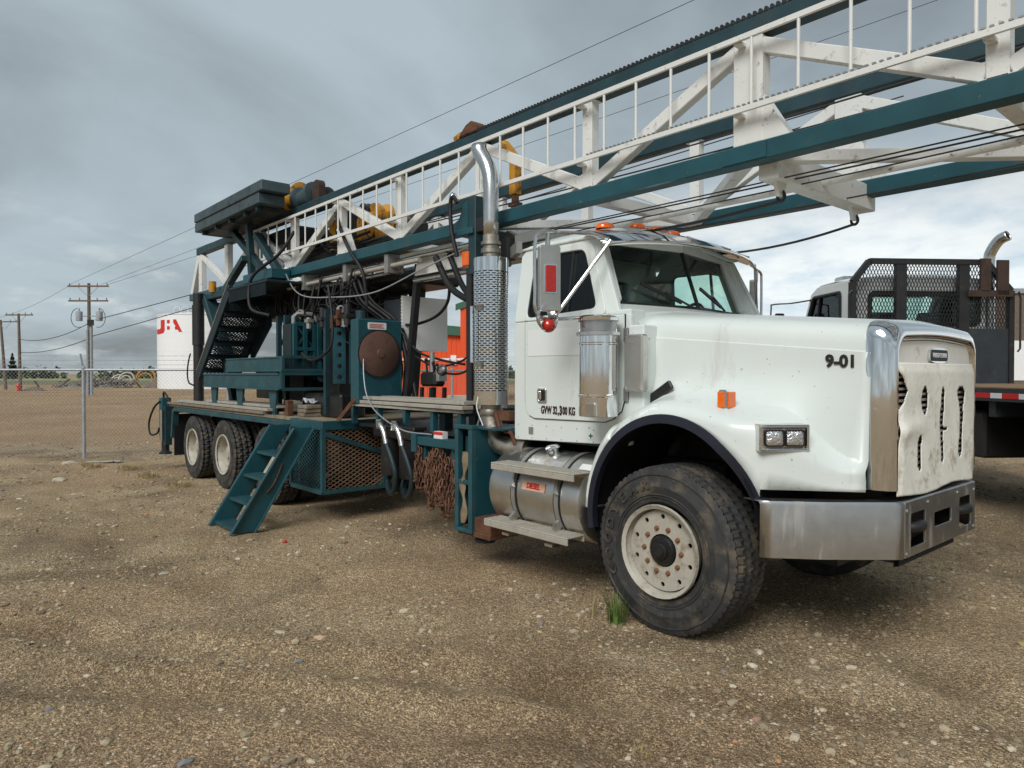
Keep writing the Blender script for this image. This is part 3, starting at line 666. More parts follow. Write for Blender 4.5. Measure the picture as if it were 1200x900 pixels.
# headlight pods: chrome bezel with two lamps, facing forward and outward
for s in (-1, 1):
    c = Vector((0.765, s*1.068, 1.325)); u = Vector((0.69, -s*-0.42, 0)).normalized() if s > 0 else Vector((0.80, 0.60, 0)).normalized()
    u = Vector((0.62, -s*0.785, 0)).normalized(); v = Vector((0, 0, 1)); n = Vector((0.785, s*0.62, 0)).normalized()
    W_, H_ = 0.150, 0.080
    b = B()
    def pt(a, h, dpt): return c + u*a + v*h + n*dpt
    def frame(outer, inner, d0, d1): pass
    f = []
    rings = [(W_, H_, -0.22), (W_, H_, 0.0), (W_-0.004, H_-0.004, 0.015), (W_-0.018, H_-0.018, 0.018), (W_-0.026, H_-0.026, 0.0)]
    rows = [[pt(sx*ww, sz*hh, dd) for sx, sz in ((-1,-1), (1,-1), (1,1), (-1,1))] for ww, hh, dd in rings]
    b.grid(rows, True); b.bm.faces.new([b.bm.verts.new(pt(sx*(W_-0.026), sz*(H_-0.026), 0.0)) for sx, sz in ((-1,-1), (1,-1), (1,1), (-1,1))])
    bz = b.done('headlight_bezel', 'chrome_dull', hood, bevel=0.006)
    for k in (-1, 1):
        b = B(); cc = k*0.061; rows = []
        rings = [(0.058, 0.050, 0.004), (0.058, 0.050, 0.014), (0.052, 0.043, 0.016), (0.049, 0.040, 0.010)]
        rows = [[pt(cc + p[0], p[1], dd) for p in rrect(-ww, ww, -hh, hh, 0.012, 2)] for ww, hh, dd in rings]
        b.grid(rows, True); b.done('headlight_ring', 'black_plastic', bz)
        b = B(); rows = [[pt(cc + p[0], p[1], dd) for p in rrect(-ww, ww, -hh, hh, 0.010, 2)] for ww, hh, dd in ((0.050, 0.041, 0.009), (0.034, 0.028, 0.014), (0.013, 0.011, 0.016))]
        g = b.grid(rows, True); b.bm.faces.new(g[-1]); b.done('headlight', 'lamp_glass', bz, smooth=50)

# chrome radiator surround
def surround(hw, z0, z1, r, n=7):
    pts = [(-hw, z0), (-hw, lerp(z0, z1-r, 0.5))]
    for i in range(n+1): a = R_(180 - 90*i/n); pts.append((-hw + r + r*math.cos(a), z1 - r + r*math.sin(a)))
    for i in range(1, 8): pts.append((lerp(-hw+r, hw-r, i/8), z1 + 0.018*math.sin(PI*i/8)))
    for i in range(n+1): a = R_(90 - 90*i/n); pts.append((hw - r + r*math.cos(a), z1 - r + r*math.sin(a)))
    pts += [(hw, lerp(z0, z1-r, 0.5)), (hw, z0)]
    return pts
rings = [(0.735, 1.03, 2.010, 0.10, 1.085), (0.737, 1.03, 2.014, 0.10, 1.10), (0.730, 1.03, 2.006, 0.11, 1.16), (0.712, 1.03, 1.985, 0.12, 1.205), (0.690, 1.03, 1.955, 0.12, 1.232), (0.668, 1.03, 1.925, 0.12, 1.238), (0.648, 1.03, 1.900, 0.11, 1.228), (0.640, 1.03, 1.890, 0.11, 1.200), (0.640, 1.03, 1.890, 0.11, 1.12)]
b = B(); b.grid([[(x, y, z) for y, z in surround(hw, z0, z1, r)] for hw, z0, z1, r, x in rings])
sur = b.done('grille_surround', 'chrome', rig, smooth=50)
b = B(); b.box((1.155, -0.64, 1.715), (1.185, 0.64, 1.75)); b.plate([(y, z) for y, z in surround(0.645, 1.745, 1.888, 0.10)], (), 0.02, (1.185, 0, 0), (0, 1, 0), (0, 0, 1)); b.done('upper_grille_panel', 'cream_panel', sur, smooth=30)
b = B(); b.box((1.09, -0.64, 1.03), (1.10, 0.64, 1.75)); b.done('radiator_core', 'black_steel', sur)
gb = None
for k in range(20):
    if gb is None:
        b = B(); b.box((1.185, -0.64, -0.007), (1.222, 0.64, 0.007)); gb = b.done('grille_bar', 'alu_board', sur); o = gb
    else: o = gb.copy(); col.objects.link(o)
    o.location = (0, 0, 1.06 + k*0.0345)
# winter front: canvas sheet with three worn slots and a folded flap
def canvas():
    b = B(); ny, nz = 132, 78; y0, y1, z0, z1 = -0.655, 0.655, 0.985, 1.765
    def hole(y, z):
        t = (z - 1.09) / 0.50
        if 0 < t < 1.06:
            for yc, amp, wd, lo, hi in ((-0.36, 0.010, 0.032, 0.06, 0.50), (0.03, 0.008, 0.031, 0.08, 1.06), (0.37, 0.010, 0.033, 0.10, 1.06)):
                e = wd * (1 + (0.9*sm(0.75, 1.0, t) if yc > 0.2 else 0)) * min(1, math.sqrt(max(0, (t-lo)*14)), math.sqrt(max(0, (hi-t)*14)))
                if abs(y - yc - amp*math.sin(t*7+yc*9)) < e: return True
            if abs(y - 0.085) < 0.03 and abs(t - 0.50) < 0.02: return True
        if ((y+0.27)/0.055)**2 + ((z-1.54)/0.085)**2 < 1: return True            # slot torn wide under the fold
        if (y+0.655)/0.11 < max(0, 1 - abs(z-1.60)/0.12): return True             # corner pulled away from the edge
        return False
    g = []
    for i in range(nz+1):
        r = []
        for j in range(ny+1):
            y = lerp(y0, y1, j/ny); z = lerp(z0, z1, i/nz)
            x = 1.243 + 0.004*math.sin(y*5+z*3) + 0.0025*math.sin(y*13+1)*math.sin(z*9) + 0.0015*math.sin(y*31+z*17)
            fold = math.exp(-((y+0.42)/0.14)**2); x += 0.6*fold*(0.022*math.exp(-((z-1.38)/0.06)**2) - 0.012*math.exp(-((z-1.50)/0.07)**2)) + 0.02*math.exp(-((y+0.60)/0.08)**2)*math.exp(-((z-1.36)/0.05)**2)
            x -= 0.012*sm(0.60, 0.66, abs(y)); x -= 0.012*sm(1.70, 1.77, z)
            z2 = z + 0.01*math.sin(y*7) * (1 - i/nz) + (0.02*(y+0.65) if False else 0)
            r.append(b.bm.verts.new((x, y, z2)))
        g.append(r)
    for i in range(nz):
        for j in range(ny):
            if not hole(lerp(y0, y1, (j+.5)/ny), lerp(z0, z1, (i+.5)/nz)): b.bm.faces.new((g[i][j], g[i][j+1], g[i+1][j+1], g[i+1][j]))
    bmesh.ops.delete(b.bm, geom=[v for v in b.bm.verts if not v.link_faces], context='VERTS')
    o = b.done('winter_front_cover', 'canvas', sur, smooth=60); m_ = o.modifiers.new('t', 'SOLIDIFY'); m_.thickness = 0.004
canvas()
# oval emblem
b = B(); b.plate([(0.165*math.copysign(abs(math.cos(t))**0.7, math.cos(t)), 0.048*math.copysign(abs(math.sin(t))**0.7, math.sin(t))) for t in (2*PI*i/28 for i in range(28))], (), 0.016, (1.206, 0.02, 1.815), (0, 1, 0), (0, 0, 1)); em = b.done('emblem_rim', 'chrome', sur, smooth=30)
b = B(); b.plate(rrect(-0.145, 0.145, -0.036, 0.036, 0.03, 5), (), 0.004, (1.222, 0.02, 1.815), (0, 1, 0), (0, 0, 1)); b.done('emblem', 'flatbed_dark', sur)
b = B(); b.box((0.55, -0.45, 0.47), (0.80, 0.75, 0.80)); b.box((0.80, -0.5, 0.60), (1.09, 0.5, 1.0)); b.done('front_crossmember', 'black_steel', rig)
text('FREIGHTLINER', 0.038, 'sticker_white', sur, (1.2265, 0.02, 1.815), (0, 1, 0), (0, 0, 1), ext=0.001, bold=0.0012, xs=1.0)

# ------------------------------------------------------------------ bumper
b = B(); prof = [(0.0, 0.645), (0.018, 0.632), (0.020, 0.94), (0.012, 0.962), (-0.10, 0.966)]
plan = [(0.665, -1.17), (0.72, -1.13), (0.95, -0.925), (1.205, -0.645), (1.235, -0.61), (1.250, -0.3), (1.252, 0), (1.250, 0.3), (1.235, 0.61), (1.205, 0.645), (0.95, 0.925), (0.72, 1.13), (0.665, 1.17)]
bo = None
for seg in ((0, 4), (8, 12)):
    bm_c = B(); rows = []
    for k in range(seg[0], seg[1]+1):
        x, y = plan[k]; dz = -0.03*sm(0.7, 1.2, x)*0
        nx = 0.3 if abs(y) < 0.62 else 0.6; rows.append([(x + d, y*(1 + 0.02*(1 if d > 0 else 0)), z) for d, z in prof])
    bm_c.grid(rows); e_ = bm_c.done('bumper' if bo is None else 'bumper_end', 'bumper_steel', rig if bo is None else bo, smooth=35); q = e_.modifiers.new('t', 'SOLIDIFY'); q.thickness = 0.008; q.offset = -1; bo = bo or e_
b = B(); holes = [rrect(-0.525, -0.30, 0.685, 0.885, 0.015, 2)[::-1], rrect(-0.15, 0.15, 0.755, 0.845, 0.012, 2)[::-1], rrect(0.30, 0.525, 0.685, 0.885, 0.015, 2)[::-1]]
b.plate(rrect(-0.612, 0.612, 0.635, 0.960, 0.008, 2), holes, 0.012, (1.246, 0, 0), (0, 1, 0), (0, 0, 1)); b.box((1.10, -0.612, 0.955), (1.255, 0.612, 0.965)); b.done('bumper_centre', 'bumper_steel', bo, bevel=0.004)
b = B(); b.box((1.10, -0.58, 0.66), (1.12, 0.58, 0.94)); b.done('bumper_backing', 'black_steel', bo)
for y in (-0.41, 0.41):
    b = B(); b.tube([(1.12, y-0.07, 0.79), (1.22, y-0.07, 0.79), (1.262, y-0.04, 0.80), (1.272, y, 0.80), (1.262, y+0.04, 0.80), (1.22, y+0.06, 0.79)], 0.032, 10); b.cyl((1.13, y-0.11, 0.75), (1.24, y-0.11, 0.75), 0.06, n=12); b.done('tow_hook', 'black_steel', bo, smooth=40)
b = B(); hs = [[(-0.42+i*0.085, 0.02), (-0.36+i*0.085, 0.02), (-0.36+i*0.085, 0.05), (-0.42+i*0.085, 0.05)] for i in range(10)]
b.plate([(-0.52, 0.0), (0.42, 0.0), (0.46, 0.07), (-0.46, 0.07)], hs, 0.03, (1.16, 0, 0.555), (0, 1, 0), (-0.2, 0, 1)); b.box((0.85, -0.45, 0.56), (1.15, 0.40, 0.60)); b.done('tow_step', 'black_steel', bo)
bolt = None
for y, z in ((-0.585, 0.91), (-0.585, 0.66), (0.585, 0.91), (0.585, 0.66), (-0.26, 0.925), (0.26, 0.925)):
    if bolt is None:
        b = B(); b.lathe([(0.011, 0), (0.010, 0.006), (0.001, 0.008)], ax=(1, 0, 0), n=10); bolt = b.done('bumper_bolt', 'chrome_dull', bo, smooth=30); o = bolt
    else: o = bolt.copy(); col.objects.link(o)
    o.location = (1.258, y, z)

# ------------------------------------------------------------------ cab
YS = 1.02; LEAN = 0.15
def side_frame(s, z0=2.13): return dict(o=(0, s*YS, z0), u=(1, 0, 0), v=(0, -s*LEAN, 1))
cab = None
for s in (-1, 1):
    b = B(); lo = rpoly([(-1.68, 1.145), (-0.42, 1.185), (-0.42, 2.13), (-1.68, 2.13)], 0.02, 2)
    b.plate(lo, (), 0.04, (0, s*YS if s > 0 else s*YS + 0.04, 0), (1, 0, 0), (0, 0, 1))
    up = [(-1.68, 0.0), (-0.52, 0.0), (-0.80, 0.60), (-0.90, 0.64), (-1.60, 0.64), (-1.68, 0.56)]
    win = rpoly([(-1.53, 0.02), (-0.735, 0.055), (-0.93, 0.535), (-1.50, 0.545)], 0.07, 4)[::-1]
    f = side_frame(s); off = 0.04 if s < 0 else 0.0
    b.plate(up, [win], 0.04, Vector(f['o']) + Vector((0, off, 0)), f['u'], f['v'])
    e_ = b.done('cab' if cab is None else 'cab_side', 'truck_white', rig if cab is None else cab, bevel=0.012, seg=2); cab = cab or e_
b = B(); b.plate(rrect(-0.975, 0.975, 1.15, 2.12, 0.03, 2), (), 0.03, (-1.71, 0, 0), (0, 1, 0), (0, 0, 1))
b.plate([(-0.98, 2.121), (0.98, 2.121), (0.90, 2.76), (-0.90, 2.76)], [rrect(-0.48, 0.48, 2.24, 2.60, 0.06, 3)[::-1]], 0.03, (-1.71, 0, 0), (0, 1, 0), (0, 0, 1)); b.done('cab_back', 'truck_white', cab)
# roof: crowned shell
b = B(); rows = []
for x, dz, sc in ((-1.71, -0.20, 0.955), (-1.70, -0.08, 0.985), (-1.64, -0.02, 1.0), (-1.5, 0.0, 1.0), (-1.2, 0.0, 1.0), (-1.0, -0.005, 1.0), (-0.88, -0.03, 1.0), (-0.80, -0.085, 0.99), (-0.76, -0.14, 0.98)):
    r = []
    for i in range(21):
        t = lerp(-1, 1, i/20); y = t*0.945*sc; z = 2.755 + 0.175*(1 - abs(t)**3.2) + dz*(1-abs(t)**6)
        r.append((x, y, z))
    rows.append(r)
b.grid(rows); roof = b.done('cab_roof', 'truck_white', cab, smooth=50); q = roof.modifiers.new('t', 'SOLIDIFY'); q.thickness = 0.02; q.offset = -1
# windscreen surround: header, pillars and cowl
wsb = [(-0.70, -0.87, 2.235), (-0.555, 0.0, 2.235), (-0.70, 0.87, 2.235)]; wst = [(-0.89, -0.835, 2.745), (-0.735, 0.0, 2.745), (-0.89, 0.835, 2.745)]
for s in (0, 2):
    b = B(); b.beam(wsb[s], wst[s], 0.10, 0.10, up=(0, 1, 0)); yy = -1 if s == 0 else 1
    b.grid([[(-0.52, yy*1.015, 2.13), (-0.80, yy*0.93, 2.73)], [(-0.66, yy*0.88, 2.20), (-0.86, yy*0.84, 2.73)]])
    b.done('windscreen_pillar', 'truck_white', cab, bevel=0.02)
b = B(); b.beam(wst[0], wst[1], 0.07, 0.07); b.beam(wst[1], wst[2], 0.07, 0.07); b.done('windscreen_header', 'truck_white', cab)
b = B(); rows = []
for k in range(13):
    t = lerp(-1, 1, k/12); xb = lerp(-0.555, -0.70, abs(t)**1.3); y = t*1.0
    rows.append([(xb - 0.02, y, 2.235), (xb + 0.03, y, 2.215), (lerp(-0.40, -0.44, abs(t)), t*0.96, 2.185 - 0.04*t*t - 0.02*abs(t)**8), (-0.39, t*0.90, 2.02 - 0.05*abs(t)**6)])
b.grid(rows); b.done('cowl', 'truck_white', cab, smooth=45)
b = B(); b.box((-0.66, -0.95, 1.3), (-0.62, 0.95, 2.18)); b.done('firewall', 'interior', cab)
for s, (i, j) in zip((-1, 1), ((0, 1), (1, 2))):
    b = B(); b.bm.faces.new([b.bm.verts.new(p) for p in (wsb[i], wsb[j], wst[j], wst[i])]); b.done('windscreen_pane', 'tinted_glass', cab)
    b = B(); b.tube([wsb[i], wsb[j], wst[j], wst[i], wsb[i]], 0.017, 6); b.done('windscreen_gasket', 'black_plastic', cab)
b = B(); b.box((-1.70, -0.48, 2.24), (-1.696, 0.48, 2.60)); b.done('rear_window_pane', 'tinted_glass', cab)
# interior
b = B(); b.box((-1.68, -0.97, 1.15), (-0.64, 0.97, 1.22)); b.done('cab_floor', 'interior', cab)
b = B(); b.box((-0.92, -0.93, 1.85), (-0.66, 0.93, 2.20)); b.done('dashboard', 'interior', cab, bevel=0.04)
for y in (-0.5, 0.5):
    b = B(); b.box((-1.50, y-0.25, 1.5), (-1.0, y+0.25, 1.66)); b.beam((-1.42, y, 1.6), (-1.55, y, 2.36), 0.48, 0.14, up=(1, 0, 0)); b.done('seat', 'interior', cab, bevel=0.04)
b = B(); ring = [(-1.0 + 0.09*math.sin(t), 0.5 + 0.21*math.cos(t), 2.13 + 0.20*math.sin(t)) for t in (2*PI*i/24 for i in range(25))]; b.tube(ring, 0.016, 6, cap=False); b.beam(ring[0], ring[12], 0.03, 0.02); b.cyl((-1.0, 0.5, 2.13), (-0.8, 0.5, 1.95), 0.03); b.done('steering_wheel', 'black_plastic', cab, smooth=40)
for y in (-0.5, 0.5):
    b = B(); b.box((-0.87, y-0.28, 2.60), (-0.85, y+0.28, 2.72)); b.done('inner_visor', 'interior', cab, bevel=0.008)
# doors
for s in (-1, 1):
    b = B(); off = s*(YS + 0.001)
    lo = rpoly([(-1.535, 1.335), (-0.47, 1.345), (-0.47, 2.128), (-1.535, 2.128)], 0.001, 1)
    lo = [(-1.535, 2.128), (-1.535, 1.46), (-1.52, 1.40), (-1.48, 1.355), (-1.42, 1.335), (-0.66, 1.345), (-0.58, 1.37), (-0.50, 1.43), (-0.47, 1.52), (-0.47, 2.128)]
    b.plate(lo, (), 0.014, (0, off if s > 0 else off, 0), (1, 0, 0), (0, 0, 1)) if False else b.plate(lo, (), 0.014, (0, off if s < 0 else off + 0.014, 0), (1, 0, 0), (0, 0, 1))
    f = side_frame(s)
    fr = rpoly([(-1.56, 0.0), (-0.64, 0.0), (-0.855, 0.575), (-1.535, 0.595)], 0.06, 4); wi = rpoly([(-1.525, 0.025), (-0.745, 0.058), (-0.935, 0.53), (-1.495, 0.54)], 0.065, 4)[::-1]
    b.plate(fr, [wi], 0.014, Vector(f['o']) + Vector((0, s*0.001 if s < 0 else 0.015, 0.002)), f['u'], f['v'])
    door = b.done('door', 'truck_white', rig, bevel=0.005)
    b = B(); b.plate(rpoly([(-1.52, 0.02), (-0.74, 0.055), (-0.93, 0.535), (-1.49, 0.545)], 0.06, 4), (), 0.004, Vector(f['o']) + Vector((0, -s*0.012, 0)), f['u'], f['v']); b.done('window_pane', 'tinted_glass', door)
    b = B(); v = Vector(f['v']); o_ = Vector(f['o']); b.beam(o_ + Vector((-1.06, -s*0.004, 0)) + v*0.04, o_ + Vector((-1.06, -s*0.004, 0)) + v*0.54, 0.022, 0.018, up=(0, 1, 0))
    wl = rpoly([(-1.525, 0.025), (-0.745, 0.058), (-0.935, 0.53), (-1.495, 0.54)], 0.065, 4); b.tube([o_ + Vector((p[0], -s*0.003, 0)) + v*p[1] for p in wl + wl[:1]], 0.011, 5, cap=False); b.done('window_seal', 'black_plastic', door)
    b = B(); b.plate(rrect(-1.375, -1.265, 1.465, 1.585, 0.02, 3), [rrect(-1.36, -1.28, 1.482, 1.568, 0.015, 3)[::-1]], 0.012, (0, s*(YS+0.015) if s < 0 else s*(YS+0.027), 0), (1, 0, 0), (0, 0, 1)); h = b.done('door_handle', 'chrome_dull', door, bevel=0.003)
    b = B(); b.box((-1.36, s*(YS+0.0155), 1.482), (-1.28, s*(YS+0.017), 1.568)); b.done('handle_recess', 'black_plastic', door)
    b = B(); b.box((-1.352, s*(YS+0.018), 1.49), (-1.325, s*(YS+0.030), 1.56)); b.done('door_latch', 'chrome', door, bevel=0.004)
    b = B(); b.plate(rpoly([(-0.84, 1.52), (-0.66, 1.52), (-0.66, 1.86), (-0.84, 1.86)], 0.05, 4), (), 0.004, (0, s*(YS+0.016) if s < 0 else s*(YS+0.020), 0), (1, 0, 0), (0, 0, 1)); b.done('lower_window', 'black_plastic', door)
    b = B(); b.tube([(p[0], s*(YS+0.003), p[1]) for p in lo], 0.007, 5, cap=False); b.tube([(-1.535, s*(YS+0.003), 2.126), (-0.47, s*(YS+0.003), 2.126)], 0.005, 5); b.done('door_seal', 'black_plastic', door)
    for z in (1.55, 1.98): b = B(); b.box((-0.475, s*YS, z-0.05), (-0.435, s*(YS+0.022), z+0.05)); b.done('door_hinge', 'grey_steel', door, bevel=0.005)
    if s < 0:
        px = -1.335
        for tx, m_, sz, bo_ in (('GVW 32', 'letter_maroon', 0.085, 0.003), (',', 'letter_black', 0.085, 0.003), ('3', 'letter_black', 0.096, 0.005), ('00 KG', 'letter_maroon', 0.085, 0.003)):
            o = text(tx, sz, m_, door, (px, -YS-0.0175, 1.407), (1, 0, 0), (0, 0, 1), bold=bo_, align='LEFT', xs=0.60); px = max(v.co.x for v in o.data.vertices) + 0.007
b = B(); b.box((-0.83, -YS-0.004, 1.205), (-0.775, -YS, 1.255)); st = b.done('safety_sticker', 'sticker_white', cab)
b = B(); b.box((-0.808, -YS-0.006, 1.212), (-0.797, -YS-0.004, 1.248)); b.box((-0.822, -YS-0.0061, 1.225), (-0.783, -YS-0.004, 1.236)); b.done('safety_cross', 'sticker_green', cab)
b = B(); b.box((-1.49, -YS-0.0185, 1.845), (-0.90, -YS-0.015, 2.055)); b.done('decal_ghost', 'decal_ghost', cab)
b = B(); b.box((-1.50, -YS-0.003, 1.20), (-1.445, -YS, 1.26)); b.done('sill_plate', 'grey_steel', cab)
rv = None
for k in range(12):
    if rv is None:
        b = B(); b.lathe([(0.006, 0), (0.004, 0.003), (0.001, 0.004)], ax=(0, -1, 0), n=6); rv = b.done('rivet', 'grey_steel', cab); o = rv
    else: o = rv.copy(); col.objects.link(o)
    o.location = (-1.63 + (k % 6)*0.17, -YS, 1.275 if k < 6 else 1.17 + 0.01*(k-6)*0.3)
# sun visor over the windscreen, five bent chrome panels
b = B(); rows = []
for k in range(25):
    t = lerp(-1, 1, k/24); bow = 1 - abs(t)**2.2
    xf = lerp(-0.66, -0.39, bow); xb = lerp(-0.95, -0.82, bow); zf = 2.695 + 0.02*bow - 0.03*abs(t)**4; zb2 = 2.80 + 0.075*bow
    y = t*1.06
    rows.append([(xb, y*0.93, zb2), (lerp(xb, xf, 0.35), y*0.97, lerp(zb2, zf, 0.22)), (lerp(xb, xf, 0.75), y, lerp(zb2, zf, 0.62)), (xf, y, zf), (xf+0.006, y, zf-0.03)])
b.grid(rows); vis = b.done('sun_visor', 'chrome', cab, smooth=30); q = vis.modifiers.new('t', 'SOLIDIFY'); q.thickness = 0.004
for t in (-0.6, -0.2, 0.2, 0.6):
    b = B(); bow = 1 - abs(t)**2.2; xf = lerp(-0.66, -0.39, bow); b.beam((lerp(-0.93, -0.80, bow), t*1.0, 2.81 + 0.075*bow), (xf, t*1.06, 2.702 + 0.02*bow), 0.03, 0.012); b.done('visor_rib', 'grey_steel', cab)
# roof lamps
for y, x in ((-0.62, -1.02), (-0.24, -1.0), (0.0, -0.98), (0.24, -1.0), (0.66, -1.06)):
    z = 2.755 + 0.175*(1 - abs(y/0.945)**3.2)
    b = B(); rows = [[(x + r*1.5*math.cos(2*PI*i/16)*0.55, y + r*math.sin(2*PI*i/16), z + h) for i in range(16)] for r, h in ((0.085, -0.012), (0.085, 0.010), (0.072, 0.028), (0.04, 0.038), (0.005, 0.041))]
    b.grid(rows, True); b.done('roof_lamp', 'amber_lens', cab, smooth=50)
# wipers
for y0, y1, x0 in ((-0.12, -0.62, 0), (0.46, 0.03, 0)):
    a = Vector((lerp(-0.555, -0.70, abs(y0)/0.87)+0.03, y0, 2.245)); e = Vector((lerp(-0.60, -0.74, abs(y1)/0.87)+0.045, y1, 2.40))
    b = B(); b.tube([a, a.lerp(e, 0.55) + Vector((0.02, 0, 0.01))], 0.009, 6); m0 = a.lerp(e, 0.25) + Vector((0.012, 0, 0.015)); b.beam(m0 + Vector((0, 0.02, -0.03)), e, 0.016, 0.024); b.done('wiper', 'black_plastic', cab)

# mirrors on tubular arms
for s in (-1, 1):
    cx_, cy_ = -0.86, s*1.42
    b = B(); b.plate(rrect(-0.08, 0.08, -0.235, 0.235, 0.02, 3), (), 0.05, (cx_, cy_, 2.385), (0.35, 0.94, 0) if s < 0 else (0.35, -0.94, 0), (0, 0, 1)); mi = b.done('mirror', 'brushed_alloy', rig, bevel=0.008)
    n = Vector((0.94, -0.35*1, 0)) if s < 0 else Vector((0.94, 0.35, 0)); uu = Vector((0.35, 0.94*(1 if s < 0 else -1), 0))
    c = Vector((cx_, cy_, 2.385))
    fo = c + n*0.052 if s < 0 else c + n*0.004
    b = B(); b.plate(rrect(-0.04, 0.04, -0.10, 0.09, 0.008, 2), (), 0.014, fo, uu, (0, 0, 1)); b.done('mirror_lamp', 'red_lens', mi, bevel=0.003)
    b = B(); b.plate(rrect(-0.048, 0.048, -0.108, 0.098, 0.008, 2), (), 0.006, fo - n*0.001, uu, (0, 0, 1)); b.done('mirror_lamp_rim', 'chrome', mi)
    out = Vector((cx_+0.01, s*1.52, 0))
    b = B(); pts = spline([(-0.66, s*0.99, 2.70), (-0.72, s*1.15, 2.725), (cx_+0.02, s*1.36, 2.725), (cx_, s*1.50, 2.70), (cx_-0.01, s*1.535, 2.62), (cx_-0.01, s*1.535, 2.3), (cx_-0.01, s*1.53, 2.16), (cx_, s*1.47, 2.10), (cx_+0.03, s*1.3, 2.10), (-0.62, s*1.03, 2.13)], 6)
    b.tube(pts, 0.013, 8); b.tube([(-0.63, s*1.0, 2.68), (cx_+0.04, s*1.38, 2.12)], 0.013, 8); b.tube([(cx_, s*1.42, 2.60), (cx_, s*1.42, 2.72)], 0.018, 8); b.done('mirror_arm', 'chrome_dull', mi, smooth=40)
    b = B(); rows = [[Vector((cx_+0.02, s*1.45, 2.10)) + Vector((0.6*k, 0.0, 0))*0 + Vector((h*0.9, r*math.cos(t), r*math.sin(t)*1.1)) for t in (2*PI*i/16 for i in range(16))] for r, h in ((0.06, -0.05), (0.09, 0.0), (0.092, 0.03))]
    b.grid(rows, True); b.done('spot_mirror', 'chrome', mi, smooth=40)
    b = B(); b.lathe([(0.001, 0.05), (0.03, 0.045), (0.048, 0.025), (0.052, 0.0), (0.05, -0.02)], (cx_+0.03, s*1.44, 2.045), (0.8, s*0.6, 0), n=16, cap=False); b.done('marker_lamp', 'red_lens', mi, smooth=50)

# air cleaner canister on the cowl (near side and far side)
for s in (-1, 1):
    c = (-0.555, s*1.215, 0); r = 0.137
    b = B(); b.lathe([(r*0.9, 1.395), (r, 1.40), (r, 1.535), (r+0.006, 1.54), (r+0.006, 1.55), (r, 1.555), (r, 1.90), (r+0.005, 1.905), (r+0.005, 1.915), (r, 1.92), (r, 1.965)], c, n=40, cap=True); ac = b.done('air_cleaner', 'chrome', rig, smooth=40)
    b = B(); b.lathe([(r, 1.965), (r+0.022, 1.968), (r+0.022, 1.992), (r, 1.995)], c, n=40); b.done('clamp_band', 'chrome_dull', ac, smooth=30)
    b = B(); b.lathe([(r-0.012, 1.99), (r-0.012, 2.075)], c, n=40); b.done('intake_screen', 'grey_steel', ac, smooth=40)
    b = B()
    for k in range(60): a = 2*PI*k/60; b.beam((c[0]+(r-0.006)*math.cos(a), c[1]+(r-0.006)*math.sin(a), 1.995), (c[0]+(r-0.006)*math.cos(a+0.25), c[1]+(r-0.006)*math.sin(a+0.25), 2.075), 0.004, 0.004); b.beam((c[0]+(r-0.006)*math.cos(a), c[1]+(r-0.006)*math.sin(a), 1.995), (c[0]+(r-0.006)*math.cos(a-0.25), c[1]+(r-0.006)*math.sin(a-0.25), 2.075), 0.004, 0.004)
    b.done('screen_wires', 'chrome_dull', ac)
    b = B(); b.lathe([(r+0.008, 2.072), (r+0.010, 2.095), (r*0.9, 2.11), (0.001, 2.118)], c, n=40); b.done('rain_cap', 'chrome', ac, smooth=40)
    b = B(); b.beam((c[0]+0.05, s*1.34, 1.40), (c[0]+0.05, s*1.345, 1.50), 0.10, 0.03, up=(0, 1, 0)); b.done('canister_bracket', 'brushed_alloy', ac, bevel=0.01)
    b = B(); b.box((-0.425, s*0.93, 1.58), (-0.30, s*1.12, 1.97)) if False else b.box((-0.42, s*1.03, 1.575), (-0.255, s*1.10, 1.975)); bx_ = b.done('battery_cover', 'brushed_alloy', rig, bevel=0.012)
    b = B()
    for xx in (-0.40, -0.275):
        for zz_ in (1.60, 1.95): b.lathe([(0.008, 0), (0.006, 0.005), (0.001, 0.006)], (xx, s*1.10, zz_), (0, s, 0), n=8)
    b.done('cover_screw', 'chrome', bx_)
    b = B(); b.box((-0.435, s*0.86, 1.35), (-0.30, s*1.028, 2.045)); b.box((-0.62, s*0.86, 2.02), (-0.425, s*1.018, 2.165)); b.done('cowl_side', 'truck_white', rig, bevel=0.01)

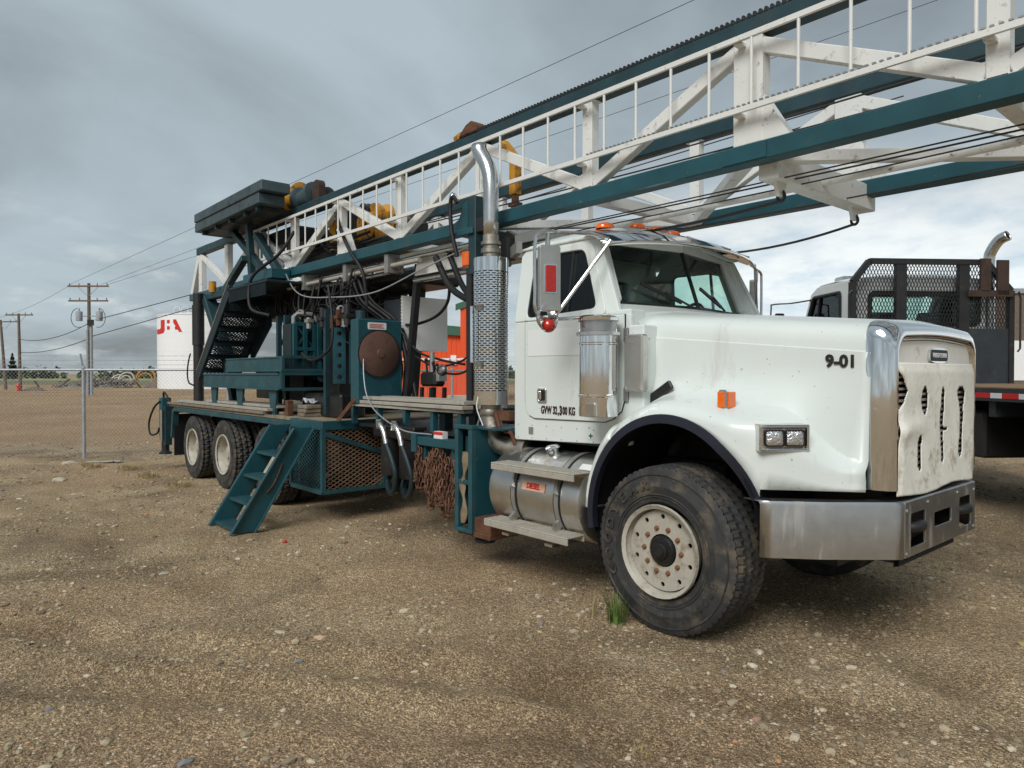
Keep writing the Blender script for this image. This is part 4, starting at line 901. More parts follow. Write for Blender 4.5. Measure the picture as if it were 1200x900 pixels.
# fuel tanks with straps and steps
for s in (-1, 1):
    cy_, cz_, r = s*0.925, 0.745, 0.335; x0, x1 = -1.74, -0.72
    b = B(); b.lathe([(0.001, x0-0.045), (r*0.5, x0-0.040), (r*0.85, x0-0.022), (r*0.97, x0), (r, x0+0.03), (r, x1-0.03), (r*0.97, x1), (r*0.85, x1+0.022), (0.001, x1+0.045)], (0, cy_, cz_), (1, 0, 0), n=48); tank = b.done('fuel_tank', 'brushed_alloy', rig, smooth=40)
    for x in (-1.42, -0.93):
        b = B(); b.lathe([(r, x-0.035), (r+0.006, x-0.035), (r+0.006, x+0.035), (r, x+0.035)], (0, cy_, cz_), (1, 0, 0), n=48); b.done('tank_strap', 'black_plastic', tank, smooth=30)
        b = B(); b.lathe([(r+0.006, x-0.022), (r+0.010, x-0.022), (r+0.010, x+0.022), (r+0.006, x+0.022)], (0, cy_, cz_), (1, 0, 0), n=48); b.done('strap_band', 'grey_steel', tank, smooth=30)
        b = B(); b.beam((x-0.02, cy_+s*0.26, 0.98), (x+0.02, cy_+s*0.355, 0.80), 0.05, 0.02, up=(1, 0, 0)); b.box((x-0.03, cy_+s*0.20, 0.965), (x+0.03, cy_+s*0.36, 0.978)); b.done('step_bracket', 'brushed_alloy', tank); b = B(); b.beam((x, cy_+s*0.30, 0.58), (x, cy_+s*0.36, 0.535), 0.06, 0.03, up=(1, 0, 0)); b.box((x-0.04, cy_-s*0.1, 0.42), (x+0.04, cy_+s*0.42, 0.44)); b.done('step_bracket', 'brushed_alloy', tank)
    for (xa, xb, z) in ((-1.56, -0.64, 0.98), (-1.65, -0.70, 0.515)):
        b = B(); b.box((xa, cy_+s*0.27, z), (xb, cy_+s*0.455, z+0.012)); b.box((xa, cy_+s*0.44, z-0.045), (xb, cy_+s*0.455, z)); b.box((xa, cy_+s*0.27, z-0.04), (xb, cy_+s*0.285, z)); stp = b.done('step', 'alu_board', tank, bevel=0.004)
        b = B()
        for i in range(int((xb-xa)/0.028)):
            for j in range(6): px, py = xa + 0.02 + i*0.028 + (0.014 if j % 2 else 0), cy_ + s*(0.285 + j*0.029); b.box((px-0.008, py-0.004, z+0.012), (px+0.008, py+0.004, z+0.0165))
        stuff(b.done('step_tread', 'alu_board', tank))
    b = B(); b.cyl((-1.19, cy_+s*0.10, cz_+0.30), (-1.19, cy_+s*0.115, cz_+0.355), 0.055, n=18); b.lathe([(0.062, 0), (0.064, 0.02), (0.04, 0.035), (0.001, 0.038)], (-1.19, cy_+s*0.115, cz_+0.355), (0, s*0.27, 0.96), n=14); b.done('filler_cap', 'chrome', tank, smooth=35)
    if s < 0:
        a = R_(200)
        yy, zz_ = cy_ - r*math.cos(R_(8)) - 0.006, cz_ + r*math.sin(R_(14))
        b = B(); b.plate(rrect(-0.13, 0.13, -0.035, 0.035, 0.004, 1), (), 0.002, (-1.19, cy_ - r*math.cos(R_(14)) - 0.003, cz_ + r*math.sin(R_(14))), (1, 0, 0), (0, 0.24, 0.97)); b.done('fuel_sticker', 'sticker_peach', tank)
        text('DIESEL', 0.060, 'letter_red', tank, (-1.19, cy_ - r*math.cos(R_(14)) - 0.007, cz_ + r*math.sin(R_(14))), (1, 0, 0), (0, 0.24, 0.97), bold=0.002, xs=0.85)
        b = B(); b.plate([(-0.06, -0.03), (0.06, -0.03), (0.06, 0.03), (-0.06, 0.03)], (), 0.002, (-0.74, cy_ - r*math.cos(R_(52)) - 0.004, cz_ + r*math.sin(R_(52))), (1, 0, 0), (0, 0.79, 0.61)); b.done('tank_label', 'sticker_white', tank)

# exhaust: muffler in a slotted guard, curved stack, elbow
mx_, my_ = -2.02, -1.0
b = B(); b.cyl((mx_, my_, 1.44), (mx_, my_, 2.70), 0.128, n=28); ex = b.done('muffler', 'black_steel', rig, smooth=40)
b = B(); rg = 0.155; rows_ = 54; cols_ = 18
for z0, z1 in ((1.43, 1.545), (2.60, 2.715)): b.lathe([(rg, z0), (rg, z1)], (mx_, my_, 0), n=36)
b.lathe([(0.07, 2.716), (rg, 2.716)], (mx_, my_, 0), n=36); b.lathe([(0.07, 1.429), (rg, 1.429)], (mx_, my_, 0), n=36)
hh = (2.60 - 1.545) / rows_; aw = 2*PI/cols_
def cp(a, z): return (mx_ + rg*math.cos(a), my_ + rg*math.sin(a), z)
for i in range(rows_):
    z0 = 1.545 + i*hh; z1 = z0 + hh; offa = (i % 2)*aw/2
    for j in range(cols_):
        a0 = j*aw + offa; a1 = a0 + aw; ia, ib = a0 + aw*0.15, a1 - aw*0.15; za, zb = z0 + hh*0.27, z1 - hh*0.27; am = (a0+a1)/2
        o_ = [b.bm.verts.new(cp(a, z)) for a, z in ((a0, z0), (am, z0), (a1, z0), (a1, z1), (am, z1), (a0, z1))]
        q_ = [b.bm.verts.new(cp(a, z)) for a, z in ((ia, za), (am, za), (ib, za), (ib, zb), (am, zb), (ia, zb))]
        for k in range(6): b.bm.faces.new((o_[k], o_[(k+1) % 6], q_[(k+1) % 6], q_[k]))
gd = b.done('heat_guard', 'chrome', ex, smooth=30)
b = B(); b.tube([(mx_-0.135, my_-0.09, 2.19), (mx_-0.145, my_-0.125, 2.18), (mx_-0.145, my_-0.125, 1.80), (mx_-0.135, my_-0.09, 1.79)], 0.014, 8) if False else b.tube([(mx_-0.02, my_-0.15, 2.29), (mx_-0.02, my_-0.20, 2.285), (mx_-0.02, my_-0.20, 1.80), (mx_-0.02, my_-0.15, 1.795)], 0.014, 8); b.done('grab_handle', 'chrome', ex, smooth=40)
for z in (2.28, 1.79):
    b = B(); b.box((mx_+0.0, my_-0.175, z-0.03), (mx_+0.07, my_-0.15, z+0.02)); b.done('guard_clamp', 'exhaust_metal', ex)
b = B(); b.cyl((mx_, my_, 2.70), (mx_, my_, 2.92), 0.072, n=20); b.lathe([(0.085, 2.76), (0.09, 2.765), (0.09, 2.80), (0.085, 2.805)], (mx_, my_, 0), n=20); b.lathe([(0.085, 2.83), (0.09, 2.835), (0.09, 2.86), (0.085, 2.865)], (mx_, my_, 0), n=20); b.done('stack_joint', 'exhaust_metal', ex, smooth=40)
sp_ = [(mx_, my_, 2.90), (mx_, my_, 3.05), (mx_, my_, 3.2), (mx_, my_, 3.36), (mx_-0.012, my_, 3.45), (mx_-0.045, my_+0.0, 3.535), (mx_-0.095, my_, 3.61), (mx_-0.14, my_, 3.665), (mx_-0.165, my_, 3.71), (mx_-0.172, my_, 3.755)]
b = B(); b.tube(sp_, 0.068, 24, cap=False); o = b.done('exhaust_stack', 'stack_steel', ex, smooth=50); q = o.modifiers.new('t', 'SOLIDIFY'); q.thickness = 0.004
b = B(); b.tube([(mx_, my_, 1.44), (mx_, my_, 1.34), (mx_+0.01, my_, 1.25), (mx_+0.05, my_, 1.15), (mx_+0.13, my_+0.005, 1.085), (mx_+0.24, my_+0.02, 1.06), (mx_+0.42, my_+0.06, 1.055)], 0.092, 20); b.lathe([(0.10, 1.33), (0.103, 1.335), (0.103, 1.385), (0.10, 1.39)], (mx_, my_, 0), n=20); b.done('exhaust_elbow', 'exhaust_metal', ex, smooth=50)
b = B(); b.box((mx_+0.1, my_-0.05, 1.30), (mx_+0.30, my_+0.05, 1.38)); b.tube([(mx_+0.14, my_-0.06, 1.36), (mx_+0.2, my_-0.06, 1.22), (mx_+0.33, my_-0.05, 1.20), (mx_+0.36, my_-0.03, 1.10)], 0.018, 6); b.done('exhaust_bracket', 'rust', ex)
# ================================================================== mast
YM = 0.73; ZB, ZT = 3.13, 3.94; CH = 0.125
b = B()
nodes = [-10.70, -9.34, -8.05, -6.7, -5.3, -3.92, -2.48, -1.08, 0.33, 1.73, 3.13, 4.53]
for x in nodes:
    for y in (-YM, YM):
        for z in (ZB + 0.066, ZT - 0.066): b.box((x-0.085, y-0.045, z-0.004), (x+0.085, y+0.045, z+0.004))
mast = b.done('mast', 'mast_white', rig)
for y in (-YM, YM):
    for z in (ZB, ZT):
        x1 = 5.2
        b = B(); b.beam((-11.28 if z == ZB else -10.85, y, z), (x1, y, z), CH, CH); b.done('chord', 'teal' if z == ZB else 'teal_dark', mast, bevel=0.008)
        if z == ZB:                                   # splice plates
            for xs_ in (-7.05, 0.33):
                b = B(); b.box((xs_-0.16, y-0.070, z-0.05), (xs_+0.16, y-0.0635, z+0.05)) if y < 0 else b.box((xs_-0.16, y+0.0635, z-0.05), (xs_+0.16, y+0.070, z+0.05)); b.done('splice_plate', 'teal', mast)
for y in (-YM, YM):
    for x in nodes:
        wd = 0.105 if x > -7 else 0.16; b = B()
        if abs(x - 0.33) < 0.01: b.box((x-0.09, y-0.05, ZB+0.06), (x+0.12, y+0.05, ZT-0.062))
        else: b.box((x-wd/2, y-0.045, ZB+0.06), (x+wd/2, y+0.045, ZT-0.062))
        b.done('post', 'mast_white', mast, bevel=0.006)
        if abs(x - 0.33) < 0.01 or abs(x + 5.3) < 0.01:      # flared foot
            b = B(); b.plate([(0.05, 0), (0.30, 0), (0.12, 0.30), (0.05, 0.34)], (), 0.085, (x, y-0.0425 + 0.085, ZB+0.0635), (1, 0, 0), (0, 0, 1)); b.done('gusset', 'mast_white', mast)
    for i in range(len(nodes) - 1):
        xa, xb = nodes[i], nodes[i+1]; top_first = (i % 2 == 0)
        za, zb = (ZT - 0.10, ZB + 0.10) if top_first else (ZB + 0.10, ZT - 0.10)
        b = B(); b.beam((xa + 0.05, y, za), (xb - 0.05, y, zb), 0.075, 0.095, up=(0, 1, 0)) if False else b.beam((xa + 0.05, y, za), (xb - 0.05, y, zb), 0.075, 0.095); b.done('diagonal_brace', 'mast_white', mast, bevel=0.006)
for i, x in enumerate(nodes):
    if x > -5.0 and abs(x - 0.33) > 0.01:
        b = B(); b.beam((x, -YM+0.065, ZB-0.005), (x, YM-0.065, ZB-0.005), 0.09, 0.09); b.done('bottom_crossbar', 'mast_white', mast)
    if i < len(nodes) - 1 and x > -4:
        ya, yb = ((-YM+0.07, YM-0.07) if i % 2 == 0 else (YM-0.07, -YM+0.07)); xb = nodes[i+1]
        b = B(); b.beam((x+0.05, ya, ZB-0.01), (xb-0.05, yb, ZB-0.01), 0.085, 0.075); b.done('bottom_brace', 'mast_white', mast, bevel=0.005)
for y in (-YM, YM):
    b = B(); b.beam((-10.78, y, ZT-0.08), (-11.2, y, ZB+0.07), 0.10, 0.12); b.done('end_brace', 'mast_white', mast, bevel=0.006)
    b = B(); b.beam((-7.9, y, ZT-0.1), (-7.2, y, ZB+0.1), 0.10, 0.12); b.done('end_brace', 'mast_white', mast, bevel=0.006)
# heavy cross beam with lugs
b = B(); b.box((0.36, -YM+0.064, ZB-0.16), (0.50, YM+0.10, ZB+0.03)); xb_ = b.done('lifting_beam', 'mast_white', mast, bevel=0.006)
for y in (-0.52, 0.60):
    b = B(); b.plate([(-0.07, 0), (0.07, 0), (0.03, -0.09), (-0.03, -0.09)], [[(0.012*math.cos(2*PI*q/8), -0.065 + 0.012*math.sin(2*PI*q/8)) for q in range(8)]], 0.025, (0.42, y, ZB-0.16), (0, 1, 0), (0, 0, 1)); b.done('lug', 'mast_white', mast)
    b = B(); b.tube([(0.43 + 0.026*math.cos(t), y + 0.02, ZB-0.245 + 0.034*math.sin(t)) for t in (2*PI*i/14 for i in range(15))], 0.011, 6, cap=False); b.done('shackle', 'black_steel', mast, smooth=40)
# ladder down the near side
LY = -0.86
for z, r in ((3.855, 0.020), (3.395, 0.020)):
    b = B(); b.beam((-8.35, LY, z), (5.1, LY, z), 0.022, 0.034); b.done('ladder_rail', 'mast_white', mast)
rg0 = None
for k in range(42):
    x = 0.11 + 0.31*(k - 26)
    if rg0 is None: b = B(); b.cyl((0, LY, 3.41), (0, LY, 3.845), 0.0105, n=8); rg0 = b.done('ladder_rung', 'mast_white', mast, smooth=40); o = rg0
    else: o = rg0.copy(); col.objects.link(o)
    o.location.x = x
for x in nodes:
    if -8.3 < x < 5:
        for z in (3.835, 3.375):
            b = B(); b.beam((x-0.02, LY+0.015, z), (x-0.02, -YM-0.045, z), 0.05, 0.02); b.done('ladder_bracket', 'mast_white', mast)
# serrated grip strip on the near and far top chord
for y in (-YM,):
    b = B(); x = -2.5
    while x < 5.0:
        b.plate([(0, 0), (0.030, 0), (0.022, 0.030), (0.008, 0.030)], (), 0.03, (x, y-0.030, ZT+0.0625), (1, 0, 0), (0, 0, 1)); x += 0.040
    o = b.done('grip_strip', 'black_steel', mast); stuff(o)
# small dots of bolt heads along the lower ladder rail (chain guard)
b = B()
for k in range(150):
    x = -1.0 + k*0.04; b.box((x, LY-0.012, 3.416), (x+0.018, LY+0.012, 3.426))
stuff(b.done('rail_grip', 'grey_steel', mast))
# white service pipe and cables under the mast
b = B(); b.tube([(-7.0, -0.05, 3.02), (5.0, -0.05, 3.055)], 0.026, 10); b.done('service_pipe', 'mast_white', mast, smooth=40)
for (y0, y1, z0, z1, s_, r) in ((-0.55, -0.35, 3.03, 3.06, 0.05, 0.006), (-0.42, -0.30, 3.02, 3.09, 0.08, 0.005), (0.25, 0.4, 3.0, 3.1, 0.06, 0.006), (-0.2, 0.2, 3.5, 3.55, 0.05, 0.007), (0.0, 0.3, 3.45, 3.6, 0.06, 0.007), (-0.62, -0.55, 3.0, 3.02, 0.03, 0.005), (0.1, 0.15, 3.62, 3.72, 0.03, 0.007)):
    b = B(); b.tube(sag((-4.6, y0, z0), (5.1, y1, z1), s_, 24), r, 6); b.done('wireline', 'wire_dark', mast, smooth=40)
b = B(); b.tube(sag((0.43, 0.62, ZB-0.275), (-1.6, 0.9, 2.93), 0.10), 0.010, 6); b.done('sling', 'wire_dark', mast, smooth=40)
b = B(); b.tube(sag((0.43, -0.50, ZB-0.275), (-1.9, -0.2, 2.98), 0.06), 0.012, 6); b.done('sling', 'wire_dark', mast, smooth=40)
# yellow hook arm hanging in the mast and bracket on the top chord
b = B(); b.beam((-2.86, 0.02, 3.60), (-2.86, 0.02, 4.0), 0.11, 0.09, up=(1, 0, 0)); b.beam((-2.86, 0.02, 3.98), (-3.06, 0.02, 4.20), 0.11, 0.09, up=(1, 0, 0)); b.done('hook_arm', 'yellow_paint', mast, bevel=0.01)
b = B(); b.cyl((-2.86, 0.02, 3.5), (-2.86, 0.02, 3.6), 0.04); b.box((-2.92, -0.03, 3.48), (-2.80, 0.07, 3.52)); b.done('hook_pin', 'rust', mast)
b = B(); b.plate([(-0.14, 0), (0.14, 0), (0.13, 0.06), (0.06, 0.12), (-0.02, 0.10), (-0.12, 0.03)], (), 0.16, (-2.62, -YM+0.08, ZT+0.064), (1, 0, 0), (0, 0, 1)); b.done('chord_guide', 'rust', mast, bevel=0.01)
b = B(); b.beam((-2.86, -YM, ZT+0.075), (-2.75, -YM, ZT+0.10), 0.12, 0.05); b.done('chord_guide_shoe', 'yellow_paint', mast)
# travelling block, sheaves and winch gear laid inside the mast
for x, y, z, r, wd, m_ in ((-5.95, -0.05, 3.72, 0.34, 0.10, 'greasy_black'), (-5.95, 0.12, 3.72, 0.34, 0.10, 'rust'), (-5.6, 0.0, 3.70, 0.30, 0.24, 'yellow_paint'), (-5.2, 0.05, 3.55, 0.24, 0.2, 'rust')):
    b = B(); b.lathe([(0.05, -wd/2-0.02), (r*0.55, -wd/2), (r, -wd/2), (r, -wd/4), (r*0.90, 0), (r, wd/4), (r, wd/2), (r*0.55, wd/2), (0.05, wd/2+0.02)], (x, y, z), (0.25, 1, 0), n=28); b.done('sheave', m_, mast, smooth=35)
b = B(); b.box((-6.7, -0.30, 3.36), (-5.2, 0.30, 3.46)); b.beam((-6.5, -0.31, 3.42), (-4.9, -0.31, 3.60), 0.03, 0.08, up=(0, 0, 1)); b.done('block_frame', 'yellow_paint', mast, bevel=0.02)
b = B(); b.box((-7.6, -0.42, 3.22), (-4.5, 0.42, 3.42)); b.box((-6.35, -0.24, 3.36), (-5.75, 0.30, 3.98)); b.box((-5.2, -0.25, 3.36), (-4.8, 0.25, 3.66)); b.box((-7.5, -0.2, 3.4), (-6.8, 0.3, 3.7)); b.done('block_cradle', 'greasy_black', mast, bevel=0.03)
for x, y, z, r, m_ in ((-7.30, -0.60, 4.25, 0.17, 'yellow_paint'), (-6.98, -0.60, 4.24, 0.19, 'yellow_paint'), (-6.60, -0.58, 4.17, 0.19, 'teal_grey'), (-6.45, -0.45, 4.15, 0.13, 'greasy_black')):
    b = B(); b.lathe([(0.03, -0.20), (r*0.6, -0.19), (r, -0.17), (r, -0.12), (r*0.7, -0.10), (r*0.7, 0.10), (r, 0.12), (r, 0.17), (r*0.6, 0.19), (0.03, 0.20)], (x, y, z), (1, 0.25, 0.12), n=22); b.done('guide_roller', m_, mast, smooth=35)
b = B(); b.plate(rrect(-0.10, 0.10, 0, 0.36, 0.09, 5), (), 0.10, (-6.22, -0.55, 3.98), (1, 0, 0), (0, 0, 1)); b.done('sheave_guard', 'rust_dark', mast, bevel=0.01)
b = B(); b.beam((-8.3, -0.50, 4.06), (-6.1, -0.50, 4.04), 0.20, 0.10); b.done('roller_mount', 'teal_dark', mast, bevel=0.01)
b = B(); b.box((-8.3, -0.66, 3.62), (-6.9, 0.6, 3.84)); b.done('crown_beam', 'greasy_black', mast, bevel=0.02)

# ================================================================== platform folded over the mast foot
b = B(); b.box((-9.22, -1.32, 4.135), (-6.42, -0.92, 4.275)); pf = b.done('tubing_board', 'teal_grey', rig, bevel=0.01)
b = B(); b.box((-9.22, -1.31, 3.985), (-6.55, -0.94, 4.125)); b.done('board_frame', 'teal_grey', pf, bevel=0.008)
b = B(); b.box((-9.0, -1.2, 3.93), (-6.7, -0.60, 3.98)); b.done('board_grating', 'black_steel', pf)
for x in (-9.0, -8.4, -7.8, -7.2, -6.75):
    b = B(); b.box((x-0.03, -1.26, 3.925), (x+0.03, -0.66, 3.985)); b.done('board_joist', 'teal_dark', pf)
for p, q in (((-7.72, -1.0, 3.94), (-7.72, -0.95, 3.10)), ((-8.45, -0.98, 3.94), (-7.15, -0.9, 3.05)), ((-7.75, -1.05, 3.42), (-8.75, -0.98, 3.06)), ((-7.55, -0.95, 3.75), (-6.85, -0.88, 3.10))):
    b = B(); b.beam(p, q, 0.10, 0.09); b.done('board_leg', 'teal_dark', pf, bevel=0.006)
b = B(); b.box((-7.75, -1.08, 3.02), (-6.7, -0.80, 3.16)); b.done('board_bracket', 'teal', pf, bevel=0.01)

# ================================================================== mast support and rear legs
b = B(); b.beam((-10.15, -0.98, 1.2), (-10.15, -0.98, 3.12), 0.16, 0.16) if False else b.cyl((-10.15, -0.98, 1.15), (-10.15, -0.98, 3.10), 0.085, n=14); b.lathe([(0.10, 2.2), (0.10, 2.9)], (-10.15, -0.98, 0), n=14); b.done('leg_cylinder', 'black_steel', rig, smooth=40)
b = B(); b.cyl((-10.15, 0.98, 1.15), (-10.15, 0.98, 3.10), 0.085, n=14); b.done('leg_cylinder', 'black_steel', rig, smooth=40)
for s in (-1, 1):
    b = B(); b.beam((-10.0, s*0.85, 3.02), (-9.0, s*0.85, 1.9), 0.20, 0.14); b.beam((-9.05, s*0.85, 1.98), (-8.6, s*0.85, 1.2), 0.2, 0.14); b.done('rear_leg', 'teal_dark', rig, bevel=0.01)
    b = B(); b.beam((-10.3, s*0.85, 3.03), (-8.8, s*0.85, 3.03), 0.14, 0.10); b.done('rear_leg_cap', 'teal_dark', rig, bevel=0.01)
b = B(); b.beam((-9.9, -0.85, 2.86), (-9.9, 0.85, 2.86), 0.12, 0.16); b.done('rear_leg_tie', 'black_steel', rig)
b = B(); b.cyl((-9.55, -0.93, 3.08), (-9.55, -0.93, 3.26), 0.06, n=12); b.done('beacon', 'yellow_paint', rig, smooth=40)
b = B(); b.beam((-10.6, -YM, 3.06), (-10.15, -0.96, 3.06), 0.16, 0.10); b.done('mast_pivot', 'black_steel', rig)
# raising rams and service gear under the mast (mostly dark silhouettes)
for x, y, w1 in ((-6.65, -0.55, 0.10), (-6.35, 0.35, 0.10)):
    b = B(); b.cyl((x, y, 1.2), (x+0.12, y, 2.6), w1, n=14); b.cyl((x+0.12, y, 2.6), (x+0.16, y, 3.05), w1*0.6, n=12); b.done('raising_ram', 'black_steel', rig, smooth=40)
b = B(); b.beam((-4.25, -0.46, 1.3), (-3.98, -0.46, 2.95), 0.07, 0.07); b.done('mast_prop', 'black_steel', rig); b = B(); b.beam((-5.35, 0.30, 1.4), (-5.15, 0.30, 2.95), 0.16, 0.16); b.done('mast_prop', 'black_steel', rig)
b = B(); b.beam((-6.0, 0.2, 1.4), (-6.0, 0.2, 2.95), 0.16, 0.16); b.done('mast_prop', 'black_steel', rig)
b = B(); b.beam((-6.75, 0.7, 1.3), (-7.15, 0.7, 2.8), 0.10, 0.16); b.done('far_brace', 'teal', rig)
b = B(); b.beam((-6.6, 0.75, 2.1), (-6.6, 0.75, 2.95), 0.10, 0.10); b.done('far_brace', 'teal', rig)
b = B(); b.box((-5.6, -0.45, 2.80), (-4.4, 0.45, 2.93)); b.lathe([(0.05, -0.3), (0.14, -0.26), (0.14, 0.26), (0.05, 0.3)], (-4.75, -0.2, 2.82), (1, 0, 0), n=16); b.done('mast_saddle', 'greasy_black', rig, bevel=0.03)
b = B(); b.box((-8.6, -0.6, 2.55), (-6.5, 0.6, 3.02)); b.box((-6.5, -0.45, 2.68), (-5.6, 0.45, 2.95)); b.done('hose_tray', 'greasy_black', rig, bevel=0.04)
for (z, y, r, x0, x1) in ((2.99, -0.62, 0.035, -7.6, -2.5), (2.93, -0.70, 0.028, -7.0, -3.6), (2.88, -0.60, 0.030, -6.6, -4.1), (2.76, -0.5, 0.030, -4.0, -2.35)):
    b = B(); b.cyl((x0, y, z), (x1, y, z), r, n=12); b.done('steel_pipe', 'chrome_dull' if r > 0.029 else 'alu_board', rig, smooth=40)
for x in (-6.4, -5.2, -4.2):
    b = B(); b.box((x-0.04, -0.76, 2.85), (x+0.04, -0.55, 3.06)); b.done('pipe_clamp', 'grey_steel', rig)
b = B(); b.box((-4.1, -0.64, 2.98), (-3.0, 0.5, 3.05)); b.plate([(-0.6, 0), (0.6, 0), (0.45, 0.22), (-0.55, 0.16)], (), 0.02, (-3.3, -0.55, 2.80), (1, 0, 0), (0, 0, 1)); b.done('white_tray', 'mast_white', rig)

# headrest frame behind the cab
b = B(); b.box((-2.62, -0.92, 1.1), (-2.50, -0.80, 3.05)) if False else b.box((-2.42, -0.95, 2.62), (-2.31, -0.85, 3.34)); hr = b.done('mast_rest', 'teal_dark', rig, bevel=0.008)
b = B(); b.box((-2.50, 0.80, 1.2), (-2.36, 0.92, 3.0)); b.done('rest_post', 'teal', hr)
b = B(); b.box((-2.56, -0.98, 2.99), (-2.32, 0.95, 3.05)); b.done('rest_beam', 'teal', hr, bevel=0.006)
b = B(); b.plate([(-0.32, 0), (0, 0), (0, 0.28), (-0.06, 0.26), (-0.14, 0.12), (-0.30, 0.06)], (), 0.05, (-2.50, -0.84, 3.06), (1, 0, 0), (0, 0, 1)); b.done('rest_horn', 'teal', hr)
b = B(); b.box((-2.36, -0.94, 3.00), (-2.16, -0.86, 3.13)); b.done('stack_clamp', 'black_steel', hr, bevel=0.006)
b = B(); b.tube(spline([(-2.52, -1.0, 3.30), (-2.56, -1.02, 3.36), (-2.60, -1.02, 3.28), (-2.58, -1.02, 3.05), (-2.52, -1.0, 2.8)], 6), 0.020, 8); b.done('rest_cable', 'hose_rubber', hr, smooth=40)
b = B(); b.lathe([(0.04, -0.03), (0.05, 0), (0.03, 0.06), (0.001, 0.08)], (-2.60, -0.98, 3.34), (0, -0.3, 1), n=12); b.done('work_lamp', 'chrome', hr, smooth=40)
b = B(); b.box((-2.50, -0.97, 2.70), (-2.40, -0.93, 2.84)); b.done('amber_lamp', 'amber_lens', hr, bevel=0.012)
b = B(); b.box((-2.46, -0.94, 1.35), (-2.38, -0.86, 2.68)); b.done('lamp_post', 'black_steel', hr)
b = B(); b.beam((-2.3, -0.55, 2.82), (-1.7, -0.95, 2.78), 0.05, 0.10); b.beam((-2.25, -0.6, 3.02), (-1.6, -0.75, 2.72), 0.05, 0.06); b.box((-2.15, -0.5, 2.55), (-1.95, 0.4, 2.98)); b.box((-1.95, -0.78, 2.86), (-1.55, -0.70, 2.94)); b.done('cab_guard_bracket', 'grey_steel', hr)
b = B(); b.box((-2.1, -0.62, 2.85), (-1.72, -0.40, 3.0)); b.done('valve_box', 'mast_white', hr, bevel=0.02)
b = B(); b.cyl((-2.14, -0.70, 2.75), (-2.14, -0.70, 2.95), 0.07, n=14); b.done('filter_bowl', 'black_steel', hr, smooth=40)

# ================================================================== deck and equipment
b = B(); b.box((-10.75, -1.30, 1.125), (-5.45, 1.30, 1.16)); b.box((-5.45, -1.33, 1.125), (-4.57, 1.3, 1.155)); deck = b.done('deck', 'deck_plate', rig)
b = B(); b.box((-4.57, -0.95, 1.10), (-2.3, 0.95, 1.13)); b.done('deck_front', 'black_steel', deck)
for s in (-1, 1): b = B(); b.box((-10.2, s*1.375, 1.055), (-5.40, s*1.31, 1.122)); b.done('deck_edge', 'teal_worn', deck, bevel=0.006)
for s in (-1, 1):
    b = B(); b.plate([(-10.2, 1.055), (-10.2, 1.12), (-10.32, 1.06), (-10.42, 0.60), (-10.36, 0.58), (-10.26, 1.02)], (), 0.10, (0, s*1.375 if s > 0 else s*1.275, 0), (1, 0, 0), (0, 0, 1)); b.done('mudguard_tail', 'teal_worn', deck)
    b = B(); b.box((-10.34, s*0.75, 0.28), (-10.31, s*1.34, 1.0)); b.done('mud_flap', 'black_plastic', deck)
# rear jack
for s in (-1, 1):
    b = B(); b.box((-11.10, s*1.22, 0.55), (-10.92, s*1.38, 1.27)); jk = b.done('rear_jack', 'teal', rig, bevel=0.008)
    b = B(); b.cyl((-11.01, s*1.30, 0.30), (-11.01, s*1.30, 0.60), 0.065, n=14); b.lathe([(0.11, 0.245), (0.11, 0.27), (0.07, 0.30)], (-11.01, s*1.30, 0), n=18, cap=True); b.done('jack_foot', 'black_steel', jk, smooth=30)
    b = B(); b.box((-10.92, s*1.24, 0.42), (-10.80, s*1.36, 1.12)); b.box((-11.1, s*0.5, 1.0), (-10.7, s*1.25, 1.12)); b.done('jack_guide', 'teal_dark', jk, bevel=0.006)
    b = B(); b.cyl((-10.86, s*1.40, 0.50), (-10.86, s*1.40, 1.05), 0.03, n=10); b.done('jack_rod', 'chrome_dull', jk, smooth=40)
    b = B(); b.tube(spline([(-11.0, s*1.39, 1.2), (-11.12, s*1.45, 1.1), (-11.42, s*1.45, 0.9), (-11.52, s*1.45, 0.72), (-11.38, s*1.45, 0.58), (-11.08, s*1.42, 0.62), (-10.95, s*1.42, 0.72)], 6), 0.018, 8); b.done('jack_hose', 'hose_rubber', jk, smooth=40)
    b = B(); b.tube(spline([(-11.02, s*1.32, 1.25), (-10.95, s*1.34, 1.36), (-10.80, s*1.34, 1.33), (-10.72, s*1.30, 1.18)], 6), 0.018, 8); b.done('jack_hose', 'hose_rubber', jk, smooth=40)
    b = B(); b.tube(spline([(-10.2, s*1.1, 2.05), (-10.32, s*1.1, 1.9), (-10.38, s*1.1, 1.7), (-10.3, s*1.1, 1.55), (-10.12, s*1.08, 1.5)], 6), 0.014, 6); b.done('jack_hose', 'hose_rubber', jk, smooth=40)

# mesh cage (front of the rear deck, near side)
x0, x1, y0, y1, z0, z1 = -5.40, -4.57, -1.36, -0.57, 0.36, 1.12
b = B()
for (p, q) in (((x1,y0,z0),(x1,y1,z0)), ((x1,y0,z0),(x1,y0,z1)), ((x1,y1,z0),(x1,y1,z1)), ((x0,y0,z0),(x1,y0,z0)), ((x0,y0,z0),(x0,y0,z1)), ((x0,y1,z0),(x1,y1,z0)), ((x0,y0,z0),(x0,y1,z0))): kk_ = 0.045 + 0.0017*len(b.bm.verts)/8; b.beam(p, q, kk_, kk_)
cage = b.done('mesh_cage', 'teal_worn', rig)
b = B(); b.box((x1-0.03, y0-0.02, z1-0.06), (x1+0.025, y1+0.02, z1+0.045)); b.box((x0, y0-0.025, z1-0.06), (x1-0.031, y0+0.03, z1+0.045)); b.done('cage_header', 'teal', cage, bevel=0.006)
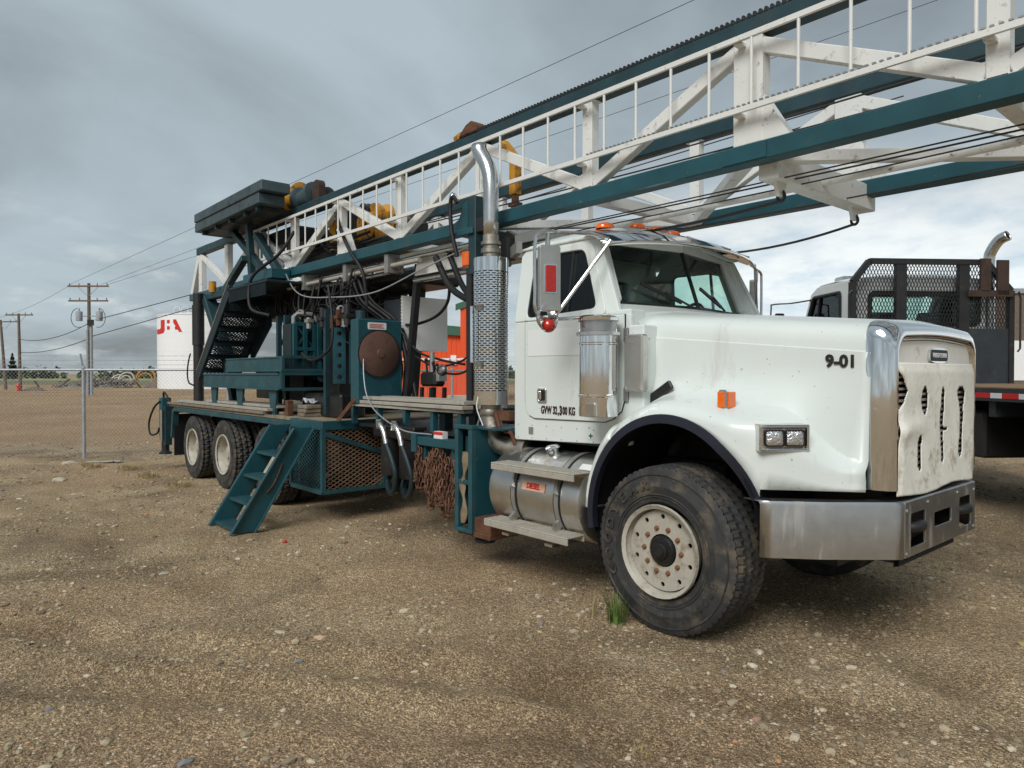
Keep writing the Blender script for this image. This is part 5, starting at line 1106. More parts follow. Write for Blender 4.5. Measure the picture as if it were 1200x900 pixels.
b = B(); b.beam((x1+0.028, y0+0.02, z1-0.10), (x1+0.028, y1-0.02, z1-0.36), 0.006, 0.05, up=(0, 0, 1)); b.done('cage_strap', 'teal_worn', cage)
b = B(); b.mesh_lines(y1-y0, z1-z0, 0.085, 0.048, 0.007, (x1+0.004, y0, z0), (0, 1, 0), (0, 0, 1)); stuff(b.done('cage_mesh', 'cage_rust', cage))
b = B(); b.mesh_lines(x1-x0, z1-z0, 0.085, 0.048, 0.007, (x0, y0-0.004, z0), (1, 0, 0), (0, 0, 1)); stuff(b.done('cage_mesh', 'teal_worn', cage))
b = B(); b.box((x0+0.05, y0+0.28, z0+0.02), (x1-0.14, y1-0.04, z0+0.62)); b.cyl((x0+0.2, y0+0.15, z0+0.12), (x1-0.1, y0+0.15, z0+0.12), 0.10, n=14); b.done('caged_gearbox', 'greasy_black', cage, bevel=0.03)
b = B(); b.box((x0, y0+0.02, z0-0.012), (x1, y1, z0+0.01)); b.box((x0-0.02, y0+0.1, z0+0.05), (x0, y1, z1-0.08)); b.done('cage_floor', 'black_steel', cage)

# long tool trays on the near side of the deck
TX0, TX1 = -9.0, -6.0
b = B(); b.box((-8.95, -1.27, 1.50), (-5.98, -1.235, 1.70)); b.box((-8.95, -1.27, 1.495), (-5.98, -0.7, 1.515)); b.box((-5.98, -1.27, 1.50), (-5.95, -1.22, 1.74)); tr = b.done('tool_tray', 'teal_worn', rig, bevel=0.006)
b = B(); b.box((-8.95, -1.285, 1.685), (-5.98, -1.225, 1.71)); b.box((-8.95, -1.285, 1.49), (-5.98, -1.225, 1.508)); b.done('tray_lip', 'teal', tr)
b = B(); b.box((-8.05, -1.23, 1.735), (-5.98, -1.20, 1.91)); b.box((-8.05, -1.24, 1.90), (-5.98, -1.19, 1.925)); b.box((-8.05, -1.24, 1.725), (-5.98, -1.19, 1.742)); b.done('upper_tray', 'teal_worn', tr, bevel=0.006)
b = B(); b.box((-8.0, -1.2, 1.74), (-6.0, -0.45, 1.76)); b.done('tray_floor', 'teal_dark', tr)
for (za, zb) in ((1.745, 1.92), (1.50, 1.70)):       # end bay facing forward
    b = B()
    for (p, q) in (((-5.95, -1.24, za), (-5.95, -1.24, zb)), ((-5.95, -0.42, za-0.1), (-5.95, -0.42, zb)), ((-5.95, -1.24, zb), (-5.95, -0.42, zb)), ((-5.95, -1.24, za), (-5.95, -0.42, za))): kk_ = 0.0015*len(b.bm.verts)/8; b.beam(p, q, 0.05 + kk_, 0.035 + kk_)
    b.done('tray_end_frame', 'teal_worn', tr)
b = B(); b.mesh_lines(0.82, 0.175, 0.035, 0.03, 0.007, (-5.96, -1.24, 1.745), (0, 1, 0), (0, 0, 1)); stuff(b.done('tray_mesh', 'teal_dark', tr))
b = B(); b.box((-6.05, -0.55, 1.51), (-5.97, -0.47, 1.69)); b.done('tray_stop', 'rust', tr)
b = B(); b.box((-8.9, -0.44, 1.3), (-6.0, -0.42, 1.90)); b.done('tray_back', 'black_steel', tr)
for x in (-8.6, -7.5, -6.3):
    b = B(); b.plate([(-0.07, 0), (0.07, 0), (0.14, 0.36), (-0.14, 0.36)], (), 0.03, (x, -1.20, 1.16), (1, 0, 0), (0, 0, 1)); b.done('tray_support', 'teal_worn', tr)
b = B(); b.box((-5.93, -1.22, 1.16), (-5.85, -1.14, 1.36)); b.done('stub_post', 'rust', rig, bevel=0.006)

# stair up to the mast foot
A0 = Vector((-9.20, -1.20, 1.95)); A1 = Vector((-7.0, -1.20, 2.96))
A0 = Vector((-9.45, -1.20, 1.66)); A1 = Vector((-7.93, -1.20, 3.0)); WST = Vector((0, 0.62, 0))
st2 = None
b = B(); b.beam(A0, A1, 0.05, 0.20, up=(0, 0, 1)); st2 = b.done('deck_stair', 'teal_black', rig, bevel=0.006)
b = B(); b.beam(A0 + WST, A1 + WST, 0.05, 0.20, up=(0, 0, 1)); b.done('stair_stringer', 'teal_black', st2, bevel=0.006)
for k in range(6):
    p = A0.lerp(A1, (k + 0.6) / 6.2)
    b = B(); b.mesh_lines(0.62, 0.26, 0.055, 0.055, 0.014, (p.x-0.13, p.y, p.z), (0, 1, 0), (1, 0, 0)); b.beam((p.x+0.13, p.y, p.z-0.03), (p.x+0.13, p.y+0.62, p.z-0.03), 0.012, 0.09); b.beam((p.x-0.13, p.y, p.z-0.03), (p.x-0.13, p.y+0.62, p.z-0.03), 0.012, 0.09); b.mesh_lines(0.62, 0.12, 0.05, 0.05, 0.012, (p.x+0.13, p.y, p.z-0.22), (0, 1, 0), (0, 0, 1)); stuff(b.done('stair_tread', 'teal_black', st2))
b = B(); b.mesh_lines(1.05, 0.62, 0.035, 0.07, 0.008, (-8.75, -0.58, 1.85), (0.82, 0, 0.57), (-0.2, 0, 0.98)); stuff(b.done('stair_guard_mesh', 'teal_black', st2))
sl_ = (A1 - A0); b = B(); b.mesh_lines(sl_.length - 0.1, 0.60, 0.06, 0.06, 0.011, A0 + Vector((0.12, 0.01, -0.03)), sl_.normalized(), (0, 1, 0)); stuff(b.done('stair_back_mesh', 'teal_black', st2))
b = B(); b.mesh_lines(0.66, 0.22, 0.03, 0.03, 0.009, (-7.86, -1.24, 2.74), (0, 1, 0), (0, 0, 1)); b.mesh_lines(1.4, 0.20, 0.03, 0.03, 0.010, (-7.86, -1.245, 2.76), (1, 0, 0), (0, 0, 1)); b.beam((-7.86, -1.26, 2.96), (-7.86, -0.56, 2.96), 0.05, 0.05); stuff(b.done('stair_toe_mesh', 'teal_black', st2))
b = B(); b.box((-7.9, -1.26, 2.93), (-6.4, -0.56, 2.96)); b.done('stair_landing', 'teal_black', st2)
b = B(); b.tube([A0 + Vector((0, -0.02, 0.1)), A1 + Vector((0, -0.02, 0.1))], 0.014, 6); b.done('stair_edge', 'grey_steel', st2)

# power unit: square tank with round cover, star-braced coolers, drilled plates
b = B(); b.box((-4.47, -1.07, 1.36), (-4.30, -0.49, 2.32)); pu = b.done('fluid_tank', 'teal', rig, bevel=0.012)
b = B(); b.lathe([(0.26, 0), (0.262, 0.018), (0.24, 0.03), (0.05, 0.05), (0.045, 0.06), (0.001, 0.062)], (-4.30, -0.80, 1.93), (1, 0, 0), n=40); b.done('tank_cover', 'brown_disc', pu, smooth=40)
b = B(); b.lathe([(0.262, 0), (0.275, 0.006), (0.275, 0.02), (0.262, 0.02)], (-4.298, -0.80, 1.93), (1, 0, 0), n=40); b.done('cover_ring', 'black_steel', pu, smooth=40)
b = B(); b.plate(rrect(-0.14, 0.10, -0.04, 0.04, 0.012, 2), (), 0.004, (-4.30, -0.80, 2.245), (0, 1, 0), (0, 0, 1)); b.done('tank_notice', 'sticker_white', pu)
for k, (w_, zz_) in enumerate(((0.18, 0.018), (0.16, 0.0), (0.19, -0.018))):
    b = B(); b.box((-4.294, -0.92, 2.245+zz_-0.0035), (-4.2925, -0.92+w_, 2.245+zz_+0.0035)); b.done('notice_line', 'letter_red', pu)
b = B(); b.cyl((-4.39, -0.98, 2.32), (-4.39, -0.98, 2.42), 0.055, n=16); b.box((-4.46, -1.0, 2.32), (-4.32, -0.55, 2.335)); b.done('tank_neck', 'teal_dark', pu, smooth=30)
def cooler(xc, yc, w_, z0, z1):
    hs = []; m_ = 0.035; zm = (z0+z1)/2; out = []
    b = B(); x = xc
    for (p, q) in (((yc-w_/2, z0), (yc+w_/2, z0)), ((yc-w_/2, z1), (yc+w_/2, z1)), ((yc-w_/2, z0), (yc-w_/2, z1)), ((yc+w_/2, z0), (yc+w_/2, z1)), ((yc-w_/2, zm), (yc+w_/2, zm)), ((yc, z0), (yc, z1))): b.beam((x + 0.0006*len(b.bm.verts), *p), (x + 0.0006*len(b.bm.verts), *q), 0.045, 0.05)
    for za, zb in ((z0, zm), (zm, z1)):
        b.beam((x, yc-w_/2, za), (x, yc+w_/2, zb), 0.03, 0.028); b.beam((x-0.003, yc+w_/2, za), (x-0.003, yc-w_/2, zb), 0.03, 0.028)
    c = b.done('oil_cooler', 'teal', rig)
    b = B(); b.box((x-0.30, yc-w_/2+0.01, z0), (x-0.05, yc+w_/2-0.01, z1)); b.done('cooler_core', 'black_steel', c)
    b = B(); b.box((x-0.31, yc-w_/2-0.03, z0), (x-0.03, yc-w_/2-0.018, z1)); b.done('cooler_side', 'teal_black', c)
cooler(-6.08, -0.885, 0.27, 1.70, 2.36); cooler(-5.98, -0.575, 0.30, 1.62, 2.36)
for (y, z0_, z1_) in ((-0.85, 1.58, 2.26), (-0.66, 1.58, 2.22)):
    hs = [[(0.03*math.cos(2*PI*q/10), z + 0.03*math.sin(2*PI*q/10)) for q in range(10)][::-1] for z in np.linspace(z0_+0.08, z1_-0.07, 5)]
    b = B(); b.plate([(-0.075, z0_), (0.075, z0_), (0.075, z1_), (-0.075, z1_)], hs, 0.02, (-5.05 if y < -0.8 else -5.0, y-0.06, 0), (0.35, 0.94, 0), (0, 0, 1)); b.done('drilled_plate', 'teal', rig)
b = B(); b.box((-5.75, -0.72, 1.3), (-5.45, -0.1, 2.25)); b.done('pump_casing', 'greasy_black', rig, bevel=0.02)
b = B(); b.box((-6.9, -0.38, 1.2), (-5.5, 0.30, 2.2)); b.done('engine_unit', 'greasy_black', rig, bevel=0.05)
b = B(); b.box((-5.95, -0.95, 1.16), (-4.95, -0.6, 1.45)); b.done('pump_base', 'greasy_black', rig, bevel=0.03)
b = B(); b.tube([(-6.2, -0.98, 2.36), (-6.2, -0.98, 2.46), (-6.17, -0.94, 2.50), (-6.12, -0.75, 2.50), (-6.1, -0.72, 2.46), (-6.1, -0.72, 2.34)], 0.03, 8); b.done('cooler_pipe', 'grey_steel', rig, smooth=40)
for k in range(6):
    x = -5.75 + k*0.2; y = random.uniform(-1.0, -0.5); b = B(); b.cyl((x, y, 2.28), (x, y, 2.42 + 0.05*(k % 3)), 0.035 + 0.01*(k % 2), n=10); b.box((x-0.05, y-0.04, 2.36), (x+0.05, y+0.04, 2.40)); b.done('fitting', ('grey_steel', 'rust', 'black_steel')[k % 3], rig, smooth=30)
b = B(); b.box((-5.7, -0.6, 2.34), (-5.2, 0.1, 2.52)); b.cyl((-5.9, -0.3, 2.45), (-5.1, -0.3, 2.45), 0.10, n=14); b.done('manifold', 'greasy_black', rig, bevel=0.02)
# tread-plate cover on the far side of the power unit
b = B(); b.box((-4.43, -0.42, 1.98), (-4.40, 0.24, 2.63)); pl = b.done('tread_plate_panel', 'tread_plate', rig)
b = B(); b.box((-4.85, -0.40, 1.99), (-4.435, 0.22, 2.60)); b.done('panel_housing', 'flatbed_dark', pl)
# open middle deck: frame of posts and rails
b = B(); b.box((-4.55, -1.05, 1.335), (-2.35, -0.95, 1.36)); fr_ = b.done('pipe_rack', 'alu_board', rig)
for x in (-4.5, -3.95, -3.4, -2.9, -2.45):
    b = B(); b.box((x-0.025, -1.03, 1.13), (x+0.025, -0.97, 1.335)); b.done('rack_post', 'teal', fr_)
    b = B(); b.box((x-0.025, -0.95, 1.30), (x+0.025, 0.6, 1.333)); b.done('rack_bearer', 'teal_dark', fr_)
for (x, y) in ((-3.05, -0.75), (-2.62, -0.7)):
    b = B(); b.box((x-0.05, y-0.05, 0.75), (x+0.05, y+0.05, 1.30)); b.done('frame_post', 'teal_dark', rig)
b = B(); b.box((-3.3, -0.5, 0.6), (-2.5, 0.5, 1.05)); b.cyl((-3.4, 0.2, 1.2), (-2.6, 0.2, 1.2), 0.12, n=14); b.done('transfer_case', 'greasy_black', rig, bevel=0.03)
b = B(); b.beam((-4.52, -1.20, 1.17), (-4.32, -1.02, 1.50), 0.03, 0.04); b.done('grab_bar', 'rust', rig)
# oil filters with steel-braided hoses
b = B(); b.box((-3.95, -1.08, 1.02), (-3.15, -0.90, 1.16)); flt = b.done('filter_head', 'greasy_black', rig, bevel=0.015)
for x in (-3.72, -3.36):
    b = B(); b.lathe([(0.10, 0.62), (0.115, 0.64), (0.115, 1.02)], (x, -0.98, 0), n=22, cap=True); b.done('filter_canister', 'black_steel', flt, smooth=40)
for k, x in enumerate((-3.60, -3.30)):
    b = B(); b.tube(spline([(x-0.10, -1.14, 1.18), (x-0.02, -1.18, 1.17), (x+0.05, -1.18, 1.10), (x+0.10, -1.18, 0.98)], 6), 0.032, 12); b.box((x-0.16, -1.15, 1.12), (x-0.06, -1.07, 1.22)); b.done('hose_fitting', 'chrome_dull', flt, smooth=40)
    b = B(); b.tube(spline([(x+0.10, -1.18, 0.98), (x+0.20, -1.18, 0.84), (x+0.26, -1.17, 0.68), (x+0.20, -1.15, 0.52), (x+0.04, -1.10, 0.46), (x-0.14, -1.02, 0.54), (x-0.2, -0.9, 0.7)], 8), 0.029, 12); b.done('suction_hose', 'teal_black', flt, smooth=40)

# outrigger leg behind the fuel tank
X0, X1, Y0, Y1 = -2.20, -1.955, -1.27, -0.92
b = B()
for x in (X0, X1-0.05): b.box((x, Y0, 0.36), (x+0.05, Y0+0.06, 1.22))
b.box((X0-0.003, Y0-0.003, 1.221), (X1+0.003, Y0+0.063, 1.255)); b.box((X0-0.003, Y0-0.003, 0.325), (X1+0.003, Y0+0.063, 0.359)); b.box((X0+0.051, Y0+0.004, 0.74), (X1-0.051, Y0+0.05, 0.78))
og = b.done('outrigger', 'teal_worn', rig, bevel=0.004)
b = B(); b.box((X1-0.012, Y0+0.06, 0.36), (X1, Y1, 1.22)); b.box((X0, Y0+0.06, 0.36), (X0+0.012, Y1, 1.22)); b.box((X0, Y1-0.012, 0.36), (X1, Y1, 1.22)); b.box((X0, Y0+0.066, 1.223), (X1+0.25, Y1+0.2, 1.238)); b.done('outrigger_casing', 'teal', og)
b = B(); b.box((X0+0.06, Y0+0.08, 0.40), (X1-0.06, Y0+0.30, 1.15)); b.done('outrigger_column', 'teal_dark', og)
b = B(); b.box((X0+0.02, Y0+0.02, 0.30), (X1+0.22, Y1, 0.345)); b.box((X1, Y0+0.03, 0.33), (X1+0.22, Y1, 0.47)); b.done('outrigger_shoe', 'rust', og, bevel=0.006)
b = B(); b.lathe([(0.09, 0.235), (0.09, 0.26), (0.06, 0.30)], ((X0+X1)/2+0.10, -1.10, 0), n=18, cap=True); b.done('outrigger_foot', 'black_steel', og, smooth=30)
b = B(); b.beam((X1, -1.0, 0.62), (X1+0.30, -0.8, 0.95), 0.06, 0.10); b.box((X1, -0.95, 0.98), (-1.5, -0.55, 1.08)); b.beam((X1+0.02, -0.95, 1.10), (-1.72, -0.62, 0.92), 0.05, 0.12); b.done('outrigger_stay', 'teal', og)
b = B(); b.box((-2.45, -0.9, 1.1), (-1.72, 0.9, 1.18)); b.done('outrigger_beam', 'teal_dark', og)
for y in (-1.05, -0.95):
    b = B(); b.tube([(-2.15+0.0, y, 1.236), (-2.12, y, 1.30), (-2.0, y, 1.31), (-1.97, y, 1.236)], 0.010, 6); b.done('lift_handle', 'grey_steel', og)
# chain hanger arm
b = B(); b.box((-2.95, -1.22, 1.02), (-2.21, -1.10, 1.10)); b.box((-2.95, -1.24, 0.95), (-2.87, -1.08, 1.12)); hg = b.done('chain_hanger', 'teal', rig, bevel=0.005)
for x in (-2.80, -2.55, -2.35):
    b = B(); b.box((x-0.018, -1.18, 0.86), (x+0.018, -1.14, 1.02)); b.done('hanger_hook', 'teal', hg)
b = B(); b.box((-2.62, -1.20, 1.10), (-2.48, -1.14, 1.165)); b.done('warning_tag', 'sticker_white', hg)
b = B(); b.box((-2.62, -1.203, 1.135), (-2.48, -1.20, 1.163)); b.done('warning_tag_stripe', 'letter_red', hg)

# ------------------------------------------------------------------ hoses: each one a part
rnd = random.Random(11)
def hose(pts, r, n=8, m_='hose_rubber'): b = B(); b.tube(spline(pts, n), r, 8); return b.done('hose', m_, rig, smooth=50)
for k in range(46):            # loops hanging under the mast between the tray and the power unit
    xa = rnd.uniform(-7.3, -5.0); xb = min(-4.8, xa + rnd.uniform(0.3, 1.6)); ya, yb = rnd.uniform(-0.75, -0.2), rnd.uniform(-0.85, 0.1)
    za, zb = rnd.uniform(2.62, 2.95), rnd.choice((rnd.uniform(2.30, 2.5), rnd.uniform(2.6, 2.9)))
    low = min(za, zb) - rnd.uniform(0.02, 0.30)
    hose([(xa, ya, za), (lerp(xa, xb, 0.15), ya-0.05, lerp(za, low, 0.6)), (lerp(xa, xb, 0.5), (ya+yb)/2-0.06, low), (lerp(xa, xb, 0.85), yb-0.03, lerp(low, zb, 0.5)), (xb, yb, zb)], rnd.choice((0.009, 0.012, 0.015, 0.02)), 6)
for k in range(6):            # bundle dropping from the mast tray to the deck
    x = -4.55 + 0.05*k; y = rnd.uniform(-0.50, -0.42)
    hose([(x-0.7, y-0.2, 2.9), (x-0.55, y-0.15, 2.6), (x-0.25, y, 2.35), (x, y, 2.1), (x+0.08, y+0.02, 1.7), (x+rnd.uniform(-0.1, 0.3), y, 1.35)], rnd.choice((0.014, 0.018, 0.024)), 6)
for pts, r in ((((-4.95, -1.10, 2.75), (-4.75, -1.15, 2.3), (-4.75, -1.18, 2.0), (-5.05, -1.25, 1.86), (-5.35, -1.25, 1.95)), 0.016),
               (((-3.3, -0.7, 2.92), (-3.0, -0.75, 2.6), (-2.7, -0.8, 2.45), (-2.42, -0.9, 2.40)), 0.035), (((-3.2, -0.6, 2.95), (-2.95, -0.65, 2.65), (-2.7, -0.75, 2.5), (-2.42, -0.88, 2.42)), 0.030),
               (((-3.6, -0.3, 2.75), (-3.65, -0.3, 2.5), (-3.9, -0.3, 2.35), (-4.3, -0.35, 2.28), (-4.6, -0.4, 2.32)), 0.018),
               (((-4.0, -0.5, 1.9), (-3.6, -0.5, 1.78), (-3.0, -0.55, 1.85), (-2.45, -0.8, 2.05)), 0.012), (((-3.9, -0.4, 1.85), (-3.5, -0.5, 1.72), (-3.0, -0.55, 1.72), (-2.45, -0.8, 1.95)), 0.012),
               (((-4.3, -0.5, 2.2), (-4.0, -0.45, 1.95), (-3.6, -0.4, 1.85), (-3.2, -0.4, 1.8)), 0.014),
               (((-6.45, -0.85, 3.65), (-6.6, -1.0, 3.35), (-6.95, -1.2, 3.1), (-7.05, -1.25, 2.9), (-6.95, -1.26, 2.6), (-6.7, -1.1, 2.5)), 0.024),
               (((-5.35, -0.80, 3.72), (-5.15, -0.82, 3.45), (-4.95, -0.82, 3.2), (-4.7, -0.78, 2.9), (-4.65, -0.75, 2.5)), 0.022), (((-7.7, -0.82, 3.8), (-7.3, -0.85, 3.5), (-7.1, -0.85, 3.2), (-6.9, -0.85, 3.0)), 0.02)):
    hose(pts, r)
for k in range(9):             # cables slack inside the mast
    xa = rnd.uniform(-7.6, -5.2); xb = xa + rnd.uniform(0.8, 2.4); y = rnd.uniform(-0.5, 0.3)
    hose([(xa, y, rnd.uniform(3.4, 3.8)), (lerp(xa, xb, .5), y, rnd.uniform(3.2, 3.45)), (xb, y+0.1, rnd.uniform(3.3, 3.6))], 0.016, 8)
hose([(-7.0, -0.80, 3.25), (-6.0, -1.0, 2.75), (-5.0, -1.0, 2.62), (-4.2, -0.9, 2.62), (-3.4, -0.8, 2.8), (-2.6, -0.75, 2.95)], 0.008, 8, 'galvanised')
hose([(-4.42, -0.9, 2.3), (-4.2, -1.05, 1.7), (-3.9, -1.12, 1.35), (-3.2, -1.2, 1.15), (-2.65, -1.2, 1.13)], 0.007, 8, 'galvanised')
hose([(mx_+0.03, my_-0.17, 1.5), (mx_+0.02, my_-0.175, 1.4), (mx_+0.06, my_-0.14, 1.25)], 0.006, 6, 'sticker_white')

# more gear between deck and mast: riser pipes, valves, guard frames
rnd = random.Random(23)
for k in range(16):
    x = rnd.uniform(-7.2, -5.2); y = rnd.uniform(-0.75, 0.1); z0 = rnd.uniform(2.05, 2.35); z1 = z0 + rnd.uniform(0.25, 0.6); r = rnd.choice((0.018, 0.025, 0.035))
    b = B(); b.tube([(x, y, z0), (x, y, z1-0.05), (x+rnd.uniform(-.1, .1), y+0.05, z1), (x+rnd.uniform(-.35, .35), y+0.1, z1+0.03)], r, 8); b.done('riser_pipe', rnd.choice(('black_steel', 'grey_steel', 'greasy_black', 'teal_dark')), rig, smooth=40)
for k in range(10):
    x = rnd.uniform(-6.9, -5.0); y = rnd.uniform(-0.85, -0.3); z = rnd.uniform(2.3, 2.5); b = B(); b.lathe([(0.02, -0.07), (0.05, -0.06), (0.05, -0.03), (0.035, -0.02), (0.035, 0.03), (0.055, 0.04), (0.055, 0.06), (0.02, 0.08)], (x, y, z), (rnd.uniform(-1, 1), rnd.uniform(-1, 0), 0.4), n=12); b.done('valve', rnd.choice(('grey_steel', 'rust_dark', 'black_steel', 'chrome_dull')), rig, smooth=35)
for x in (-6.75, -6.5, -5.3):
    b = B(); b.beam((x, -0.95, 1.2), (x, -0.95, 2.5), 0.06, 0.06); b.beam((x, -0.95, 2.47), (x, 0.2, 2.47), 0.05, 0.05); b.done('guard_frame', 'teal_dark', rig)
for (x, z, m_) in ((-6.25, 3.68, 'yellow_paint'), (-5.45, 3.62, 'yellow_paint'), (-4.98, 3.55, 'yellow_paint')):
    b = B(); b.plate(rrect(-0.22, 0.22, -0.16, 0.18, 0.10, 4), [[(0.06*math.cos(2*PI*q/10), 0.06*math.sin(2*PI*q/10)) for q in range(10)][::-1]], 0.03, (x, -0.30, z), (1, 0, 0), (0, 0, 1)); b.done('block_side_plate', m_, mast, bevel=0.006)
for k in range(14):
    xa = rnd.uniform(-7.8, -5.0); xb = xa + rnd.uniform(0.4, 1.4); y = rnd.uniform(-0.6, -0.3); za, zb = rnd.uniform(3.25, 3.85), rnd.uniform(3.22, 3.5)
    hose([(xa, y, za), (lerp(xa, xb, .4), y-0.03, min(za, zb) - 0.02), (xb, y, zb)], rnd.choice((0.010, 0.014, 0.018)), 6)
for k in range(22):
    xa = rnd.uniform(-7.4, -4.9); ya = rnd.uniform(-0.8, -0.45); hose([(xa, ya, rnd.uniform(2.85, 3.02)), (xa + rnd.uniform(-.1, .1), ya-0.05, 2.65), (xa + rnd.uniform(-.25, .25), ya, 2.45), (xa + rnd.uniform(-.3, .3), ya+0.1, rnd.uniform(2.1, 2.35))], rnd.choice((0.009, 0.012, 0.016)), 6)
# ================================================================== loose things on and beside the rig
# hook-on access stairs
XA, XB = -5.30, -4.68
stv = thing('access_stairs', 'short teal steel stairs with four treads leaning from the deck down to the dirt', 'stairs', (-5.0, -2.2, 0))
stv_inv = Matrix.Translation((5.0, 2.2, 0))
def into(o, root): o.matrix_parent_inverse = root.matrix_world.inverted() if False else Matrix.Translation(-Vector(root.location)); return o
for x in (XA, XB):
    b = B(); sgn = 0.02
    b.plate([(-2.36, 0.015), (-2.11, 0.015), (-1.43, 1.10), (-1.66, 1.10)], (), 0.016, (x, 0, 0), (0, 1, 0), (0, 0, 1)); o = into(b.done('stringer', 'teal', stv, bevel=0.003), stv)
    for (p, q) in (((-2.365, 0.01), (-1.665, 1.10)), ((-2.105, 0.01), (-1.425, 1.10))):
        b = B(); b.beam((x + (0.028 if x == XB else -0.012), *p), (x + (0.028 if x == XB else -0.012), *q), 0.05, 0.012, up=(0, -0.84, 0.54)); into(b.done('stringer_flange', 'teal_worn', stv), stv)
for k in range(4):
    z = 0.06 + k*0.25; y = -2.31 + k*0.158
    b = B(); b.box((XA+0.016, y, z-0.03), (XB, y+0.012, z)); b.box((XA+0.016, y+0.19, z-0.03), (XB, y+0.202, z))
    for i in range(6): b.box((XA+0.016, y+0.012+0.031*i, z-0.008), (XB, y+0.012+0.031*i+0.022, z)) 
    into(b.done('tread', 'teal_worn', stv), stv)
b = B(); b.tube(sag((XB+0.03, -1.80, 0.72), (XB+0.03, -1.98, 0.42), 0.05), 0.008, 6); into(b.done('safety_chain', 'rust', stv), stv)

# grey boards stacked along the edge of the deck
rnd = random.Random(5)
dk = [(-10.75, -6.4, -1.27, 0), (-10.2, -6.1, -1.12, 0), (-9.9, -6.7, -0.97, 0), (-10.4, -6.3, -1.22, 1), (-9.6, -6.05, -1.05, 1), (-9.2, -6.6, -0.93, 1), (-9.0, -6.2, -1.15, 2), (-8.4, -6.5, -1.0, 2)]
LAYER = ('bottom', 'middle', 'top'); PLACE = {-1.27: 'at the outer deck edge', -1.12: 'second from the outer edge', -0.97: 'innermost of its layer', -1.22: 'on the outer side', -1.05: 'between two others', -0.93: 'innermost of its layer', -1.15: 'nearer the outer edge', -1.0: 'farther from the outer edge'}
for xa, xb, y, lv in dk:
    z = 1.162 + lv*0.042; a = rnd.uniform(-0.012, 0.012); b = B(); b.beam((xa, y - a*2, z+0.019), (xb, y + a*2, z+0.019), 0.13, 0.036)
    tag(b.done('deck_board', 'alu_board' if rnd.random() < 0.6 else 'grey_wood', None, bevel=0.004), 'grey board in the %s layer of the rear deck stack, %s' % (LAYER[lv], PLACE[y]), 'board', 'grey boards stacked on the rear deck')
for k, (xa, xb) in enumerate(((-5.93, -5.0), (-5.95, -4.95), (-5.9, -5.05))):
    b = B(); b.beam((-5.62 + 0.02*k, -1.15, 1.185 + 0.05*k), (-5.55 - 0.03*k, -0.50, 1.185 + 0.05*k), 0.24, 0.045, up=(0, 0, 1))
    tag(b.done('wood_block', 'grey_wood', None, bevel=0.006), '%s wooden plank piled crosswise under the open end of the tool tray' % ('lowest', 'middle', 'topmost')[k], 'plank', 'planks piled under the tool tray')
b = B(); rows = []
for i in range(9):
    rows.append([(-5.78 + 0.028*i + rnd.uniform(-.01, .01), -1.05 + 0.045*j, 1.345 + 0.03*math.sin(i*1.3+j) + 0.02*rnd.random()) for j in range(10)])
b.grid(rows); o = b.done('rag', 'rag', None, smooth=60); q = o.modifiers.new('t', 'SOLIDIFY'); q.thickness = 0.008; tag(o, 'crumpled pale rag lying on the planks at the tool tray', 'rag')
# boards on the middle rack
for k, (xa, xb, y, z) in enumerate(((-4.35, -2.32, -0.98, 1.385), (-4.2, -2.3, -0.80, 1.385), (-4.4, -2.9, -0.62, 1.385), (-4.3, -2.35, -0.94, 1.43), (-4.25, -2.5, -0.74, 1.43), (-3.6, -2.3, -0.56, 1.385))):
    b = B(); b.beam((xa, y, z), (xb, y + 0.05*(k % 3 - 1), z), 0.13, 0.036); tag(b.done('alloy_board', 'alu_board', None, bevel=0.004), 'pale metal board on the middle rack, ' + ('lower layer, nearest the camera', 'lower layer, second from the near side', 'lower layer, ending short of the cab', 'upper layer, nearest the camera', 'upper layer, behind the nearest one', 'shortest one, at the back near the cab')[k], 'board', 'metal boards on the middle rack')
# control valve bank standing on the rack
vb_ = B(); vb_.box((-3.80, -0.58, 1.56), (-3.50, -0.42, 1.72)); vb = vb_.done('valve_bank', 'greasy_black', rig, bevel=0.03)
for (x, y) in ((-3.78, -0.56), (-3.72, -0.44), (-3.60, -0.56), (-3.52, -0.44)):
    b = B(); b.beam((x, y, 1.40), (x + 0.01, y, 1.55), 0.035, 0.035); b.done('valve_leg', 'black_steel', vb)
b = B(); b.lathe([(0.02, -0.05), (0.055, -0.04), (0.065, 0.0), (0.045, 0.06), (0.03, 0.10), (0.001, 0.11)], (-3.44, -0.52, 1.74), (0.8, -0.3, 0.1), n=14); b.box((-3.50, -0.56, 1.62), (-3.44, -0.46, 1.78)); b.done('valve_gauge', 'chrome_dull', vb, smooth=40)
for k in range(4):
    b = B(); b.cyl((-3.76 + 0.07*k, -0.5, 1.72), (-3.75 + 0.07*k, -0.52, 1.85 - 0.02*k), 0.012, n=8); b.lathe([(0.001, 0.03), (0.02, 0.015), (0.022, 0), (0.001, -0.02)], (-3.75 + 0.07*k, -0.52, 1.85 - 0.02*k), n=8); b.done('valve_lever', 'black_plastic', vb, smooth=40)
b = B(); b.cyl((-3.66, -0.5, 1.72), (-3.66, -0.5, 1.94), 0.03, n=10); b.done('valve_riser', 'grey_steel', vb, smooth=40)

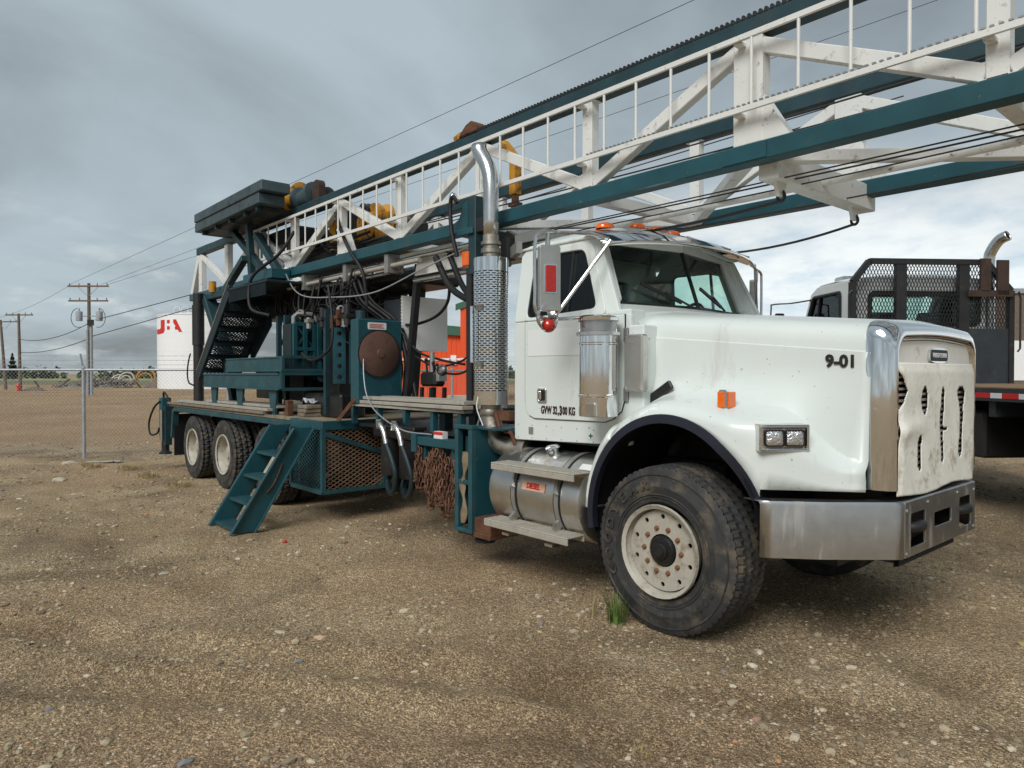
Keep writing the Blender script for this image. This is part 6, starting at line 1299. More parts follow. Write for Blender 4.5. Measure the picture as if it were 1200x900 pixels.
# tyre chains hanging on the hooks
cb_ = thing('chain_bundle', 'bundle of rusty tyre chains hanging from the teal hanger arm', 'chains', (-2.6, -1.17, 1.0))
def link(b, c, d, up, L_=0.042, W_=0.023, r=0.0075):
    d = d.normalized(); a = d.cross(up).normalized(); pts = []
    for i in range(9):
        t = 2*PI*i/8; pts.append(c + d*(L_*math.cos(t)) + a*(W_*math.sin(t)))
    b.tube(pts, r, 4, cap=False)
b = B()
for k in range(22):
    x = -2.86 + 0.62*rnd.random(); y = -1.22 + 0.14*rnd.random(); top = 1.0 - 0.10*rnd.random(); low = 0.36 + 0.30*rnd.random() + 0.12*max(0, -2.72 - x)/0.14
    xe = x + rnd.uniform(-0.10, 0.12); n = max(8, int((top-low)*2/0.062))
    for i in range(n):
        t = i / n; px = lerp(x, xe, t) + 0.03*math.sin(t*9+k); pz = top - (top-low)*(1 - abs(2*t-1)**1.15); py = y + 0.03*math.sin(t*7+k*2)
        d = Vector((0.3*rnd.uniform(-1, 1), 0.3*rnd.uniform(-1, 1), 1.0)) if 0.06 < abs(t-0.5) else Vector((1, rnd.uniform(-.3, .3), 0.3))
        up = Vector((1, 0, 0.1)) if i % 2 else Vector((0, 1, 0.1)); link(b, Vector((px, py, pz)), d, up)
o = stuff(b.done('chain_links', 'chain_rust', cb_, smooth=60)); o.location = -Vector(cb_.location)
# worn sling stuffed in the outrigger
b = B(); pts = spline([(-2.08, -1.24, 1.02), (-2.06, -1.26, 0.85), (-2.11, -1.25, 0.72), (-2.06, -1.265, 0.58), (-2.10, -1.25, 0.40)], 8)
rows = [[p + Vector((0.045*math.cos(t)*(0.7+0.4*math.sin(i*0.5)), 0.014*math.sin(t), 0)) for t in (2*PI*j/8 for j in range(8))] for i, p in enumerate(pts)]
b.grid(rows, True); tag(b.done('lifting_sling', 'dirty_cloth', None, smooth=60), 'dirty tan lifting sling hanging inside the teal outrigger leg', 'sling')

# ================================================================== flatbed truck on the right
fdir = (FLAT*830 + RGT*(-60)).normalized(); fang = math.atan2(fdir.y, fdir.x)
fpos = ground_at(11.2, 6.65)
fb = thing('flatbed_truck', 'grey flatbed truck with black mesh headache rack parked beyond the white hood', 'truck', fpos); fb.rotation_euler = (0, 0, fang)
HWD = 1.31; DZ = 1.545
b = B(); b.box((-7.4, -HWD, DZ-0.045), (0.1, HWD, DZ)); b.done('deck', 'deck_wood', fb)
for s in (-1, 1):
    b = B(); b.box((-7.4, s*HWD, DZ-0.16), (0.1, s*(HWD+0.04), DZ-0.012)); rl = b.done('deck_rail', 'flatbed_dark', fb)
    x = -7.3; k = 0
    while x < 0.0:
        b = B(); ln_ = 0.24 if k % 2 else 0.17; b.box((x, s*(HWD+0.041), DZ-0.125), (x+ln_, s*(HWD+0.044), DZ-0.065)); b.done('reflective_tape', 'tape_red' if k % 2 else 'tape_white', rl); x += ln_ + 0.004; k += 1
b = B(); b.box((-7.4, -0.45, 0.92), (3.6, -0.35, 1.20)); b.box((-7.4, 0.35, 0.92), (3.6, 0.45, 1.20))
for x in (-6.8, -5.6, -4.2, -2.9, -1.6, -0.4): b.box((x-0.05, -HWD+0.02, 1.20), (x+0.05, HWD-0.02, DZ-0.05))
b.done('frame', 'flatbed_dark', fb)
for (xa, xb, ya, yb, za, zb) in ((-2.9, -1.2, -1.2, -0.5, 0.62, 1.25), (-1.0, -0.1, -1.15, 1.15, 0.60, 1.30), (-2.6, -1.3, 0.5, 1.15, 0.68, 1.25), (-3.3, -2.95, -0.9, 0.9, 0.72, 1.3)):
    b = B(); b.box((xa, ya, za), (xb, yb, zb)); b.done('underbody_box', 'black_steel', fb, bevel=0.03)
b = B(); b.box((-4.15, 0.72, 0.66), (-3.50, 1.28, 1.23)); tb = b.done('tool_box', 'box_white', fb, bevel=0.012)
b = B(); b.box((-4.09, 1.281, 0.71), (-3.56, 1.295, 1.18)); b.done('tool_box_door', 'box_white', tb, bevel=0.01)
def fb_wheel(x, s, dual):
    bb = B(); bb.lathe([(0.27, 0), (0.295, -0.01), (0.29, 0.02), (0.26, 0.06), (0.15, 0.10 if dual else 0.02), (0.08, 0.02), (0.001, 0.0)], ax=(0, 1, 0), n=24); r_ = bb.done('wheel', 'rim_paint', fb, smooth=35)
    t = tyre_mesh(0.52, 0.28, 0.292, 'tyre', 3, 32).done('tyre', 'tyre_rubber', r_, smooth=28); t.location = (0, 0.13, 0)
    if dual: t2 = t.copy(); col.objects.link(t2); t2.location = (0, 0.47, 0)
    r_.location = (x, s*1.24, 0.52); r_.rotation_euler = (0, 0, 0 if s < 0 else PI)
for s in (-1, 1): fb_wheel(3.0, s, False); fb_wheel(-5.3, s, True); fb_wheel(-6.6, s, True)
b = B(); b.cyl((3.0, -1.0, 0.52), (3.0, 1.0, 0.52), 0.07); b.cyl((-5.3, -1.0, 0.52), (-5.3, 1.0, 0.52), 0.08); b.cyl((-6.6, -1.0, 0.52), (-6.6, 1.0, 0.52), 0.08); b.done('axle', 'black_steel', fb)
# headache rack
zt_r = 3.47; zs = 3.02; b = B(); fx = 0.03
out = [(-HWD, DZ), (-HWD, zs), (-HWD+0.42, zt_r), (HWD-0.42+0.15, zt_r), (HWD, zs+0.12), (HWD, DZ)]
for i in range(len(out) - 1): b.beam((fx, *out[i]), (fx, *out[i+1]), 0.085, 0.085)
rk = b.done('headache_rack', 'black_steel', fb)
for y in (-0.52, 0.52):
    b = B(); b.box((fx-0.03, y-0.085, DZ), (fx+0.05, y+0.085, zt_r+0.03)); b.done('rack_bar', 'black_steel', rk)
b = B(); b.box((fx-0.02, -HWD+0.03, DZ), (fx, HWD-0.03, 2.42)); b.done('rack_plate', 'flatbed_dark', rk)
b = B(); b.mesh_lines(2*HWD-0.06, zt_r-2.42, 0.052, 0.125, 0.009, (fx-0.012, -HWD+0.03, 2.42), (0, 1, 0), (0, 0, 1))
bm_ = b.bm; bmesh.ops.bisect_plane(bm_, geom=bm_.verts[:]+bm_.edges[:]+bm_.faces[:], plane_co=(0, -HWD, zs), plane_no=(0, -0.73, 0.68), clear_outer=True); bmesh.ops.bisect_plane(bm_, geom=bm_.verts[:]+bm_.edges[:]+bm_.faces[:], plane_co=(0, HWD, zs+0.12), plane_no=(0, 0.79, 0.61), clear_outer=True)
stuff(b.done('rack_mesh', 'black_steel', rk))
for (ya, yb, za, zb) in ((-0.92, -0.75, 3.0, 3.52), (-1.22, -1.03, 2.95, 3.50), (-1.3, -0.55, 2.92, 3.02)):
    b = B(); b.box((fx-0.085, ya, za), (fx-0.045, yb, zb)); b.done('rack_bracket', 'rust_dark', rk)
b = B(); b.tube([(fx-0.1, -HWD-0.06, 3.0), (fx-0.1, -HWD-0.09, 2.9), (fx-0.1, -HWD-0.09, 2.1), (fx-0.1, -HWD-0.05, 2.05)], 0.015, 6); b.tube([(fx-0.05, HWD+0.03, 3.0), (fx-0.05, HWD+0.08, 2.95), (fx-0.05, HWD+0.08, 2.2)], 0.018, 6); b.done('grab_rail', 'black_steel', rk)
b = B(); b.tube(spline([(0.25, -1.12, 1.6), (0.25, -1.12, 3.0), (0.25, -1.12, 3.52), (0.22, -1.13, 3.68), (0.12, -1.18, 3.84), (0.0, -1.24, 3.90)], 6), 0.085, 16, cap=False); o = b.done('exhaust_stack', 'chrome_dull', fb, smooth=50); q = o.modifiers.new('t', 'SOLIDIFY'); q.thickness = 0.006
# cab
CW = 1.17; b = B()
sidep = [(0.22, 1.35), (2.05, 1.35), (2.05, 2.35), (1.62, 3.12), (1.40, 3.22), (0.30, 3.22), (0.22, 3.12)]; win = rpoly([(0.62, 2.42), (1.86, 2.42), (1.52, 3.05), (0.62, 3.05)], 0.07, 3)[::-1]
for s in (-1, 1):
    b = B(); b.plate(sidep, [win], 0.05, (0, s*CW if s > 0 else s*CW+0.05, 0), (1, 0, 0), (0, 0, 1)); cs = b.done('cab_side', 'flatbed_grey', fb, bevel=0.015)
    b = B(); b.plate(rpoly([(0.62, 2.42), (1.86, 2.42), (1.52, 3.05), (0.62, 3.05)], 0.07, 3), (), 0.006, (0, s*(CW-0.02), 0), (1, 0, 0), (0, 0, 1)); b.done('window_pane', 'tinted_glass', cs)
    b = B(); wl = rpoly([(0.62, 2.42), (1.86, 2.42), (1.52, 3.05), (0.62, 3.05)], 0.07, 3); b.tube([(p[0], s*(CW+0.004), p[1]) for p in wl + wl[:1]], 0.03, 6, cap=False); b.beam((1.45, s*CW, 2.42), (1.30, s*CW, 3.05), 0.03, 0.03); b.done('window_frame', 'black_plastic', cs)
    b = B(); b.box((2.05, s*1.45, 2.30), (2.12, s*1.62, 2.82)); mr_ = b.done('mirror', 'black_plastic', fb, bevel=0.02)
    b = B(); b.tube(spline([(1.6, s*CW, 3.02), (2.0, s*1.35, 3.0), (2.08, s*1.66, 2.98), (2.08, s*1.70, 2.9), (2.08, s*1.70, 2.3), (2.05, s*1.55, 2.2), (1.95, s*CW, 2.2)], 5), 0.014, 6); b.done('mirror_arm', 'black_plastic', mr_)
b = B(); rows = []
for x, dz in ((0.24, -0.10), (0.30, -0.01), (0.8, 0.03), (1.3, 0.02), (1.5, -0.05), (1.64, -0.14)):
    rows.append([(x, t*(CW-0.01), 3.22 + 0.085*(1-abs(t)**4) + dz) for t in (lerp(-1, 1, i/16) for i in range(17))])
b.grid(rows); o = b.done('roof', 'flatbed_grey', fb, smooth=45); q = o.modifiers.new('t', 'SOLIDIFY'); q.thickness = 0.02
b = B(); b.plate([(-CW+0.05, 1.35), (CW-0.05, 1.35), (CW-0.05, 3.23), (-CW+0.05, 3.23)], [rrect(-0.92, 0.92, 2.50, 3.0, 0.10, 4)[::-1]], 0.03, (0.22, 0, 0), (0, 1, 0), (0, 0, 1)); b.done('cab_back', 'flatbed_grey', fb)
b = B(); b.plate(rrect(-0.95, 0.95, 2.47, 3.03, 0.12, 4), [rrect(-0.88, 0.88, 2.54, 2.96, 0.08, 4)[::-1]], 0.02, (0.20, 0, 0), (0, 1, 0), (0, 0, 1)); b.done('back_window_seal', 'black_plastic', fb)
b = B(); b.box((0.235, -0.92, 2.5), (0.24, 0.92, 3.0)); b.done('back_window', 'tinted_glass', fb)
b = B(); b.bm.faces.new([b.bm.verts.new(p) for p in ((2.05, -1.0, 2.36), (2.05, 1.0, 2.36), (1.62, 0.98, 3.12), (1.62, -0.98, 3.12))]); b.done('windscreen', 'tinted_glass', fb)
b = B()
for y in (-0.45, 0.45): b.box((0.55, y-0.25, 1.9), (0.75, y+0.25, 2.72))
b.done('cab_seats', 'interior', fb, bevel=0.04)
b = B(); b.box((0.25, -1.0, 1.35), (2.0, 1.0, 1.5)); b.box((1.75, -1.0, 1.5), (2.04, 1.0, 2.34)); b.done('cab_interior', 'interior', fb)
b = B(); rows = []
for x, hw, zt in ((2.05, 1.0, 2.32), (2.6, 0.92, 2.28), (3.3, 0.82, 2.20), (3.85, 0.75, 2.08), (4.0, 0.70, 1.90), (4.02, 0.70, 1.0)):
    rows.append([(x, -hw, 1.0), (x, -hw, zt-0.15), (x, -hw*0.9, zt-0.03), (x, 0, zt+0.03), (x, hw*0.9, zt-0.03), (x, hw, zt-0.15), (x, hw, 1.0)])
b.grid(rows); b.done('hood', 'flatbed_grey', fb, smooth=40)
for s in (-1, 1):
    b = B(); rows = []
    for i in range(13): a = R_(180*i/12); rows.append([(3.0 + 0.68*math.cos(a), s*0.72, 0.60 + 0.68*math.sin(a)), (3.0 + 0.68*math.cos(a), s*1.24, 0.60 + 0.66*math.sin(a)), (3.0 + 0.68*math.cos(a), s*1.26, 0.56 + 0.62*math.sin(a))])
    b.grid(rows); b.done('fender', 'flatbed_grey', fb, smooth=40)
b = B(); b.box((4.02, -1.2, 0.5), (4.16, 1.2, 0.85)); b.done('bumper', 'chrome_dull', fb, bevel=0.02)
b = B(); b.box((1.30, 0.45, 3.31), (1.62, 0.75, 3.42)); b.done('roof_lamp', 'chrome_dull', fb, bevel=0.03)
b = B(); b.box((1.55, -1.0, 3.10), (1.80, 1.0, 3.16)); b.done('visor', 'black_plastic', fb, bevel=0.01)

# ================================================================== chain-link fence
fa = [(14.25, -14.0), (14.25, -11.0), (14.25, -8.62), (14.35, -5.75), (16.6, -3.7), (18.9, -1.6), (21.2, 0.5), (23.5, 2.6), (25.8, 4.7)]
fe = thing('chain_link_fence', 'galvanised chain-link fence topped with three barbed wires', 'fence', ground_at(14.25, -8.62))
inv = Matrix.Translation(-Vector(fe.location))
FH = 1.80
for i, (d, s) in enumerate(fa):
    p = ground_at(d, s); z0 = float(gh(p.x, p.y)); b = B(); b.cyl((p.x, p.y, z0-0.1), (p.x, p.y, FH), 0.036, n=12); b.lathe([(0.042, FH), (0.042, FH+0.03), (0.02, FH+0.05)], (p.x, p.y, 0), n=12); o = b.done('post', 'galvanised', fe, smooth=40); o.matrix_parent_inverse = inv
    b = B(); b.beam((p.x, p.y, FH), (p.x - FLAT.x*0.0 - RGT.x*0.06, p.y - RGT.y*0.06, FH+0.30), 0.03, 0.03); o = b.done('barb_arm', 'galvanised', fe); o.matrix_parent_inverse = inv
for i in range(len(fa) - 1):
    p, q = ground_at(*fa[i]), ground_at(*fa[i+1]); d = (q - p); ln_ = d.length; u = d / ln_
    b = B(); b.cyl((p.x, p.y, FH-0.02), (q.x, q.y, FH-0.02), 0.024, n=10); o = b.done('top_rail', 'galvanised', fe, smooth=40); o.matrix_parent_inverse = inv
    b = B(); b.mesh_lines(ln_, FH-0.10, 0.075, 0.075, 0.0024, (p.x, p.y, 0.05), u, (0, 0, 1)); o = stuff(b.done('wire_mesh', 'galvanised', fe)); o.matrix_parent_inverse = inv
    for k, z in enumerate((1.88, 1.97, 2.06)):
        b = B(); off = RGT * (-0.02*(k+1)); b.tube([(p.x+off.x, p.y+off.y, z), (q.x+off.x, q.y+off.y, z)], 0.004, 4)
        n = int(ln_/0.13)
        for j in range(n): c = p + u*(j+0.5)*0.13 + off; b.beam((c.x, c.y, z-0.014), (c.x+u.x*0.012, c.y+u.y*0.012, z+0.014), 0.004, 0.004)
        o = b.done('barbed_wire', 'galvanised', fe); o.matrix_parent_inverse = inv

# ================================================================== far things
rot_cam = math.atan2(RGT.y, RGT.x)
def far_root(name, label, cat, d, s, group=None):
    r = thing(name, label, cat, ground_at(d, s), group); r.rotation_euler = (0, 0, rot_cam); return r    # local x = right, y = away
def up_(name, v): return v
# storage tank
tk = far_root('storage_tank', 'tall white fuel storage tank with red lettering behind the rig', 'tank', 84, -36.1); tk.rotation_euler.z += math.atan2(36.1, 84)
TR, TH = 5.35, 8.35
b = B(); b.lathe([(TR, 0), (TR, TH-0.05), (TR+0.06, TH-0.04), (TR+0.06, TH+0.05), (TR*0.6, TH+0.35), (0.01, TH+0.5)], n=72); b.done('tank_shell', 'tank_white', tk, smooth=40)
b = B()
for z in (2.1, 4.2, 6.3): b.lathe([(TR, z), (TR+0.012, z), (TR+0.012, z+0.03), (TR, z+0.03)], n=72)
b.done('weld_seam', 'tank_white', tk)
for (a, w_) in ((-35, 0.7), (-25, 0.7)):
    b = B(); x = TR*math.sin(R_(a)); y = -TR*math.cos(R_(a)); b.tube([(x-0.35, y+0.2, TH), (x-0.35, y+0.2, TH+0.55), (x-0.1, y+0.2, TH+0.8), (x+0.25, y+0.2, TH+0.75), (x+0.35, y+0.2, TH)], 0.05, 6); b.done('roof_rail', 'tank_white', tk)
def wrap(name, poly):           # flat lettering shape in (degrees round the shell, height)
    b = B(); pts = []
    for i in range(len(poly)):
        p, q = poly[i], poly[(i+1) % len(poly)]
        for k in range(4): pts.append((lerp(p[0], q[0], k/4), lerp(p[1], q[1], k/4)))
    vs_ = [b.bm.verts.new(((TR+0.02)*math.sin(R_(a)), -(TR+0.02)*math.cos(R_(a)), z)) for a, z in pts]; ed = [b.bm.edges.new((vs_[i], vs_[(i+1) % len(vs_)])) for i in range(len(vs_))]
    bmesh.ops.triangle_fill(b.bm, edges=ed, use_beauty=True); return b.done(name, 'letter_red', tk)
wrap('lettering', [(-64, 7.75), (-55, 7.75), (-55, 6.55), (-58, 6.25), (-75, 6.15), (-80, 6.35), (-80, 6.75), (-66, 6.75), (-64, 6.9)])
wrap('lettering', [(-50.5, 7.72), (-46, 7.72), (-46, 7.33), (-50.5, 7.33)]); wrap('lettering', [(-50.5, 7.02), (-46, 7.02), (-46, 6.63), (-50.5, 6.63)])
wrap('lettering', [(-40.5, 7.75), (-36.5, 7.75), (-28.5, 6.35), (-33, 6.35), (-34, 6.6), (-37.6, 6.6), (-38.6, 6.9), (-37, 6.95), (-40.5, 7.4)])
# utility poles
def pole(name, label, d, s, h, arms, lean=0.0, trans=False, grey=False, grp=None):
    r = far_root(name, label, 'utility pole', d, s, grp)
    b = B(); b.tube([(0, 0, -0.3), (lean*0.5, 0, h*0.5), (lean, 0, h)], [0.16, 0.14, 0.11], 12); b.done('shaft', 'pole_wood', r, smooth=40)
    if grey: b = B(); b.cyl((0.22, -0.1, 0), (0.22, -0.1, h*0.62), 0.12, n=10); b.cyl((-0.02, -0.2, 0), (-0.02, -0.2, h*0.58), 0.10, n=10); b.done('cable_riser', 'pole_grey', r, smooth=40)
    for z, w_, braced in arms:
        b = B(); b.box((-w_, -0.14, z-0.06), (w_, -0.02, z+0.06)); a = b.done('crossarm', 'pole_wood', r)
        for x in (-w_+0.12, -w_*0.45, w_*0.45, w_-0.12):
            b = B(); b.lathe([(0.03, 0.06), (0.05, 0.10), (0.03, 0.14), (0.055, 0.18), (0.03, 0.24), (0.001, 0.26)], (x, -0.08, z), n=8); b.done('insulator', 'porcelain', r, smooth=40)
        if braced:
            b = B()
            for sg in (-1, 1): b.beam((sg*0.08, -0.08, z-0.75), (sg*w_*0.5, -0.08, z-0.05), 0.03, 0.03)
            b.done('arm_brace', 'pole_grey', r)
    if trans:
        for x in (-0.75, 0.85):
            b = B(); b.lathe([(0.01, 5.85), (0.24, 5.87), (0.25, 6.55), (0.2, 6.62), (0.06, 6.66), (0.05, 6.85), (0.01, 6.86)], (x, -0.05, 0), n=14); b.box((min(0, x), -0.07, 6.2), (max(0, x), -0.03, 6.28)); b.done('transformer', 'pole_grey', r, smooth=40)
            b = B(); b.tube([(x + 0.55*math.cos(t)*(-1 if x < 0 else 1), -0.2, 6.1 + 0.75*math.sin(t)) for t in (lerp(-1.9, 1.5, i/14) for i in range(15))], 0.025, 5); b.done('jumper_wire', 'wire_dark', r)
        b = B(); b.box((0.05, -0.35, 5.5), (0.45, -0.1, 5.95)); b.done('meter_box', 'black_plastic', r)
    return r
pole('utility_pole', 'tallest utility pole, with two crossarms and twin transformers', 56, -33.4, 8.85, ((8.6, 1.6, True), (7.45, 1.55, False)), 0.0, True, True)
pole('utility_pole', 'utility pole with one wide crossarm, left of the transformer pole', 70, -48.6, 7.65, ((7.5, 1.35, True),), -0.1)
pole('utility_pole', 'leaning utility pole at the far left edge with a lamp arm', 75, -53.6, 7.4, ((7.2, 1.3, True),), -0.5)
def cable(label, p, q, s_, r=0.016): b = B(); b.tube(sag(p, q, s_, 28), r, 5); return tag(b.done('power_line', 'wire_dark', None, smooth=60), label, 'power line')
def cp_(d, s, z): g = ground_at(d, s); return (g.x, g.y, z)
def beyond(p, q, k): p, q = Vector(p), Vector(q); return p + (q - p)*k
P0, P1, P2 = cp_(56, -34.9, 8.75), cp_(56, -32.4, 8.75), cp_(56, -32.0, 8.70)
cable('thin overhead line running highest, from crossarm over the mast to the top edge', P0, beyond(P0, cp_(22, 6.0, 13.4), 1.4), 0.0, 0.011)
cable('thin overhead line below the highest one, passing behind the folded platform', P1, beyond(P1, cp_(40, 0.96, 15.97), 2.4), 0.1, 0.012)
cable('lowest of the three thin overhead lines, passing behind the folded platform', P2, beyond(P2, cp_(45, -14.6, 11.2), 3.6), 0.3, 0.012)
cable('upper thick sagging cable from the transformer pole towards the rig', cp_(56, -32.9, 5.95), cp_(30, 16.5, 13.9), 0.3, 0.03)
cable('lower thick sagging cable from the transformer pole towards the rig', cp_(56, -33.2, 4.65), cp_(30, 16.5, 13.4), 0.15, 0.03)
cable('upper sagging cable between the transformer pole and the one-arm pole', cp_(56, -33.5, 5.65), cp_(70, -48.62, 5.1), 0.55, 0.03)
cable('lower sagging cable between the transformer pole and the one-arm pole', cp_(56, -33.5, 4.45), cp_(70, -48.62, 3.8), 0.35, 0.03)
cable('faint line running left from the crossarm of the transformer pole', cp_(56, -34.8, 8.75), cp_(75, -55, 7.5), 0.4, 0.012)
# scrap and soil behind the fence
sh = far_root('soil_heap', 'grey brown heap of soil beside the scrap behind the fence', 'heap', 86, -41.5)
def heap(w_, d_, h_, seed, name, m_, root):
    b = B(); rr = random.Random(seed); rows = []
    for i in range(25):
        row = []
        for j in range(13):
            x, y = lerp(-1, 1, i/24), lerp(-1, 1, j/12); r = min(1, math.hypot(x, y)); z = (1 - r**1.4)*h_*(0.9 + 0.25*rr.random())
            row.append((x*w_ + rr.uniform(-.1, .1), y*d_, max(-0.05, z)))
        rows.append(row)
    b.grid(rows); return b.done(name, m_, root, smooth=25)
heap(3.0, 2.2, 2.15, 1, 'heap_mound', 'soil_heap', sh)
for k, (s, d, R0, m_, lab) in enumerate(((-44.5, 86, 1.15, 'yellow_paint', 'large yellow hoop leaning on the scrap behind the fence'), (-46.3, 85, 0.95, 'alu_board', 'pale hoop of coiled pipe in the scrap behind the fence'), (-47.6, 85.5, 0.8, 'alu_board', 'smallest pale pipe hoop, at the left of the other hoops'))):
    r = far_root('pipe_hoop', lab, 'hoop', d, s); b = B(); b.tube([(R0*math.cos(t), 0.3*math.sin(t), R0*0.95 + R0*math.sin(t)) for t in (2*PI*i/24 for i in range(25))], 0.11, 6, cap=False); b.tube([(R0*0.75*math.cos(t), 0.25*math.sin(t)-0.2, R0*0.8 + R0*0.75*math.sin(t)) for t in (2*PI*i/24 for i in range(25))], 0.09, 6, cap=False); b.done('coil', m_, r, smooth=50)
sc_ = far_root('scrap_pile', 'low pile of mixed grey scrap metal behind the fence', 'scrap', 85, -50.0)
b = B(); rr = random.Random(4)
for k in range(170):
    x, y = rr.gauss(0.5, 2.6), rr.uniform(-1, 1); z = max(0.05, rr.uniform(0, 1.1)*(1 - abs(x-0.5)/8)); L_ = rr.uniform(0.2, 1.0)
    v = Vector((rr.uniform(-1, 1), rr.uniform(-.6, .6), rr.uniform(-.6, .6))).normalized()*L_; b.beam((x, y, z), (x+v.x, y+v.y, abs(z+v.z)), rr.uniform(0.08, 0.35), rr.uniform(0.05, 0.3))
stuff(b.done('scrap_pieces', 'scrap_grey', sc_))
heap(4.0, 1.4, 0.7, 3, 'scrap_base', 'scrap_grey', sc_)
o = far_root('dirt_mound', 'small pale dirt mound near the base of the one-arm pole', 'mound', 70, -47.2); heap(1.2, 0.8, 0.38, 8, 'mound', 'soil_heap', o)
o = far_root('marker_post', 'short red marker at the foot of the one-arm pole', 'marker', 69, -48.1); b = B(); b.cyl((0, 0, 0), (0, 0, 0.6), 0.14, n=10); b.lathe([(0.2, 0.45), (0.2, 0.55), (0.08, 0.75)], n=10, cap=True); b.done('marker_body', 'letter_red', o, smooth=30)
# red-orange hall with green trim
hall = far_root('orange_hall', 'bright orange metal-clad hall with dark green roof trim behind the rig', 'building', 44, -8.8)
def rib_wall(name, x0, x1, z1, y):
    b = B(); n = int((x1-x0)/0.3); pts = []
    for i in range(n):
        xa = x0 + (x1-x0)*i/n; st_ = (x1-x0)/n
        pts += [(xa, y), (xa+st_*0.7, y), (xa+st_*0.75, y-0.03), (xa+st_*0.95, y-0.03)]
    pts.append((x1, y)); b.grid([[(px, py, 0) for px, py in pts], [(px, py, z1) for px, py in pts]]); return b.done(name, 'orange_clad', hall)
rib_wall('wall', 1.45, 5.65, 4.35, 0); rib_wall('wall', 5.65, 7.35, 5.9, -0.6)
b = B(); b.box((1.45, 0.01, 0), (1.46, 9, 4.3)); b.box((5.64, -0.6, 0), (5.65, 9, 6.0)); b.done('end_wall', 'orange_clad', hall)
b = B(); b.plate([(1.2, 4.35), (5.64, 4.05), (5.64, 4.6), (5.2, 4.65), (1.2, 4.95)], (), 0.4, (0, 0.1, 0), (1, 0, 0), (0, 0, 1)); b.done('roof_trim', 'green_trim', hall)
b = B(); b.grid([[(5.35, -0.72, 5.55), (7.5, -0.72, 6.3)], [(5.35, -0.72, 5.95), (7.5, -0.72, 6.7)]]); b.grid([[(5.35, -0.72, 5.95), (7.5, -0.72, 6.7)], [(5.35, 9, 5.95), (7.5, 9, 6.7)]]); b.done('roof_trim', 'green_trim', hall)
b = B(); b.bm.faces.new([b.bm.verts.new(p) for p in ((5.65, -0.60, 5.9), (7.35, -0.60, 5.9), (7.35, -0.60, 6.5))]); b.done('gable', 'orange_clad', hall)
b = B(); b.box((1.5, -0.06, 2.52), (5.6, -0.03, 2.66)); b.box((5.66, -0.68, 2.52), (7.3, -0.64, 2.66)); b.done('white_band', 'tank_white', hall)
b = B(); b.box((5.0, -0.12, 2.25), (5.35, -0.065, 2.85)); b.done('wall_sign', 'tank_white', hall)
b = B(); b.box((6.2, -0.75, 4.5), (6.7, -0.70, 4.62)); b.box((6.2, -0.75, 4.3), (6.28, -0.70, 4.9)); b.done('wall_lamp', 'tank_white', hall)
o = far_root('white_shed', 'small pale shed beside the orange hall, behind the hanging hoses', 'shed', 50, -8.3); b = B(); b.box((0.0, 0, 0), (1.4, 4, 2.2)); w1 = b.done('wall', 'tank_white', o); b = B(); b.plate([(-0.1, 2.2), (1.5, 2.2), (0.7, 2.7)], (), 4.2, (0, 4.1, 0), (1, 0, 0), (0, 0, 1)); b.done('roof', 'pole_grey', o); b = B(); b.box((0.5, -0.04, 0), (1.0, -0.004, 1.9)); b.done('door', 'pole_grey', o)
o = far_root('concrete_block', 'pale trapezoid concrete barrier block in front of the orange hall', 'barrier', 31, -2.3); b = B(); b.plate([(-0.72, 0), (0.72, 0), (0.52, 0.75), (-0.52, 0.75)], (), 0.7, (0, 0.7, 0), (1, 0, 0), (0, 0, 1)); b.done('block', 'concrete', o, bevel=0.03)
o = far_root('brown_warehouse', 'far brown warehouse at the right edge beyond the flatbed', 'building', 75, 57); b = B(); b.box((-4, 0, 0), (14, 12, 10.2)); b.done('wall', 'pole_wood', o); b = B(); b.box((-4.2, -0.2, 10.2), (14.2, 12.2, 10.7)); b.done('roof', 'pole_grey', o); b = B(); b.box((-4.0, -0.05, 1.0), (14, -0.01, 5.2)); b.done('lower_cladding', 'tank_white', o)
# trees
def leaf_cloud(name, m_, root, pts, size):
    V = []; F = []; rr = np.random.RandomState(9)
    for k, p in enumerate(pts):
        a = rr.randn(3); a /= np.linalg.norm(a); c = np.cross(a, rr.randn(3)); c /= np.linalg.norm(c); s = size*(0.6 + 0.8*rr.rand()); p = np.array(p)
        V += [p - a*s, p + c*s*0.7, p + a*s, p - c*s*0.7]; F.append((4*k, 4*k+1, 4*k+2, 4*k+3))
    me = bpy.data.meshes.new(name); me.from_pydata([tuple(v) for v in V], [], F); me.materials.append(M[m_]); o = bpy.data.objects.new(name, me); col.objects.link(o)
    if root: o.parent = root
    return o
rr = np.random.RandomState(2); pts = []
for k in range(190):
    s = -260 + 420*rr.rand(); d = 235 + 25*rr.rand(); g = ground_at(d, s); h = 3.2 + 1.6*rr.rand(); w_ = 2.2 + 1.6*rr.rand()
    for j in range(46):
        t = rr.rand()*6.28; r = w_*rr.rand()**0.5; z = h*(0.06 + 0.94*rr.rand()*(1 - (r/w_)**2*0.6)); pts.append((g.x + r*math.cos(t), g.y + r*math.sin(t), z))
o = leaf_cloud('treeline', 'leaf_far', None, pts, 0.75); stuff(o); o['label'] = 'far row of green bushes along the horizon'; o['category'] = 'trees'
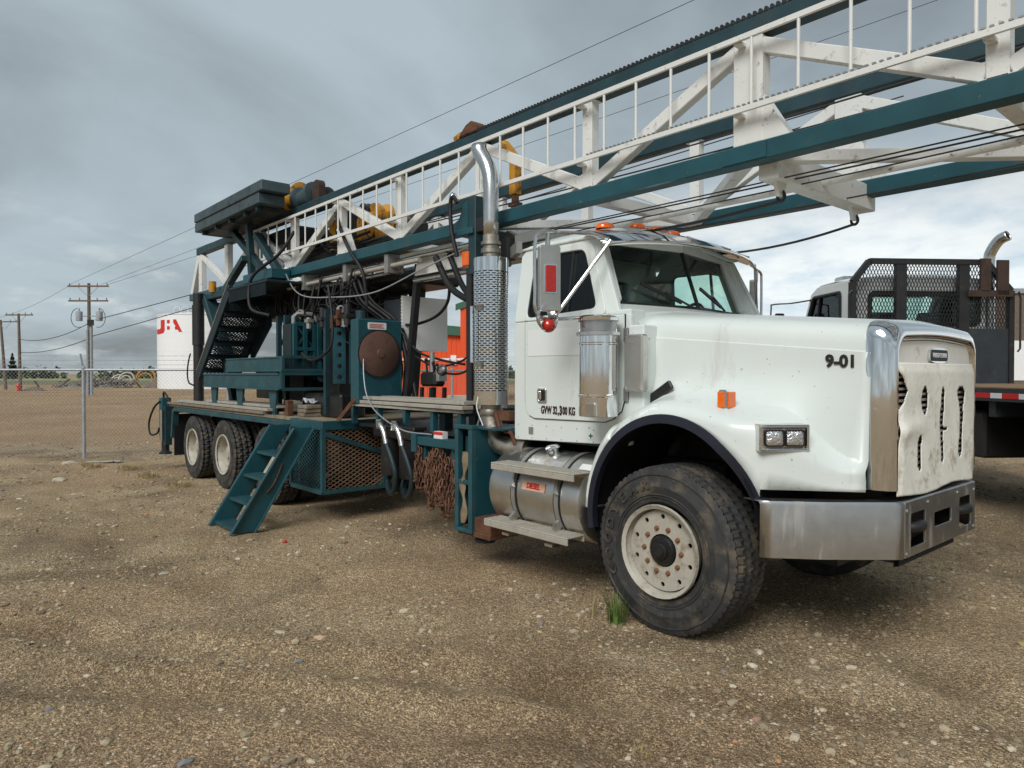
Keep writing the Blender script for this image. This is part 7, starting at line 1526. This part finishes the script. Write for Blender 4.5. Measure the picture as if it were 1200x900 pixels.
for (d, s, h, lab) in ((195, -137.5, 7.0, 'dark spruce tree rising above the far bushes at the left'),):
    r = far_root('spruce_tree', lab, 'tree', d, s); b = B(); b.tube([(0, 0, 0), (0, 0, h*0.95)], [0.18, 0.03], 8); b.done('trunk', 'bark', r); pts = []
    for k in range(1500): z = rr.rand()**1.25; q = (1 - z)*h*0.30*(0.35 + 0.65*rr.rand()**0.5); t = rr.rand()*6.28; q *= 0.75 + 0.25*math.sin(z*40); pts.append((q*math.cos(t), q*math.sin(t), 0.4 + z*h*0.97))
    leaf_cloud('crown', 'leaf_spruce', r, pts, 0.26)
# grass tufts
def tuft(label, x, y, n, h, spread, m_):
    rr = random.Random(int(abs(x*100))); z0 = float(gh(x, y)); b = B()
    for k in range(n):
        a = rr.uniform(0, 6.28); r = spread*rr.random()**0.7; bx_, by_ = r*math.cos(a), r*math.sin(a); hh = h*rr.uniform(0.5, 1.0); ln_ = rr.uniform(0.1, 0.45)*hh; w_ = 0.0035
        ca, sa = math.cos(a + 1.57), math.sin(a + 1.57); pts = [(bx_, by_, -0.02), (bx_ + 0.25*ln_*math.cos(a), by_ + 0.25*ln_*math.sin(a), hh*0.5), (bx_ + ln_*math.cos(a), by_ + ln_*math.sin(a), hh)]
        v = []
        for q, ww in zip(pts, (w_, w_*0.8, w_*0.15)): v.append((b.bm.verts.new((q[0]-ca*ww, q[1]-sa*ww, q[2])), b.bm.verts.new((q[0]+ca*ww, q[1]+sa*ww, q[2]))))
        for i in (0, 1): b.bm.faces.new((v[i][0], v[i][1], v[i+1][1], v[i+1][0]))
    o = stuff(b.done('grass_tuft', m_, None, recalc=False)); o.location = (x, y, z0); tag(o, label, 'grass')
tuft('green grass tuft growing against the front tyre', -0.31, -1.29, 90, 0.26, 0.07, 'grass_green')
tuft('few dry stems just left of the green tuft at the front tyre', -0.50, -1.34, 12, 0.20, 0.05, 'grass_dry')
for lab, x, y in (('dry grass clump below the rear jack', -11.0, -1.9), ('dry grass clump beside the rearmost wheel', -9.9, -1.85), ('dry grass clump in front of the fence post gap', -11.9, -2.3), ('dry grass clump beside the second rear wheel', -8.6, -1.75)): tuft(lab, x, y, 150, 0.12, 0.22, 'grass_dry')
tuft('faint grey green weed patch in front of the front tyre', 0.75, -2.35, 60, 0.035, 0.16, 'grass_dry')
# scraps on the ground by the fence
for lab, x, y, a, L_ in (('pale split board lying flat near the fence post', -12.5, -2.05, 0.75, 0.55), ('shorter splintered board beside the split board', -12.35, -1.85, 0.55, 0.35)):
    z = float(gh(x, y)) + 0.02; b = B(); b.beam((-L_/2, 0, 0), (L_/2, 0, 0.02), 0.11, 0.022); o = b.done('broken_board', 'alu_board', None, bevel=0.003); o.location = (x, y, z); o.rotation_euler = (0, 0, a); tag(o, lab, 'board')
b = B(); b.lathe([(0.02, 0), (0.022, 0.012), (0.014, 0.02), (0.001, 0.021)], n=12, cap=True); o = b.done('bottle_cap', 'letter_red', None, smooth=30); o.location = (-3.98, -2.06, float(gh(-3.98, -2.06))+0.005); tag(o, 'tiny red cap on the dirt right of the access stairs', 'cap')
rs = random.Random(12)
for k, (x, y, r, lab) in enumerate(((-3.64, -3.27, 0.03, 'flat pale stone in the dirt below the access stairs'), (1.62, 0.30, 0.035, 'orange brown stone at the right edge of the yard'), (-12.9, -2.5, 0.09, 'pale lump of stone at the foot of the fence post'), (-10.6, -3.0, 0.10, 'flat whitish stone between fence and rear wheels'))):
    b = B(); bmesh.ops.create_icosphere(b.bm, subdivisions=2, radius=1.0)
    for v in b.bm.verts: v.co = Vector((v.co.x*r*1.5, v.co.y*r, v.co.z*r*0.5)) * (1 + 0.25*(rs.random()-0.5))
    o = b.done('stone', 'concrete' if k != 1 else 'grass_dry', None, smooth=40); o.location = (x, y, float(gh(x, y))); o.rotation_euler = (0, 0, rs.random()*3); tag(o, lab, 'stone')
